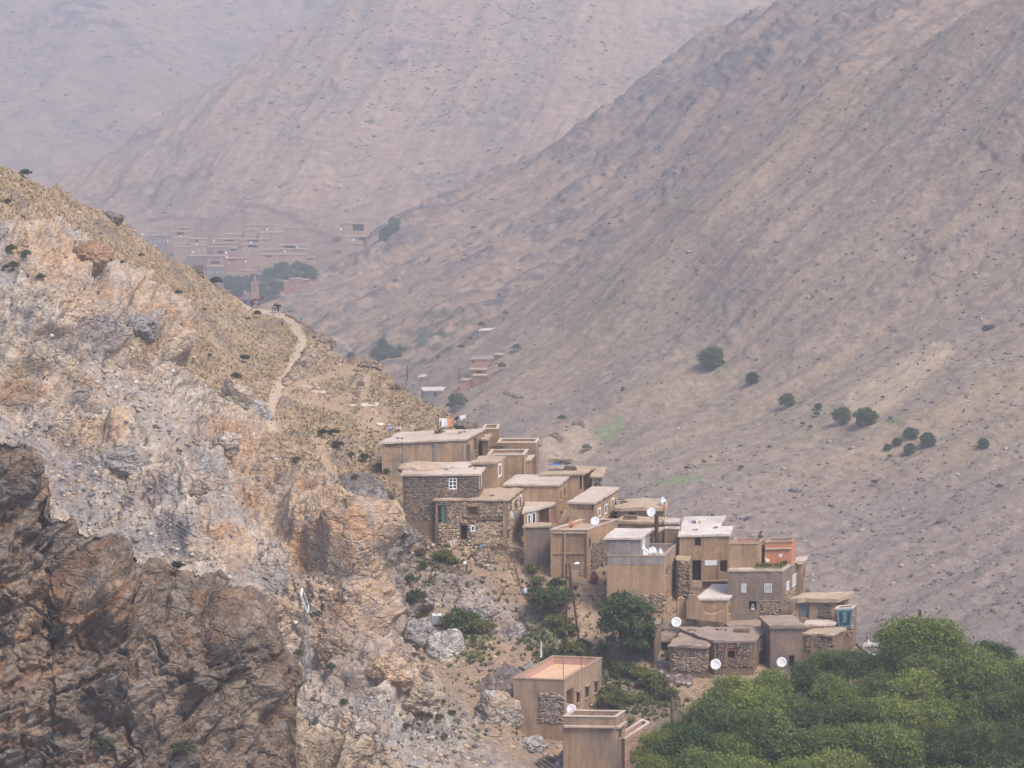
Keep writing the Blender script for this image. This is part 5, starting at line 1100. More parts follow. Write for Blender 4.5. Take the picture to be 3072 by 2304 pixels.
midh('low earth house with broken pink wall at the slope foot', (640, 800), (770, 802), (795, 788), 870, fpink, roofmud, Y=842)
midh('tiny mud hut uphill of the terracotta house', (925, 588), (990, 590), (1003, 578), 640, mud, roofmud, Y=878)
midh('pale cement house with white slab roof by the slope foot', (335, 888), (490, 886), (512, 858), 970, greyplaster, roofwhite, [('front', 415, 908, 437, 940, 'dark'), ('front', 345, 905, 352, 940, 'dark'), ('front', 370, 906, 376, 942, 'dark')], Y=812, BL=(318, 862))
midh('half buried white slab roof above the terracotta house', (797, 390), (905, 384), (922, 370), 440, greyplaster, roofwhite, Y=930)
midh('low brown hut beyond the pale cement house', (292, 775), (380, 772), (398, 755), 850, mud, roofpale, Y=850)
midh('flat grey tin roofed hut beyond the pale cement house', (238, 832), (310, 835), (325, 815), 870, darkrender, bluegrey, Y=830)
far_house(Z5, 1200, 90, 1385, 112, fmud, fpale, 'lone low building on the bare mountain above the far village', 1700, 0, None)
# dishes
def dish(px, py, rpx, Y, label, group='white satellite dishes', aim=(-0.25, -0.9, 0.38), seg=20):
    c = unproj(px, py, Y); rad = rpx*np.linalg.norm(c-np.array([0, 0, CAMZ]))/FPX
    a = np.array(aim)/np.linalg.norm(aim); u = np.cross(a, (0, 0, 1)); u /= np.linalg.norm(u); v = np.cross(u, a)
    far = Y > 700
    root = empty('satellite_dish', c-np.array([0, 0, rad*1.3]), label, 'satellite dish', group)
    V = []; Fc = []
    if far: seg = 10
    rings = [0.0, 0.4, 0.75, 1.0] if not far else [0, 1.0]
    for back in (0, 1):
        for q in rings:
            for k in range(seg):
                t = 2*math.pi*k/seg; V.append(c+u*math.cos(t)*rad*q+v*math.sin(t)*rad*q+a*(rad*0.22*q*q-back*0.03-rad*0.12))
    nr = len(rings)
    for b in (0, 1):
        for i in range(nr-1):
            for k in range(seg):
                o = b*nr*seg; q = (o+i*seg+k, o+i*seg+(k+1) % seg, o+(i+1)*seg+(k+1) % seg, o+(i+1)*seg+k); Fc.append(q if b == 0 else q[::-1])
    for k in range(seg): Fc.append(((nr-1)*seg+k, (nr-1)*seg+(k+1) % seg, (2*nr-1)*seg+(k+1) % seg, (2*nr-1)*seg+k))
    wpart('reflector', V, Fc, dishm, root, smooth=not far)
    if far: 
        m = MB(); m.tube([c-a*0.1, c-np.array([0, 0, rad*1.4])-a*0.1], 0.06, 4); m.build('mast', metal, root); return root
    m = MB(); m.tube([c-v*rad*0.95+a*rad*0.05, c-v*rad*0.35+a*rad*0.75], 0.018, 5); m.build('feed_arm', metal, root)
    m = MB(); m.tube([c-v*rad*0.35+a*rad*0.70, c-v*rad*0.33+a*rad*0.86], 0.05, 6); m.build('receiver', darkmetal, root)
    m = MB(); m.tube([c-a*0.14, c-a*0.2-np.array([0, 0, rad*1.5])], 0.035, 6); m.build('mast', metal, root)
    return root
for x, y, r, Y, lb in ((622, 336, 33, 296, 'white satellite dish on top of the pole pair'), (208, 402, 33, 292.5, 'white satellite dish on the walled earth building'), (568, 634, 37, 288.3, 'white satellite dish behind the grey terrace parapet'),
                       (808, 1147, 38, 281, 'white satellite dish beside the ruined mud walls'), (1098, 1458, 40, 274.5, 'white satellite dish before the red framed window house'), (1585, 1443, 38, 275.5, 'white satellite dish by the dark doorway of the cream edged house'), (713, 230, 9, 301, 'tiny satellite dish on the sagging ridge roof')):
    dish(*Z2(x, y), r/2.458, Y, lb)
dish(*Z3(588, 1176), 42/2.746, 262.0, 'white satellite dish on the parapet corner below pink roof house')
dish(*Z6(848, 678), 12/2.765, 855, 'white satellite dish on the terracotta slope house')
for x, y, r in ((78, 420, 9), (285, 475, 9), (183, 513, 9), (395, 438, 9), (530, 500, 9), (493, 570, 10), (670, 474, 9), (1110, 384, 9), (975, 488, 10), (772, 574, 11), (778, 608, 11), (932, 648, 10), (1360, 526, 9), (1258, 565, 9), (1722, 380, 10), (1828, 468, 10), (1948, 462, 10), (1245, 923, 8)):
    dish(*Z5(x, y), r/2.765*0.9, YE(y+40, x)-36 if y < 900 else 1380, 'white dot of a satellite dish in the hazy far village', 'dishes of the far village')

# ------------------------------------------------------------------ trees and shrubs
def leaves(P, size, rngl, up=0.5, colr=(0.7, 1.25), clump=None):
    n = len(P); nr = rngl.normal(0, 1, (n, 3)); nr[:, 2] += up*2; nr /= np.linalg.norm(nr, axis=1, keepdims=True)
    t = np.cross(nr, rngl.normal(0, 1, (n, 3))); t /= np.linalg.norm(t, axis=1, keepdims=True)+1e-9; b = np.cross(nr, t)
    L = size*rngl.uniform(0.6, 1.3, (n, 1)); w = L*0.36
    V = np.stack([P-t*L*0.5, P+b*w+nr*w*0.3, P+t*L*0.55-nr*L*0.12, P-b*w+nr*w*0.3], 1).reshape(-1, 3)
    i = np.arange(n)*4; Fc = np.concatenate([np.stack([i, i+1, i+2], -1), np.stack([i, i+2, i+3], -1)])
    c = rngl.uniform(*colr, (n, 1)) if clump is None else clump[:, None]*rngl.uniform(0.86, 1.14, (n, 1))
    c = c*np.array([1.0, 1.0, 1.0])+0.0; c = c*(1+rngl.normal(0, 0.06, (n, 3)))
    return V, Fc, np.repeat(np.clip(c, 0.2, 2), 4, 0)
def make_tree(seed, Ht, Rc, nl, size, trunk=True, flat=0.75, leafm=leaf1, lobes=9, name='crown', lowcut=-0.55, loose=0.34, twigs=0):
    r = np.random.default_rng(seed)
    cz = Ht-Rc*flat
    pts = []; cl = []
    lob = []
    for k in range(lobes):
        d = r.normal(0, 1, 3); d /= np.linalg.norm(d); d[2] = abs(d[2])*0.9-0.25
        rad = Rc*r.uniform(0.26, 0.56); lob.append((d*np.array([1, 1, flat])*(Rc-rad)*r.uniform(0.7, 1.2), rad))
    lob.append((np.zeros(3), Rc*0.55))
    wts = np.array([l[1]**2 for l in lob]); wts /= wts.sum()
    for (c, rad), w in zip(lob, wts):
        nc = max(3, int(95*w*1.6)); per = max(4, int(nl*w/nc))
        for _ in range(nc):
            d = r.normal(0, 1, 3); d /= np.linalg.norm(d)
            if d[2] < lowcut: d[2] = -d[2]
            q = c+d*rad*r.uniform(0.72, 1.08)
            s_ = rad*loose*r.uniform(0.7, 1.3)
            pp = q+r.normal(0, 1, (per, 3))*np.array([s_, s_, s_*0.62])*0.62
            pts.append(pp); cl.append(np.full(per, r.uniform(0.72, 1.28)))
    P = np.concatenate(pts); P[:, 2] += cz; P = P[P[:, 2] > 0.03]; clump = np.concatenate(cl)[:len(P)]
    V, Fc, c = leaves(P, size, r, 0.45, clump=clump)
    crown = mesh(name, V, Fc, leafm, cols=c)
    tm = None
    if trunk:
        m = MB(); lean = r.normal(0, 0.12, 2)*Ht*0.3
        top = np.array([lean[0], lean[1], cz-Rc*flat*0.1]); tr = 0.035*Ht
        m.tube([(0, 0, -0.8), (lean[0]*0.3, lean[1]*0.3, top[2]*0.5), top], [tr*1.3, tr, tr*0.7], 7)
        for (c_, rad) in lob[:7]:
            e = np.array([c_[0], c_[1], c_[2]+cz]); m.tube([top-np.array([0, 0, top[2]*0.25*r.random()]), (top+e)/2+r.normal(0, 0.15, 3)*Rc*0.3, e], [tr*0.5, tr*0.32, tr*0.12], 5)
            for _ in range(2):
                d = r.normal(0, 1, 3); d /= np.linalg.norm(d); m.tube([e-d*0.1, e+d*rad*0.85], [tr*0.13, tr*0.04], 4)
        for _ in range(twigs):
            c_, rad = lob[r.integers(0, len(lob)-1)]; d = r.normal(0, 1, 3); d[2] = abs(d[2])+0.3; d /= np.linalg.norm(d); e = np.array([c_[0], c_[1], c_[2]+cz]); f_ = e+d*rad*r.uniform(1.1, 1.5)
            m.tube([e, (e+f_)/2+r.normal(0, 0.1, 3), f_], [0.05, 0.035, 0.015], 4)
        tm = mesh('trunk', m.v, m.f, bark)
    return tm, crown
def plant(name, kind, pos, sc_=1.0, label=None, cat='tree', group=None, rz=None, zs=1.0):
    tm, cm = kind; o = empty(name, pos, label, cat, group); rz = random.random()*6.28 if rz is None else rz
    o.rotation_euler[2] = rz; o.scale = (sc_, sc_, sc_*zs)
    if tm: ob('trunk', tm, o)
    ob('crown' if tm else 'foliage', cm, o); return o
WAL = [make_tree(300+k, 8.5, 3.7+0.3*(k % 3), 15500, 0.27, flat=0.72+0.08*(k % 4), lobes=8+2*(k % 3), loose=0.42, twigs=16) for k in range(7)]
BUSH = [make_tree(330+k, 1.5, 0.95, 750, 0.20, False, 0.75, leaf5, 6, 'foliage', 0.0) for k in range(3)]
BUSHG = [make_tree(340+k, 1.6, 1.0, 800, 0.20, False, 0.75, leaf2, 6, 'foliage', 0.0) for k in range(3)]
BUSHY = [make_tree(350+k, 1.3, 1.0, 700, 0.20, False, 0.6, leaf4, 6, 'foliage', 0.0) for k in range(2)]
BUSHL = [make_tree(355+k, 1.2, 1.1, 1100, 0.24, False, 0.55, leaf3, 7, 'foliage', 0.0) for k in range(3)]
FART = [make_tree(360+k, 5.6, 3.3, 1700, 0.75, True, 0.85, leaf2, 8, loose=0.42, lowcut=-0.9) for k in range(4)]
BIGT = [make_tree(370+k, 6.6, 3.2, 9000, 0.32, True, 0.98, leaf2, 11, lowcut=-0.9, loose=0.34) for k in range(2)]
ORCH = [(2758, 1815, 1.25, 'broad rounded walnut tree beside the twin utility poles, highest of the orchard'), (2965, 1895, 0.75, 'small dark tree apart from the orchard on the scree foot'), (2835, 1880, 1.0, None), (2700, 1915, 0.9, None), (2910, 1945, 0.9, None), (3010, 1965, 0.85, None), (3075, 1960, 0.9, None), (2770, 1930, 1.0, None), (2470, 1965, 0.65, None), (2545, 1955, 0.75, None), (2420, 1985, 0.8, None), (2310, 2010, 0.85, None), (2215, 2045, 0.85, None), (2150, 2060, 0.75, None), (2625, 1995, 0.9, None), (2760, 1990, 1, None), (2880, 1990, 1, None), (2990, 2000, 1, None), (3085, 1990, 1, None),
        (2500, 2010, 0.95, None), (2370, 2070, 1, None), (2270, 2110, 1, None), (2140, 2130, 0.9, None), (2040, 2150, 0.75, None), (2460, 2090, 1, None), (2570, 2075, 1, None), (2680, 2080, 1, None), (2800, 2085, 1, None), (2920, 2090, 1, None), (3040, 2085, 1, None), (3140, 2090, 1, None),
        (1975, 2200, 0.7, None), (2060, 2215, 0.9, None), (2190, 2190, 1, None), (2320, 2170, 1, None), (2430, 2190, 1, None), (2550, 2170, 1, None), (2670, 2185, 1, None), (2790, 2175, 1, None), (2900, 2190, 1, None), (3020, 2180, 1, None), (3130, 2190, 1, None),
        (1990, 2275, 0.8, None), (2110, 2285, 1, None), (2240, 2275, 1, None), (2370, 2285, 1, None), (2500, 2270, 1, None), (2620, 2290, 1, None), (2740, 2280, 1, None), (2870, 2290, 1, None), (2990, 2280, 1, None), (3110, 2290, 1, None),
        (2050, 2365, 1, None), (2190, 2370, 1, None), (2320, 2365, 1, None), (2450, 2375, 1, None), (2580, 2370, 1, None), (2710, 2375, 1, None), (2840, 2370, 1, None), (2970, 2375, 1, None), (3090, 2370, 1, None)]
for k, (x, y, s_, lb) in enumerate(ORCH):
    hpx = 8.5*s_*29.5*0.96-8
    p = A.at(x, y+hpx)
    plant('walnut_tree', WAL[(k*3+k//5) % 7], p-np.array([0, 0, 0.2]), s_*random.uniform(0.84, 1.12), lb or 'leafy green walnut tree in the dense orchard below the village', 'tree', 'walnut trees of the orchard')
tp = A.at(*Z3(1010, 740)); plant('walnut_tree', BIGT[0], tp, 1.14, 'solitary leafy tree below the tan house with grey upper storey', 'tree', None, 0.6, 1.15)
tp = A.at(*Z3(1120, 745)); plant('walnut_tree', BIGT[1], tp+np.array([0.2, 0.8, 0]), 0.66, 'smaller leafy tree pressed against the stone buttress', 'tree', None, 2.0)
def shrubs(Z, S, lst, kinds, base, grp, k_px, cat='shrub', nm='shrub'):
    for x, y, r_ in lst:
        px, py = Z(x, y); p = S.at(px, py); s_ = 1.3*r_/k_px*np.linalg.norm(p-np.array([0, 0, CAMZ]))/FPX*(0.27 if kinds is BIGT else 1)
        plant(nm, random.choice(kinds), p-np.array([0, 0, (1.3 if kinds is BIGT else 0.1)*s_]), float(s_), base, cat, grp)
I_ = lambda x, y: (x, y)
shrubs(Z7, A, [(1465, 1410, 48), (1575, 1115, 38), (1470, 1270, 55), (1515, 1420, 68), (1875, 1500, 45), (1610, 720, 25)], BUSHG, 'round dark green shrub beside the dry stone path wall', 'shrubs beside the path wall', 2.765)
shrubs(Z7, A, [(1900, 1640, 100), (1800, 1630, 70), (1980, 1600, 60)], BUSHG, 'dark leafy shrub beside the white water tank', 'shrubs by the water tank', 2.765)
shrubs(Z7, A, [(1860, 1670, 70), (2000, 1660, 70), (2100, 1650, 60)], BUSHL, 'bright green weed clump below the white water tank', 'weeds below the tank', 2.765)
shrubs(Z7, A, [(1085, 250, 42), (1215, 320, 42), (1270, 350, 30), (1095, 690, 32), (890, 610, 24), (690, 1530, 46), (1300, 620, 34), (740, 50, 40)], BUSH, 'grey green shrub on the slate slope left of the stone houses', 'shrubs on the slate slope', 2.765)
shrubs(Z7, A, [(1260, 540, 30), (1160, 870, 40), (1230, 900, 45), (1320, 910, 40), (1450, 700, 40), (860, 150, 45), (510, 270, 36), (980, 250, 34), (1010, 400, 36), (1560, 1010, 40), (1620, 1510, 45), (1560, 1560, 45), (840, 30, 40)], BUSHY, 'dry yellowish scrub clump on the slope left of the stone houses', 'dry scrub clumps', 2.765)
Zc = Zf(0, 450, 2.765)
shrubs(Zc, A, [(85, 905, 42), (205, 945, 40), (110, 1050, 45), (40, 1030, 30), (340, 1100, 36)], BUSHG, 'dark shrub rooted among the pale boulders', 'dark shrubs in the pale rocks', 2.765)
shrubs(Zc, A, [(995, 590, 24), (210, 240, 45), (1790, 1130, 45), (1480, 1215, 30), (60, 470, 30), (1010, 980, 30), (2130, 1390, 34), (1180, 890, 22)], BUSH, 'small green shrub on the grassy crest slope', 'shrubs on the grassy crest', 2.765)
shrubs(Z5, A, [(690, 850, 40), (370, 935, 26), (570, 1085, 24), (920, 1500, 40), (630, 1450, 24), (850, 1650, 44), (950, 1140, 18)], BUSH, 'small green shrub on the dry slope below the mule trail', 'shrubs below the mule trail', 2.765)
shrubs(Zf(0, 1700, 2.746), B, [(500, 600, 80), (860, 1490, 75), (1460, 60, 55), (1500, 1640, 90)], BUSH, 'grey green bush growing from the dark cliff', 'bushes on the dark cliff', 2.746)
shrubs(Zf(0, 1700, 2.746), B, [(850, 910, 45), (910, 960, 35), (690, 950, 34), (430, 820, 30), (600, 200, 26)], BUSHY, 'yellowish tuft on the dark cliff', 'tufts on the dark cliff', 2.746)
shrubs(Z8, A, [(550, 600, 40), (830, 825, 42), (920, 1030, 28)], BUSHG, 'dark green bush near the foot of the lattice mast', 'bushes near the mast', 2.765)
shrubs(Z8, A, [(440, 90, 26), (860, 700, 26), (1480, 660, 26), (1530, 560, 34), (1560, 650, 28), (1650, 980, 26), (1740, 1010, 34), (1700, 1200, 36), (1560, 1160, 40), (1440, 1210, 34), (1620, 1170, 30), (1720, 900, 22), (1820, 1080, 26), (1760, 1300, 30), (1370, 830, 30)], BUSHY, 'dry straw coloured scrub among the ochre rocks', 'dry scrub among the ochre rocks', 2.765)
shrubs(Z3, A, [(430, 330, 130), (330, 270, 90), (520, 280, 90), (450, 160, 70), (300, 210, 60)], BUSHG, 'dense green thicket beside the leaning pole pair', 'thicket by the pole pair', 2.746, 'bush', 'thicket_bush')
shrubs(Z3, A, [(470, 440, 70), (560, 500, 70), (620, 690, 90), (660, 640, 70), (430, 690, 60), (560, 730, 60), (680, 720, 50)], BUSHL, 'pale green herb clump beside the dirt path', 'herbs beside the dirt path', 2.746, 'plant', 'herb_clump')
shrubs(Z3, A, [(830, 680, 50), (850, 640, 40)], BUSHG, 'dark round bush at the corner below the solitary leafy tree', 'bushes under the solitary tree', 2.746)
shrubs(Z3, A, [(900, 760, 60), (980, 800, 55), (1060, 830, 65), (1150, 870, 70), (1230, 910, 80), (1320, 930, 70), (1280, 970, 60), (960, 850, 40), (1180, 930, 50), (900, 1000, 60), (960, 1050, 60), (880, 1110, 70), (950, 1130, 60), (1080, 1100, 50), (1360, 1060, 60), (1420, 1020, 50), (1160, 1080, 40)], BUSHL, 'pale green weeds on the bank above the orchard', 'weeds on the orchard bank', 2.746, 'plant', 'weed_clump')
shrubs(Z1, A, [(640, 1340, 60), (720, 1360, 40), (1380, 1380, 50), (1420, 1480, 50), (1440, 590, 40), (1390, 600, 30)], BUSHL, 'green weeds among the walls below the stone house', 'weeds below the stone house', 2.765, 'plant', 'weed_clump')
shrubs(Z2, A, [(340, 190, 45), (400, 200, 50), (310, 90, 35), (1790, 890, 30), (1830, 885, 20)], BUSHG, 'green bush poking out behind the ridge houses', 'bushes behind the ridge houses', 2.458)
shrubs(Z1, C, [(700, 90, 40), (770, 90, 45), (740, 60, 45), (800, 110, 35)], BUSHG, 'dark tree crown rising behind the laundry roof', 'crowns behind the laundry', 2.765, 'tree', 'small_tree')
shrubs(Z9, C, [(290, 440, 85), (520, 505, 46), (730, 605, 52), (945, 690, 24), (1100, 795, 60), (1235, 805, 70), (1510, 865, 46), (1615, 890, 52), (1420, 905, 32), (1505, 940, 42), (1365, 935, 26), (1960, 912, 38)], BIGT, 'isolated round tree on the bare scree slope', 'trees on the scree slope', 2.063, 'tree', 'round_tree')
shrubs(Z9, C, [(1290, 1165, 20), (640, 950, 14), (465, 1080, 16), (230, 1025, 16), (125, 1060, 16), (2070, 1215, 22), (1345, 635, 14), (840, 785, 16), (895, 815, 14), (1390, 775, 14), (350, 425, 20), (930, 730, 20), (1840, 690, 9), (1380, 975, 16)], BUSH, 'small low shrub on the bare scree slope', 'low shrubs on the scree slope', 2.063)
shrubs(Z6, C, [(1495, 1200, 32), (1105, 575, 34), (985, 715, 36), (630, 1050, 72), (620, 515, 24), (440, 590, 20), (1665, 1345, 34), (2010, 930, 16), (690, 440, 18), (990, 240, 20), (800, 350, 30), (530, 510, 22)], BUSHG, 'dark shrub near the houses at the slope foot', 'shrubs near the slope foot houses', 2.765)
FVT = [(790, 800), (830, 850), (870, 790), (900, 850), (940, 800), (980, 860), (1010, 790), (1050, 850), (1090, 800), (1130, 760), (1160, 830), (1190, 740), (1230, 700), (1260, 760), (1300, 730), (1340, 770), (1380, 700), (1420, 760), (1460, 720), (1490, 770), (860, 900), (1080, 900), (1150, 890), (1210, 850)]
for x, y in FVT:
    px, py = Z5(x, y+45); p = unproj(px, py, 1425-(y-800)*0.1)
    plant('far_tree', random.choice(FART), p-np.array([0, 0, 1.0]), random.uniform(0.9, 1.5), 'bluish green tree in the hazy grove below the far village', 'tree', 'grove below the far village')
for x, y, s_ in ((20, 560, 1.1), (60, 600, 1.2), (110, 630, 1.1), (20, 650, 1.3), (70, 680, 1.2), (150, 650, 0.9), (-30, 620, 1.2), (-60, 680, 1.1), (-110, 700, 0.8), (180, 600, 0.8), (-250, 620, 0.8), (-560, 480, 0.5)):
    px, py = Z6(x, y+25); p = D.at(px, py); plant('far_tree', random.choice(FART), p-np.array([0, 0, 0.8]), s_*0.7, 'hazy dark tree in the gorge below the rocky spur', 'tree', 'trees in the gorge')
for x, y, s_ in ((2140, 540, 1.3), (2180, 500, 1.4), (2100, 580, 0.9), (2200, 440, 1.0)):
    px, py = Z5(x, y); p = D.at(px, py); plant('far_tree', random.choice(FART), p-np.array([0, 0, 0.8]), s_, 'hazy tree on the crest of the rocky spur', 'tree', 'trees on the spur crest')
# countless tufts and stones
def tufts(S, n, region, w, hgt, cols, name, label, mat, blades=7):
    x0, y0, x1, y1 = region; px = rng.uniform(x0, x1, n*3); py = rng.uniform(y0, y1, n*3); ok = py > S.top(px)+2
    px, py = px[ok], py[ok]; keep = w(px, py) > rng.random(len(px)); px, py = px[keep][:n], py[keep][:n]
    P = S.at(px, py); m = len(P); V = []; C2 = []
    sz = rng.uniform(0.6, 1.4, m)*hgt
    base = np.array(cols)[rng.integers(0, len(cols), m)]*rng.uniform(0.75, 1.25, (m, 1))
    for k in range(blades):
        a = rng.uniform(0, 6.283, m); sp = rng.uniform(0.15, 0.75, m)*sz; d = np.stack([np.cos(a), np.sin(a), np.zeros(m)], -1); t = np.stack([-np.sin(a), np.cos(a), np.zeros(m)], -1)
        h = sz*rng.uniform(0.5, 1.0, m); tip = P+d*sp[:, None]; tip[:, 2] += h
        b = P+d*sp[:, None]*0.35; b[:, 2] -= 0.05; ww = (sz*0.24)[:, None]
        V.append(np.stack([b-t*ww, b+t*ww, tip], 1)); C2.append(np.repeat(base[:, None], 3, 1))
    V = np.concatenate(V).reshape(-1, 3); C2 = np.concatenate(C2).reshape(-1, 3)
    o = ob(name, mesh(name, V, np.arange(len(V)).reshape(-1, 3), mat, cols=C2)); return tag(o, label, kind='stuff')
tuftm = leafmat('tuft_blades', (1.0, 1.0, 1.0), 0.0, 0.0)
def wgrass(px, py): return (1-pmask(px, py, PALE, 6))*(1-0.9*sum(lmask(px, py, p, 14, 5) for p in TRAIL).clip(0, 1))*(1-sstep(px, 1400, 1500))*(1-0.7*pmask(px, py, SLATE, 8))*(1-0.9*sum(lmask(px, py, p, 11, 4) for p in TR2).clip(0, 1))*(1-0.8*sum(pmask(px, py, p, 8) for p in DIRT).clip(0, 1))
tufts(A, 11000, (-50, 480, 1450, 1700), wgrass, 0.26, [s2l(180, 156, 108, K), s2l(166, 142, 96, K), s2l(152, 130, 90, K), s2l(190, 168, 122, K), s2l(140, 128, 88, K)], 'dry_grass', 'dry straw coloured grass tufts on the hillside', tuftm)
tufts(A, 1700, (-50, 640, 1420, 2300), lambda px, py: pmask(px, py, PALE, 6)*sstep(fbm(np.stack([px/60, py/60, 0*px], -1), 1, 3, 77), -0.1, 0.4), 0.28, [s2l(168, 142, 104, K), s2l(150, 128, 92, K), s2l(134, 124, 90, K)], 'rock_tufts', 'brownish tufts growing between the pale rocks', tuftm)
tufts(A, 2600, (1200, 1640, 2080, 2220), lambda px, py: np.clip(0.12+sum(pmask(px, py, p, 25) for p in GREEN), 0, 1), 0.42, [s2l(128, 138, 88, K), s2l(110, 124, 74, K), s2l(150, 148, 100, K), s2l(140, 124, 88, K)], 'green_grass', 'green grass and weeds on the village slope', tuftm)
def strew(S, n, region, w, smin, smax, pal, name, label, pw=2.5):
    x0, y0, x1, y1 = region; px = rng.uniform(x0, x1, n*4); py = rng.uniform(y0, y1, n*4); ok = py > S.top(px)+2
    px, py = px[ok], py[ok]; keep = w(px, py) > rng.random(len(px)); px, py = px[keep][:n], py[keep][:n]
    P = S.at(px, py); sz = smin+(smax-smin)*rng.random(len(P))**pw
    return tag(scatter_stones(name, P, sz, stone_cols(len(P), pal), stonem), label, kind='stuff')
def wscree(px, py): return np.clip(0.10+sum(pmask(px, py, p, 25) for p in SCREE), 0, 1)*(1-sstep(px, 1420, 1500))
strew(A, 6500, (-50, 640, 1480, 2300), wscree, 0.14, 0.85, PAL_GREY+PAL_PALE+[s2l(206, 194, 180, K)], 'loose_scree', 'loose pale stones strewn over the rocky slope', 5)
strew(A, 1800, (0, 480, 1450, 1700), wgrass, 0.15, 0.7, PAL_PALE+PAL_MID, 'hillside_stones', 'small stones lying among the dry grass', 3)
strew(A, 2200, (1200, 1560, 2100, 2240), lambda px, py: 0.5+0*px, 0.15, 0.7, PAL_PALE+PAL_MID+PAL_GREY, 'village_rubble', 'rubble stones on the village slope', 3)
strew(C, 6500, (1250, 0, 3100, 1950), lambda px, py: 0.25+0.75*sstep(py+0.25*px, 1500, 2100), 0.3, 1.5, [s2l(126, 114, 108, K), s2l(140, 124, 114, K), s2l(112, 102, 98, K), s2l(176, 158, 142, K)], 'slope_stones', 'stones scattered over the scree slope', 8)
GSH = [s2l(90, 96, 72, K), s2l(78, 86, 66, K), s2l(104, 104, 78, K)]
strew(C, 2600, (1250, 0, 3100, 1900), lambda px, py: 0.3+0.7*sstep(fbm(np.stack([px/200, py/120, 0*px], -1), 1, 3, 5), 0, 0.4), 0.35, 1.2, GSH, 'slope_scrub', 'low dark scrub dotting the scree slope', 3)
strew(D, 700, (700, 0, 2500, 1000), lambda px, py: 0.5+0*px, 0.8, 3.2, GSH, 'spur_scrub', 'dark scrub dotting the rocky spur', 3)
strew(E, 1500, (150, 0, 2200, 640), lambda px, py: 0.12+0.88*pmask(px, py, [(700, 350), (900, 100), (1100, -20), (1900, -20), (1800, 200), (1350, 350), (1150, 420)], 120), 1.0, 4.2, [s2l(112, 112, 96, K), s2l(102, 102, 90, K)], 'mountain_scrub', 'dark cushions of scrub on the hazy mountain', 3)
strew(G, 250, (0, 0, 900, 420), lambda px, py: 0.5+0*px, 2.0, 6.0, [s2l(96, 98, 88, K)], 'back_scrub', 'dark scrub on the farthest mountain face', 3)
# ------------------------------------------------------------------ boulders and crags
def ico(sub):
    import bmesh
    bm = bmesh.new(); bmesh.ops.create_icosphere(bm, subdivisions=sub, radius=1.0); bm.verts.ensure_lookup_table()
    V = np.array([v.co[:] for v in bm.verts]); Fc = np.array([[v.index for v in f.verts] for f in bm.faces]); bm.free(); return V, Fc
IV5, IF5 = ico(5)
rockm = terrainmat('boulder_rock', 2.0, 0.4, 0.3, 0.12, 0.26, 0.2, 0.8, crackscale=1.0)
def boulder(px, py, rx, ry, S, label, c1, c2, seed, depth=0.9, name='boulder', under=None, push=0.0, group='boulders and crags'):
    b0 = S.at(px, py); s_ = np.linalg.norm(b0-np.array([0, 0, CAMZ]))/FPX
    Rx, Rz = rx*s_, ry*s_; V = IV5.copy()
    rr_ = np.random.default_rng(seed*7+1); pn_ = rr_.normal(0, 1, (17, 3)); pn_ /= np.linalg.norm(pn_, axis=1, keepdims=True); pd_ = rr_.uniform(0.62, 1.0, 17)
    V = V*np.minimum((pd_[None]/np.maximum(V@pn_.T, 0.03)).min(1), 1.22)[:, None]
    V = V*np.array([Rx, depth*(Rx+Rz)/2, Rz])*1.12; q = V+np.array([seed*13.1, seed*7.7, seed*3.3])
    sc0 = max(Rx, Rz)
    f0, i0 = blocks(q, sc0*0.85, 700+seed, 0.5, 0.7, (0.8, 0.9, 1.2), 6); f1, i1 = blocks(q, sc0*0.36, 710+seed, 0.5, 0.7, (0.8, 0.9, 1.3), 7)
    n = V/np.linalg.norm(V, axis=1, keepdims=True)
    f2, i2 = blocks(q, max(0.5, sc0*0.14), 715+seed, 0.5, 0.7, (0.8, 0.9, 1.4), 6)
    jt = np.exp(-(fbm(q, sc0*0.9, 4, 725+seed)/0.04)**2)+0.6*np.exp(-(fbm(q*np.array([0.6, 1, 1.5]), sc0*0.4, 4, 726+seed)/0.05)**2)
    V2 = V+n*(sc0*(0.12*f0+0.13*f1+0.075*f2-0.07*jt+0.10*fbm(q, sc0*0.6, 5, 720+seed)-0.12))[:, None]
    na = fbm(q, sc0*0.6, 4, 730+seed); nb = fbm(q, sc0*0.15, 3, 731+seed)
    c = np.zeros(V.shape)+np.array(c1); c = blend(c, sstep(na, 0.0, 0.4), c2, 0.8); c = blend(c, sstep(nb, 0.2, 0.6), tuple(x*1.2 for x in c1), 0.6); c = blend(c, sstep(-nb, 0.25, 0.6), tuple(x*0.7 for x in c2), 0.6)
    if under is not None: c = blend(c, sstep(-V2[:, 2]/Rz+0.4*na, -0.1, 0.25), under, 0.85)
    c = c*(0.9+0.2*i1)[:, None]
    pos = b0+np.array([0, push, 0])
    o = ob(name, mesh(name, V2, IF5, rockm, cols=c, smooth=False), None, pos); return tag(o, label, 'boulder', group)
PR, OR_, GR, BR_ = s2l(194, 178, 160, K), s2l(192, 156, 122, K), s2l(166, 160, 154, K), s2l(150, 122, 98, K)
boulder(1530, 2060, 100, 95, A, 'blunt brown grey boulder against the pink roofed house', s2l(150, 132, 122, K), s2l(136, 122, 116, K), 4, 0.8, 'boulder', OR_, -1.0)
boulder(1320, 1960, 58, 58, A, 'white and grey crag below the water tank', s2l(212, 202, 190, K), GR, 5, 0.8, 'crag', s2l(206, 178, 146, K))
boulder(1250, 1930, 50, 60, A, 'pale grey rock face left of the white crag', s2l(176, 166, 162, K), GR, 6, 0.6, 'crag')
boulder(690, 1265, 42, 50, A, 'pale upright slab at the edge of the grass', PR, OR_, 7, 0.6)
boulder(755, 1240, 55, 35, A, 'rounded pale grey rock beside the upright slab', s2l(190, 180, 172, K), GR, 8)
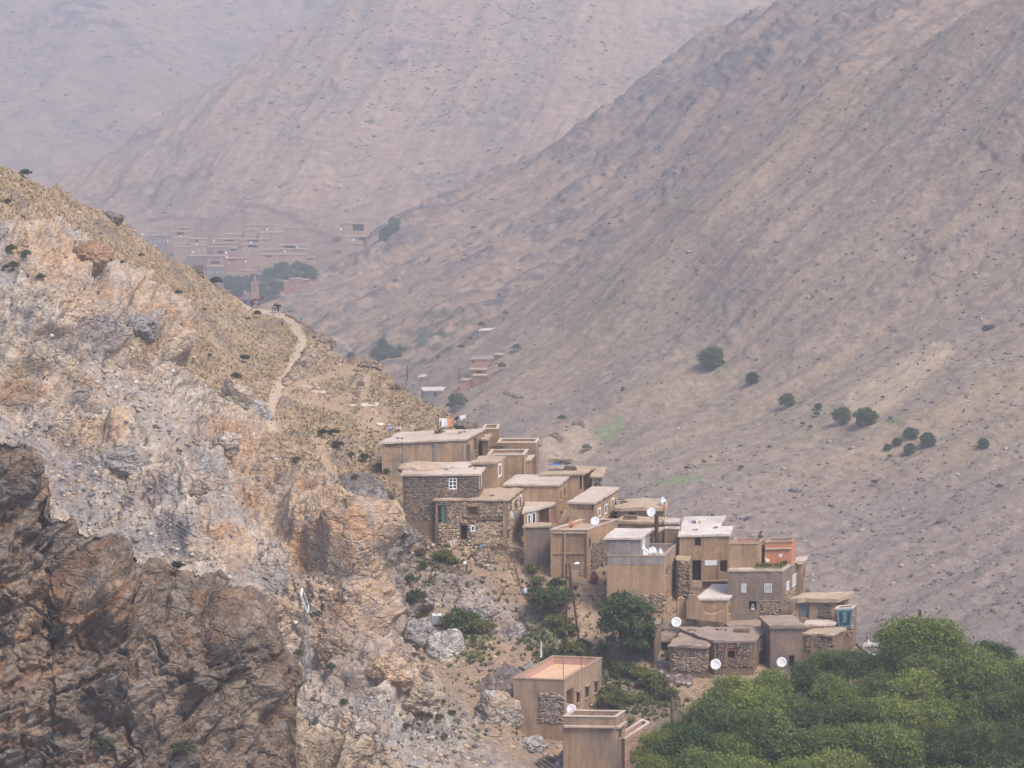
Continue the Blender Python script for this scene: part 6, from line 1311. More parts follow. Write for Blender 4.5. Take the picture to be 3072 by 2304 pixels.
boulder(735, 1330, 45, 30, A, 'square ochre block perched on the pale rocks', OR_, s2l(176, 132, 92, K), 9, 0.9)
boulder(668, 1365, 42, 30, A, 'smooth cream rock below the perched ochre block', s2l(206, 190, 172, K), PR, 10, 0.7)
boulder(362, 1400, 50, 28, A, 'grey boulder lying on the pale scree', s2l(172, 162, 152, K), GR, 11, 0.8)
boulder(170, 700, 70, 50, A, 'broad pinkish boulder below the crest', s2l(192, 162, 142, K), BR_, 12, 0.8)
boulder(250, 790, 70, 45, A, 'brown shadowed boulder among pale rocks', s2l(176, 140, 110, K), OR_, 13, 0.8)
boulder(510, 1000, 32, 45, A, 'cracked ochre block at the rock edge', OR_, PR, 14, 0.7)
boulder(400, 1010, 60, 35, A, 'blue grey boulder beside the cracked ochre block', GR, s2l(150, 144, 142, K), 15, 0.8)
boulder(330, 660, 34, 22, A, 'small layered rock on the crest slope', s2l(150, 138, 128, K), BR_, 16)
boulder(332, 655, 20, 18, A, 'brown knob of rock on the skyline crest', s2l(150, 126, 108, K), BR_, 17)
boulder(590, 785, 22, 18, A, 'dark jutting rock on the skyline crest', s2l(126, 112, 102, K), BR_, 18)
boulder(1720, 2255, 75, 70, A, 'blue grey crag in front of the concrete house', s2l(146, 140, 142, K), s2l(122, 116, 120, K), 19, 0.8, 'crag', None, -2.0)
boulder(1655, 2235, 48, 42, A, 'brown boulder beside the blue grey crag', s2l(140, 116, 92, K), s2l(116, 98, 80, K), 20, 0.9, 'boulder', None, -2.5)
boulder(1600, 2195, 50, 32, A, 'pale grey rock ledge above the brown boulder', s2l(196, 186, 176, K), GR, 21, 0.8, 'boulder')
boulder(1490, 2155, 55, 55, A, 'white flecked rocks below the blunt boulder', s2l(206, 194, 180, K), s2l(196, 160, 124, K), 22, 0.7)
boulder(1010, 1985, 60, 55, A, 'tilted grey brown slab right of the mast', s2l(174, 150, 128, K), s2l(152, 134, 118, K), 23, 0.6, 'crag')
boulder(1150, 2080, 60, 40, A, 'orange cream rock rib below the mast', s2l(206, 178, 146, K), OR_, 24, 0.7, 'crag')
boulder(1260, 2120, 55, 45, A, 'cream rock nose above the grey scree', s2l(204, 182, 154, K), PR, 25, 0.7, 'crag')
boulder(1610, 1990, 40, 22, A, 'lilac grey rock behind the pink roofed house', s2l(160, 148, 146, K), GR, 26)
boulder(1545, 1870, 45, 30, A, 'pinkish slab beside the green thicket', s2l(178, 160, 150, K), GR, 27)
boulder(1420, 1850, 60, 35, A, 'smooth pinkish slab above the water tank', s2l(184, 166, 156, K), GR, 28, 0.7)
boulder(1400, 1280, 30, 20, A, 'rock knob behind the laundry roof', s2l(132, 118, 106, K), BR_, 29)
boulder(1110, 1100, 36, 15, A, 'layered rocks on the ridge above the small shed', s2l(172, 152, 132, K), BR_, 30)
boulder(1195, 1170, 26, 16, A, 'brown rocks on the ridge skyline', s2l(150, 130, 112, K), BR_, 31)
boulder(2968, 990, 20, 8, C, 'long black rock on the scree slope', s2l(84, 80, 84, K), s2l(74, 70, 74, K), 32)
boulder(2243, 1562, 12, 9, C, 'brown boulder behind the white roofed house', s2l(112, 98, 98, K), BR_, 33)
boulder(2495, 1522, 9, 7, C, 'grey boulder alone on the lower scree', s2l(126, 120, 120, K), GR, 34)
boulder(2385, 1475, 16, 8, C, 'slanting grey rock on the lower scree', s2l(112, 106, 106, K), GR, 35)
boulder(2835, 1590, 16, 9, C, 'slate rock on the scree above the orchard', s2l(108, 104, 108, K), GR, 36)
boulder(1290, 1195, 14, 10, C, 'dark rock at the slope foot', s2l(112, 102, 98, K), GR, 37)

# ------------------------------------------------------------------ dry stone walls
def dry_wall(label, top, bot, S, n, size, name='dry_stone_wall', single=140, pal=PAL_MID, lift=0.0, rows=None):
    """stones laid on the strip between two lines of the hillside"""
    top = np.array(top, float); bot = np.array(bot, float); tt = np.linspace(0, 1, 60)
    def along(l): d = np.r_[0, np.cumsum(np.hypot(*np.diff(l, axis=0).T))]; d /= d[-1]; return lambda t: np.stack([np.interp(t, d, l[:, 0]), np.interp(t, d, l[:, 1])], -1)
    ft, fb = along(top), along(bot)
    c0 = S.at(*fb(np.array([0.5]))[0]); root = empty(name, c0, label, 'wall')
    V = []; Fc = []; Cc = []; b = 0
    for k in range(n):
        t = random.random(); v = random.random(); q = ft(np.array([t]))[0]*(1-v)+fb(np.array([t]))[0]*v
        P = S.at(q[0], q[1]); P = P+np.array([0, -0.12, lift*(1-v)+0.05]); s_ = size*random.uniform(0.65, 1.4)
        sc3 = np.array([s_*random.uniform(0.8, 1.5), s_, s_*random.uniform(0.7, 1.0)])
        if k < single: stone_ob(root, P, sc3, (random.uniform(-.3, .3), random.uniform(-.3, .3), random.random()*6.28))
        else:
            i = random.randrange(8); a = random.random()*6.28; vv = STV[i]*sc3; vv = np.stack([vv[:, 0]*math.cos(a)-vv[:, 1]*math.sin(a), vv[:, 0]*math.sin(a)+vv[:, 1]*math.cos(a), vv[:, 2]], -1)
            V.append(vv+P); Fc.append(STF[i]+b); b += len(vv); Cc.append(np.repeat((np.array(random.choice(pal))*random.uniform(0.8, 1.2))[None], len(vv), 0))
    if V: tag(wpart('stonework', np.concatenate(V), np.concatenate(Fc), stonem, root, cols=np.concatenate(Cc)), kind='stuff')
    return root
z5 = lambda L: [Z5(*p) for p in L]; z7 = lambda L: [Z7(*p) for p in L]
dry_wall('curved dry stone retaining wall holding up the mule trail', [(850, 1148), (882, 1104), (919, 1046), (950, 1015), (968, 1000)], [(858, 1160), (905, 1118), (963, 1076), (986, 1050), (985, 1020)], A, 860, 0.55, single=280, pal=PAL_MID)
dry_wall('thin stone edging along the trail crest by the mules', z5([(1270, 1085), (1360, 1110), (1460, 1180), (1540, 1225)]), z5([(1275, 1095), (1365, 1122), (1465, 1192), (1545, 1238)]), A, 60, 0.45, single=60)
dry_wall('broken stone wall running uphill above the small grey shed', [(1066, 1110), (1075, 1150), (1062, 1200)], [(1078, 1110), (1088, 1150), (1075, 1205)], A, 90, 0.5, single=60)
dry_wall('grey dry stone wall along the slate path', z7([(1500, 985), (1400, 1090), (1350, 1200), (1360, 1330), (1390, 1470)]), z7([(1540, 1010), (1450, 1110), (1400, 1210), (1410, 1340), (1440, 1490)]), A, 330, 0.42, single=150, pal=PAL_GREY)
dry_wall('dark stone terrace wall below the rubble stone house', z7([(1640, 1055), (1750, 1100), (1900, 1150)]), z7([(1650, 1085), (1760, 1140), (1900, 1180)]), A, 150, 0.42, single=100, pal=PAL_DARK)
dry_wall('low stone bank above the water tank', z7([(1440, 1470), (1540, 1440), (1640, 1400)]), z7([(1450, 1530), (1560, 1500), (1650, 1460)]), A, 130, 0.4, single=60, pal=PAL_GREY)
dry_wall('rough stone wall round the branch corral', [Z1(*p) for p in [(890, 1280), (960, 1230), (1010, 1210)]], [Z1(*p) for p in [(930, 1370), (980, 1340), (1060, 1320)]], A, 130, 0.45, single=80)
dry_wall('rubble bank beneath the curved stone shed', [Z2(*p) for p in [(660, 1350), (780, 1400), (900, 1470)]], [Z2(*p) for p in [(700, 1490), (820, 1540), (930, 1560)]], A, 260, 0.5, single=120, pal=PAL_GREY)
dry_wall('stone bank beside the dirt path under the solitary tree', [Z3(*p) for p in [(890, 700), (960, 690), (1010, 690)]], [Z3(*p) for p in [(900, 740), (960, 735), (1010, 735)]], A, 70, 0.45, single=60)
dry_wall('tumbled stones under the tan house with grey upper storey', [Z2(*p) for p in [(230, 880), (300, 870), (520, 1000), (560, 1120)]], [Z2(*p) for p in [(240, 960), (330, 930), (480, 1040), (600, 1200)]], A, 170, 0.5, single=90, pal=PAL_PALE)
dry_wall('dark terraced field wall on the far slope', [Z6(*p) for p in [(1590, 1205), (1680, 1210)]], [Z6(*p) for p in [(1600, 1240), (1690, 1240)]], C, 90, 0.8, single=40, pal=PAL_DARK)
dry_wall('low terrace wall under the pale field', [Z6(*p) for p in [(1400, 1300), (1500, 1330)]], [Z6(*p) for p in [(1400, 1330), (1490, 1350)]], C, 70, 0.8, single=40, pal=PAL_DARK)
dry_wall('ruined field wall on the slope above the pale field', [Z6(*p) for p in [(1010, 915), (1090, 925), (1160, 935)]], [Z6(*p) for p in [(1010, 925), (1090, 945), (1160, 940)]], C, 60, 0.8, single=30, pal=PAL_MID)

# ------------------------------------------------------------------ poles, cables, mast
def pole(label, top, bot, Y, r0=0.13, r1=0.09, mat=polewood, Yt=None, group=None):
    b, t = unproj(*bot, Y), unproj(*top, Yt or Y); root = empty('pole', b, label, 'pole', group)
    m = MB(); m.tube([b-(t-b)*0.05, b*0.5+t*0.5, t], [r0, (r0+r1)/2, r1], 8); m.build('shaft', mat, root)
    m = MB(); m.tube([t-(t-b)*0.03, t], [r1*1.15, r1*1.1], 8); m.build('cap', darkmetal, root); return root
pole('upright wooden pole of the pair above the dirt path', Z3(545, -20), Z3(545, 485), Yv(1900)); lp = pole('leaning wooden pole of the pair above the dirt path', Z3(570, -20), Z3(650, 605), Yv(1920))
pole('lone grey wooden pole standing in the orchard', Z3(1415, 1062), Z3(1424, 1360), 262, 0.2, 0.16, wood)
pole('wooden utility pole of the twin poles behind the broad walnut', Z4(1333, 355), Z4(1325, 530), 284); pole('shorter wooden pole of the twin poles behind the broad walnut', Z4(1345, 360), Z4(1352, 470), 285)
pole('steel pole of the pair behind the grey roof terrace', Z2(655, 365), Z2(657, 592), 294, 0.13, 0.12); pole('steel pole bearing the dish behind the grey roof terrace', Z2(669, 348), Z2(672, 592), 293.5, 0.12, 0.11)
pole('thin antenna mast at the corner of the white roofed house', Z2(841, 330), Z2(840, 470), 293, 0.05, 0.04, metal); pole('white post behind the pink roof house', Z3(338, 612), Z3(338, 740), 268, 0.07, 0.06, white)
for x, y0, y1, l_ in ((521, 792, 915, 'nearer'), (669, 742, 838, 'farther')): pole('thin steel rod rising from the pink roof terrace, %s one' % ('parapet side' if l_ == 'nearer' else 'back wall'), Z3(x, y0), Z3(x, y1), 264 if l_ == 'nearer' else 268, 0.035, 0.03, darkmetal)
for x, y0, y1 in ((904, 545, 625), (934, 543, 610)): pole('silver chimney pipe on the white roof slab in the orchard', Z4(x, y0), Z4(x, y1), 283, 0.07, 0.07, metal, group='orchard roof chimney pipes')
pole('thin stick rising from the white roof slab in the orchard', Z4(1093, 565), Z4(1093, 640), 282.5, 0.04, 0.03, white)
pole('dark utility pole by the slope foot houses', Z6(200, 680), Z6(198, 800), 830, 0.2, 0.16); pole('dark thin pole beside low earth slope house', Z6(632, 740), Z6(632, 860), 838, 0.2, 0.16); pole('short dark pole beyond the grassy ridge', Z6(188, 800), Z6(188, 880), 800, 0.16, 0.12)
# street lamp on the leaning pole
lm = empty('street_lamp', unproj(*Z1(1668, 1400), Yv(1900)-0.2), 'small pale street lamp on a bracket beside the pole pair', 'street lamp'); lb_ = np.array(lm.location)
m = MB(); m.tube([lb_, lb_+np.array([0.7, -0.1, 0.55])], 0.03, 6); m.build('bracket', metal, lm)
m = MB(); c_ = lb_+np.array([0.95, -0.1, 0.62]); m.tube([c_-np.array([0.3, 0, 0.06]), c_, c_+np.array([0.32, 0, 0.03])], [0.07, 0.17, 0.06], 8); m.build('lamp_head', white, lm)
# power cables
cablem = plain('bare_cable', s2l(180, 178, 180, 0.8), 0.6)
def cable(label, P, r=0.017, group=None):
    m = MB(); m.tube(P, r, 4); o = m.build('power_cable', cablem, None); return tag(o, label, 'cable', group)
def cpath(pts, n=40):
    pts = np.array(pts, float); t = np.linspace(0, 1, len(pts)); q = np.linspace(0, 1, n)
    co = [np.polyfit(t, pts[:, k], 2) for k in range(3)]; return [unproj(*[np.polyval(c, s) for c in co[:2]], np.polyval(co[2], s)) for s in q]
for dy, lb in ((0, 'upper'), (14, 'middle'), (26, 'lower')):
    cable('thin power cable sagging past the pale cliff, %s strand' % lb, cpath([(-200, 1150+dy, 216), (250, 1432+dy*0.8, 220), (700, 1668+dy, 226), (1060, 1880+dy, 233), (1420, 2138+dy, 238), (1760, 2370+dy, 242)]), 0.013 if dy else 0.017)
# lattice mast
mb0 = A.at(930, 2062); mast = empty('lattice_mast', mb0, 'grey steel lattice mast carrying a tilted panel on the rocks', 'mast'); Hm = 8.6-1.6; lean = np.array([-0.28, 0, 0])
def mpt(sx, sy, z): k = 0.32-0.10*z/Hm; return mb0+np.array([sx*k, sy*k, z])+lean*z/Hm
for sx in (-1, 1):
    for sy in (-1, 1):
        m = MB(); m.tube([mpt(sx, sy, -0.6), mpt(sx, sy, Hm)], 0.036, 5); m.build('leg', metal, mast)
for k in range(5):
    z = Hm*(k+0.6)/4.6
    if z > Hm: z = Hm
    m = MB()
    for a, b in (((-1, -1), (1, -1)), ((1, -1), (1, 1)), ((1, 1), (-1, 1)), ((-1, 1), (-1, -1))): m.tube([mpt(*a, z), mpt(*b, z)], 0.034, 4)
    m.build('ring', metal, mast)
nz = 9
for k in range(nz):
    z0, z1 = Hm*k/nz, Hm*(k+1)/nz; m = MB()
    for a, b in (((-1, -1), (1, -1)), ((1, -1), (1, 1)), ((1, 1), (-1, 1)), ((-1, 1), (-1, -1))):
        m.tube([mpt(*a, z0), mpt(*b, z1)], 0.014, 4); m.tube([mpt(*b, z0), mpt(*a, z1)], 0.014, 4)
    m.build('brace', metal, mast)
tp = mpt(0, 0, Hm); m = MB(); m.tube([tp-np.array([0, 0, 0.4]), tp+np.array([0.0, 0, 0.6])], 0.06, 6); m.build('mount', metal, mast)
ax = np.array([-0.30, -0.25, 1.0]); ax /= np.linalg.norm(ax); ay = np.array([-0.04, 1.0, 0.30]); ay -= ax*np.dot(ax, ay); ay /= np.linalg.norm(ay); an = np.cross(ay, ax); pc = tp+np.array([-0.02, 0, 1.15])
m = MB(); m.box(pc-ax*1.0-ay*0.75, ax*2.0, ay*1.5, an*0.07); pn = m.build('panel', plain('panel_dark', s2l(60, 64, 74), 0.3), mast)
m = MB()
for o_, u_, v_ in ((-ax*1.05-ay*0.8, ax*2.1, ay*0.1), (-ax*1.05+ay*0.7, ax*2.1, ay*0.1), (-ax*1.05-ay*0.7, ax*0.12, ay*1.4), (ax*0.93-ay*0.7, ax*0.12, ay*1.4)): m.box(pc+o_-an*0.05, u_, v_, an*0.17)
m.build('frame', white, pn)
# water tank in its cage
tk = A.at(*Z7(1690, 1585)); tank = empty('water_tank', tk, 'white cube water tank in a wire cage on the rocks', 'tank')
m = MB(); m.box(tk+np.array([-0.5, -0.5, 0.12]), (1.0, 0, 0), (0, 1.0, 0), (0, 0, 0.95)); m.build('bottle', plain('tank_plastic', s2l(226, 228, 226, 0.85), 0.35), tank)
m = MB(); m.box(tk+np.array([-0.55, -0.55, 0]), (1.1, 0, 0), (0, 1.1, 0), (0, 0, 0.11)); m.build('pallet', wood, tank)
m = MB()
for k in range(6): x = -0.53+k*0.206; m.box(tk+np.array([x, -0.56, 0.11]), (0.03, 0, 0), (0, 0.03, 0), (0, 0, 1.0))
for k in range(5): z = 0.2+k*0.2; m.box(tk+np.array([-0.55, -0.53, z]), (1.1, 0, 0), (0, 0.02, 0), (0, 0, 0.025))
m.build('cage', metal, tank)
m = MB(); m.tube([tk+np.array([0, 0, 1.07]), tk+np.array([0, 0, 1.13])], 0.1, 10); m.build('lid', darkmetal, tank)
# branch corral
br = empty('branch_fence', A.at(*Z1(1180, 1330)), 'tangled corral fence of pale bare branches below the stone house', 'fence')
BRN = [((1000, 1208), (1275, 1232)), ((1005, 1225), (1018, 1325)), ((1075, 1250), (1165, 1312)), ((1180, 1235), (1215, 1345)), ((1240, 1240), (1175, 1380)), ((1270, 1250), (1245, 1320)), ((1325, 1260), (1265, 1330)), ((1165, 1345), (1270, 1352)), ((1290, 1355), (1370, 1545)), ((1240, 1390), (1285, 1590)), ((1190, 1430), (1280, 1560)), ((1150, 1250), (1190, 1290)), ((1210, 1400), (1260, 1500)),
       ((1435, 1550), (1380, 1650)), ((1150, 1550), (1105, 1640)), ((1090, 1525), (1150, 1560)), ((1130, 1600), (1200, 1615)), ((1310, 1640), (1390, 1650)), ((1200, 1280), (1290, 1250)), ((1015, 1240), (1110, 1215)), ((930, 1260), (1000, 1215)), ((1060, 1240), (1130, 1230)), ((1170, 1320), (1190, 1400)), ((1225, 1330), (1240, 1440)), ((1260, 1345), (1330, 1470))]
for a, b in BRN:
    pa = A.at(*Z1(*b)); Yb = pa[1]-0.3; qa = unproj(*Z1(*a), Yb-random.uniform(-0.2, 0.5)); qb = unproj(*Z1(*b), Yb)
    m = MB(); m.tube([qa, (qa+qb)/2+np.array([random.uniform(-.1, .1), 0, random.uniform(-.08, .08)]), qb], [0.05, 0.065, 0.075], 5); m.build('branch', wood, br)
def branch_pile(label, Z, cx, cy, w, h, Y, n=16):
    c0 = unproj(*Z(cx, cy), Y); root = empty('branch_pile', c0, label, 'branches')
    for k in range(n):
        x, y = cx+random.uniform(-w, w), cy+random.uniform(-h, h); a = random.uniform(-0.5, 0.5); L = random.uniform(0.5, 1.1)*w
        p0 = unproj(*Z(x-L*math.cos(a), y-L*0.4*math.sin(a)), Y+random.uniform(-1, 1)); p1 = unproj(*Z(x+L*math.cos(a), y+L*0.4*math.sin(a)), Y+random.uniform(-1, 1))
        m = MB(); m.tube([p0, (p0+p1)/2+np.array([0, 0, 0.06]), p1], [0.03, 0.05, 0.05], 5); m.build('branch', wood, root)
branch_pile('heap of cut branches on the roof beside the slim mud annex', Z1, 1085, 390, 45, 12, 316.5); branch_pile('brush pile on the ridge with a blue sheet', Z1, 1610, 515, 70, 18, 310.5, 22); branch_pile('pale sticks leaning beside the sagging ridge roof', Z2, 400, 260, 30, 25, 300, 10)
bs = tag(ob('tarpaulin', mesh('tarpaulin', [unproj(*Z1(x, y), 309.6+dy) for x, y, dy in ((1520, 545, 0), (1570, 540, .4), (1620, 538, 0), (1615, 525, .8), (1570, 520, .5), (1530, 528, 1))], [(0, 1, 4, 5), (1, 2, 3, 4)], plain('blue_plastic', s2l(84, 126, 190, 0.8), 0.4))), 'blue plastic sheet lying on the ridge brush pile', 'sheet')
# ------------------------------------------------------------------ cloths
def cloth(name, label, Zc_, quad, Y, colf, mat=None, n=14, amp=0.05, cat='laundry', group=None):
    """hanging cloth: quad corners TL TR BR BL in a zoom frame, folds running downwards"""
    q = [unproj(*Zc_(*p), Y) if not callable(Y) else Y(*Zc_(*p)) for p in quad]; V = []; C3 = []
    for j in range(n+1):
        for i in range(n+1):
            u, v = i/n, j/n; p = (q[0]*(1-u)+q[1]*u)*(1-v)+(q[3]*(1-u)+q[2]*u)*v
            p = p+np.array([0, amp*math.sin(u*17+v*1.5)*(0.3+v), -0.03*math.sin(u*math.pi)*(1-v)]); V.append(p); C3.append(colf(u, v))
    Fc = np.array([(j*(n+1)+i, (j+1)*(n+1)+i, (j+1)*(n+1)+i+1, j*(n+1)+i+1) for j in range(n) for i in range(n)])
    c0 = np.mean(V, 0); me = mesh(name, np.array(V)-c0, Fc, mat or clothm, cols=np.array(C3), smooth=True); o = ob(name, me, None, c0); 
    sm = o.modifiers.new('thickness', 'SOLIDIFY'); sm.thickness = 0.012
    return tag(o, label, cat, group)
clothm = surf('cloth_fabric', (0.5, 0.5, 0.5), None, 2, 14, attr=True, var=0.08, bmp=0.1, bd=0.01)
WH, RED = s2l(236, 232, 226, 0.85), s2l(226, 150, 112, 0.85)
def rugcol(u, v):
    d = s2l(38, 58, 72, 0.9); t = s2l(128, 168, 172, 0.85)
    if u < 0.035 or u > 0.965 or v < 0.035 or v > 0.965: return t
    if u < 0.15 or u > 0.85 or v < 0.12 or v > 0.88: return t if (int(u*22)+int(v*22)) % 3 == 0 else d
    x, y = (u-0.5), (v-0.48)
    if math.hypot((x+0.02)/0.16, (y+0.20)/0.12) < 1 or math.hypot((x-0.02)/0.13, (y-0.03)/0.15) < 1 or math.hypot((x+0.03)/0.15, (y-0.20)/0.10) < 1: return t if math.sin(u*60)+math.sin(v*52+u*9) > 0.1 else d
    return d
cloth('rug', 'dark blue rug with pale border hanging over the stone terrace wall', Z2, ((1990, 1052), (2113, 1049), (2100, 1182), (2003, 1186)), lambda x, y: ray_plane(x, y, h24b.cor['front'][0]+h24b.frame('front')[2]*0.32, h24b.frame('front')[2]), rugcol, n=44, amp=0.02, cat='rug')
yr = float(h1.FR[1])+5.0
cloth('laundry', 'white and orange cloth hung on a line above the long topmost roof', Z1, ((600, 150), (708, 153), (708, 220), (602, 222)), yr, lambda u, v: RED if u > 0.6 else (WH if not (0.08 < u < 0.2 and 0.3 < v < 0.95) else s2l(60, 56, 60)), n=20)
cloth('laundry', 'white cloth blowing at the end of the roof line', Z1, ((762, 135), (824, 118), (828, 146), (775, 170)), yr+0.5, lambda u, v: WH, amp=0.08)
cloth('laundry', 'dark cloth between white cloths on the roof line', Z1, ((722, 150), (762, 128), (765, 155), (735, 178)), yr+0.3, lambda u, v: s2l(66, 66, 76), amp=0.08)
rt = h1.zt
for x, lb in ((598, 'laundry pole beside the orange cloth'), (838, 'tilted laundry pole at the roof end')):
    t_ = unproj(*Z1(x-(8 if x > 700 else 0), 140 if x < 700 else 128), yr); m = MB(); b_ = np.array([t_[0]+(0.5 if x > 700 else 0), t_[1], rt]); m.tube([b_, t_], 0.035, 6); tag(m.build('laundry_pole', wood), 'wooden '+lb, 'pole')
cloth('laundry', 'white cloth drying over the corner of the stone house', Z1, ((1188, 922), (1212, 925), (1222, 985), (1200, 982)), float(h3.FR[1])+0.2, lambda u, v: WH, amp=0.05)
cloth('laundry', 'white shirt drying before the terracotta wall', Z2, ((1562, 648), (1590, 640), (1588, 662), (1566, 670)), float(h19t.FR[1])-0.5, lambda u, v: WH, amp=0.05)
cloth('laundry', 'small red and white washing before the terracotta wall', Z2, ((1462, 675), (1512, 683), (1510, 702), (1466, 705)), float(h19t.FR[1])-0.5, lambda u, v: s2l(196, 60, 50) if u > 0.75 else WH, amp=0.05)
cloth('laundry', 'pink cloth on the porch pillar of the low tan house', Z1, ((1535, 990), (1562, 992), (1560, 1012), (1538, 1014)), float(h10.FR[1])-0.3, lambda u, v: s2l(216, 120, 160), amp=0.03)
cloth('white_sheet', 'pale sheet spread on the bank by the little plank shed', Z1, ((662, 1175), (755, 1150), (740, 1215), (705, 1240)), Yv(1645)-1.5, lambda u, v: s2l(214, 190, 168, 0.85), amp=0.08, cat='sheet')
cloth('yellow_tarp', 'yellow tarp heaped beside the stone house corner', Z1, ((1283, 1130), (1345, 1135), (1350, 1170), (1280, 1172)), Yv(1625)-0.6, lambda u, v: s2l(206, 170, 84, 0.85), amp=0.15, cat='sheet')
cloth('door_hanging', 'white pointed hanging in the dark lower doorway', Z2, ((1368, 1010), (1376, 1010), (1388, 1056), (1360, 1056)), float(h19.FR[1])-0.1, lambda u, v: WH if abs(u-0.5) > 0.22 or v > 0.75 else s2l(50, 44, 40), amp=0.01)
# planted ledge
def planter(pts, Y, label):
    c0 = unproj(*Z2(*pts[0]), Y); root = empty('planter', c0, label, 'planter')
    for a, b in zip(pts[:-1], pts[1:]):
        za = h19.zt+0.02; pa, pb = ray_z(*Z2(*a), za), ray_z(*Z2(*b), za); u = pb-pa; L = np.linalg.norm(u); u /= L; n = np.array([-u[1], u[0], 0])
        m = MB(); m.box(pa+n*0.05, u*L, n*0.35, np.array([0, 0, 0.22])); m.build('trough', concrete, root)
        r = np.random.default_rng(5); P = pa+u*r.uniform(0, L, (420, 1))+n*r.normal(0.2, 0.14, (420, 1))+np.array([0, 0, 1])*np.abs(r.normal(0.3, 0.13, (420, 1)))
        V, Fc, c = leaves(P, 0.2, r); tag(wpart('foliage', V, Fc, leaf3, root, cols=c*np.array([0.9, 1.0, 0.6])), None)
planter([(1402, 752), (1588, 752), (1680, 690)], 288, 'green planted trough along the ledge of the terracotta terrace')
# ------------------------------------------------------------------ small roof and yard things
def sack(label, pos, s, mat, name='sack', cat='sack', group=None):
    V = IV3*np.array([s, s*0.7, s*0.6]); V = V*(1+0.18*fbm(V*2.3+pos, s*1.2, 3, 9))[:, None]; V[:, 2] = np.maximum(V[:, 2], -s*0.4)+s*0.4
    return tag(ob(name, mesh(name, V, IF3, mat, smooth=True), None, pos), label, cat, group)
IV3, IF3 = ico(3)
for x, y, s_, lb in ((612, 262, 0.55, 'rough stone cairn on the long pale roof'),):
    p = ray_z(*Z1(605, 278), rt); root = empty('cairn', p, lb, 'stones')
    for k in range(7): stone_ob(root, p+np.array([random.uniform(-.5, .5), random.uniform(-.3, .3), 0.15+random.random()*0.35]), (0.5, 0.4, 0.4), (0, 0, random.random()*6))
def roof_stones(label, Z, spots, z, s_=0.28):
    for x, y in spots:
        p = ray_z(*Z(x, y), z); o = bpy.data.objects.new('roof_stone', random.choice(STONES)); COL.objects.link(o); o.location = [float(c) for c in p+np.array([0, 0, s_*0.25])]; o.scale = (s_*1.5, s_, s_*0.8); o.rotation_euler[2] = random.random()*6; tag(o, label, 'stone', label)
roof_stones('loose stone weighing down the long topmost roof', Z1, [(258, 320), (295, 322), (635, 268), (770, 278), (778, 272), (812, 266), (868, 232), (885, 236)], rt)
roof_stones('loose stone on the roof of the dark rubble house', Z1, [(460, 588), (478, 586), (660, 580), (705, 568), (720, 568), (735, 566), (855, 558), (900, 574)], h2.zt)
roof_stones('loose stone on the roof of the teal door house', Z1, [(1030, 798), (1045, 796)], h3.zt)
roof_stones('loose stone on the wide grey earth roof', Z2, [(900, 1208), (925, 1205), (950, 1212), (1110, 1205), (1140, 1204), (1170, 1210)], h22.zt)
roof_stones('loose stone on the gridded window house roof', Z2, [(945, 470), (960, 468), (1095, 455), (1105, 450)], h18.zt)
pmn = ray_z(*Z1(520, 560), h2b.zt); V = IV5*np.array([2.6, 1.6, 0.75]); V = V*(1+0.15*fbm(V+50, 1.0, 3, 4))[:, None]
tag(ob('earth_heap', mesh('earth_heap', V, IF5, roofmud, smooth=True), None, pmn-np.array([1.0, 0, 0.12])), 'heap of loose earth on the low roof terrace', 'earth heap')
def jar(label, pos, s, mat, name='jar', cat='jar', group=None):
    prof = [(0.0, 0.0), (0.26, 0.0), (0.36, 0.22), (0.38, 0.45), (0.3, 0.72), (0.16, 0.86), (0.18, 0.95), (0.0, 0.93)]; n = 12; V = []; Fc = []
    for r_, z in prof:
        for k in range(n): V.append((r_*s*math.cos(6.2832*k/n), r_*s*math.sin(6.2832*k/n), z*s))
    for j in range(len(prof)-1):
        for k in range(n): Fc.append((j*n+k, j*n+(k+1) % n, (j+1)*n+(k+1) % n, (j+1)*n+k))
    root = empty(name, pos, label, cat, group); ob('body', mesh('body', V, Fc, mat, smooth=True), root)
    m = MB(); m.tube([(0, 0, 0.93*s), (0, 0, 0.99*s)], 0.17*s, 10); ob('rim', mesh('rim', m.v, m.f, mat), root); return root
pz = h16.zt+0.09
for x, y in ((1678, 1052), (1692, 1040), (1700, 1050)): jar('terracotta pot on the top of the walled earth building', ray_z(*Z1(x, y), pz-0.4), 0.65, terracotta, 'pot', 'pot', 'terracotta pots on the wall')
for x, y in ((612, 640), (632, 632), (645, 638), (690, 648)): jar('white plastic drum on the grey roof terrace', ray_z(*Z2(x, y+10), h17.zt-0.9), 0.8, white, 'drum', 'drum', 'white drums on the terrace')
jar('white water drum at the end of the sagging ridge roof', ray_z(*Z2(706, 285), h14.zt), 0.95, white, 'drum', 'drum')
jar('round white vat on the path below the stone house', A.at(*Z1(1315, 1555)), 0.75, plain('blue_white_plastic', s2l(190, 206, 226, 0.85), 0.4), 'vat', 'vat')
for x, y, mt, lb in ((945, 1165, plain('blue_tub', s2l(110, 140, 190, 0.8)), 'blue washing tub outside the dark lower doorway'), (1040, 1150, redwood, 'red basin leaning by the rubble stone wall'), (935, 1182, white, 'white bowl outside the dark lower doorway'), (890, 1190, darkmetal, 'black pot outside the dark lower doorway')):
    jar(lb, A.at(*Z1(x, 1232)), 0.5 if y < 1170 else 0.36, mt, 'tub', 'tub')
jar('orange gas drum in the alley beside walled earth building', A.at(*Z1(1885, 1455))+np.array([0, 0, 0.0]), 1.3, redwood, 'drum', 'drum')
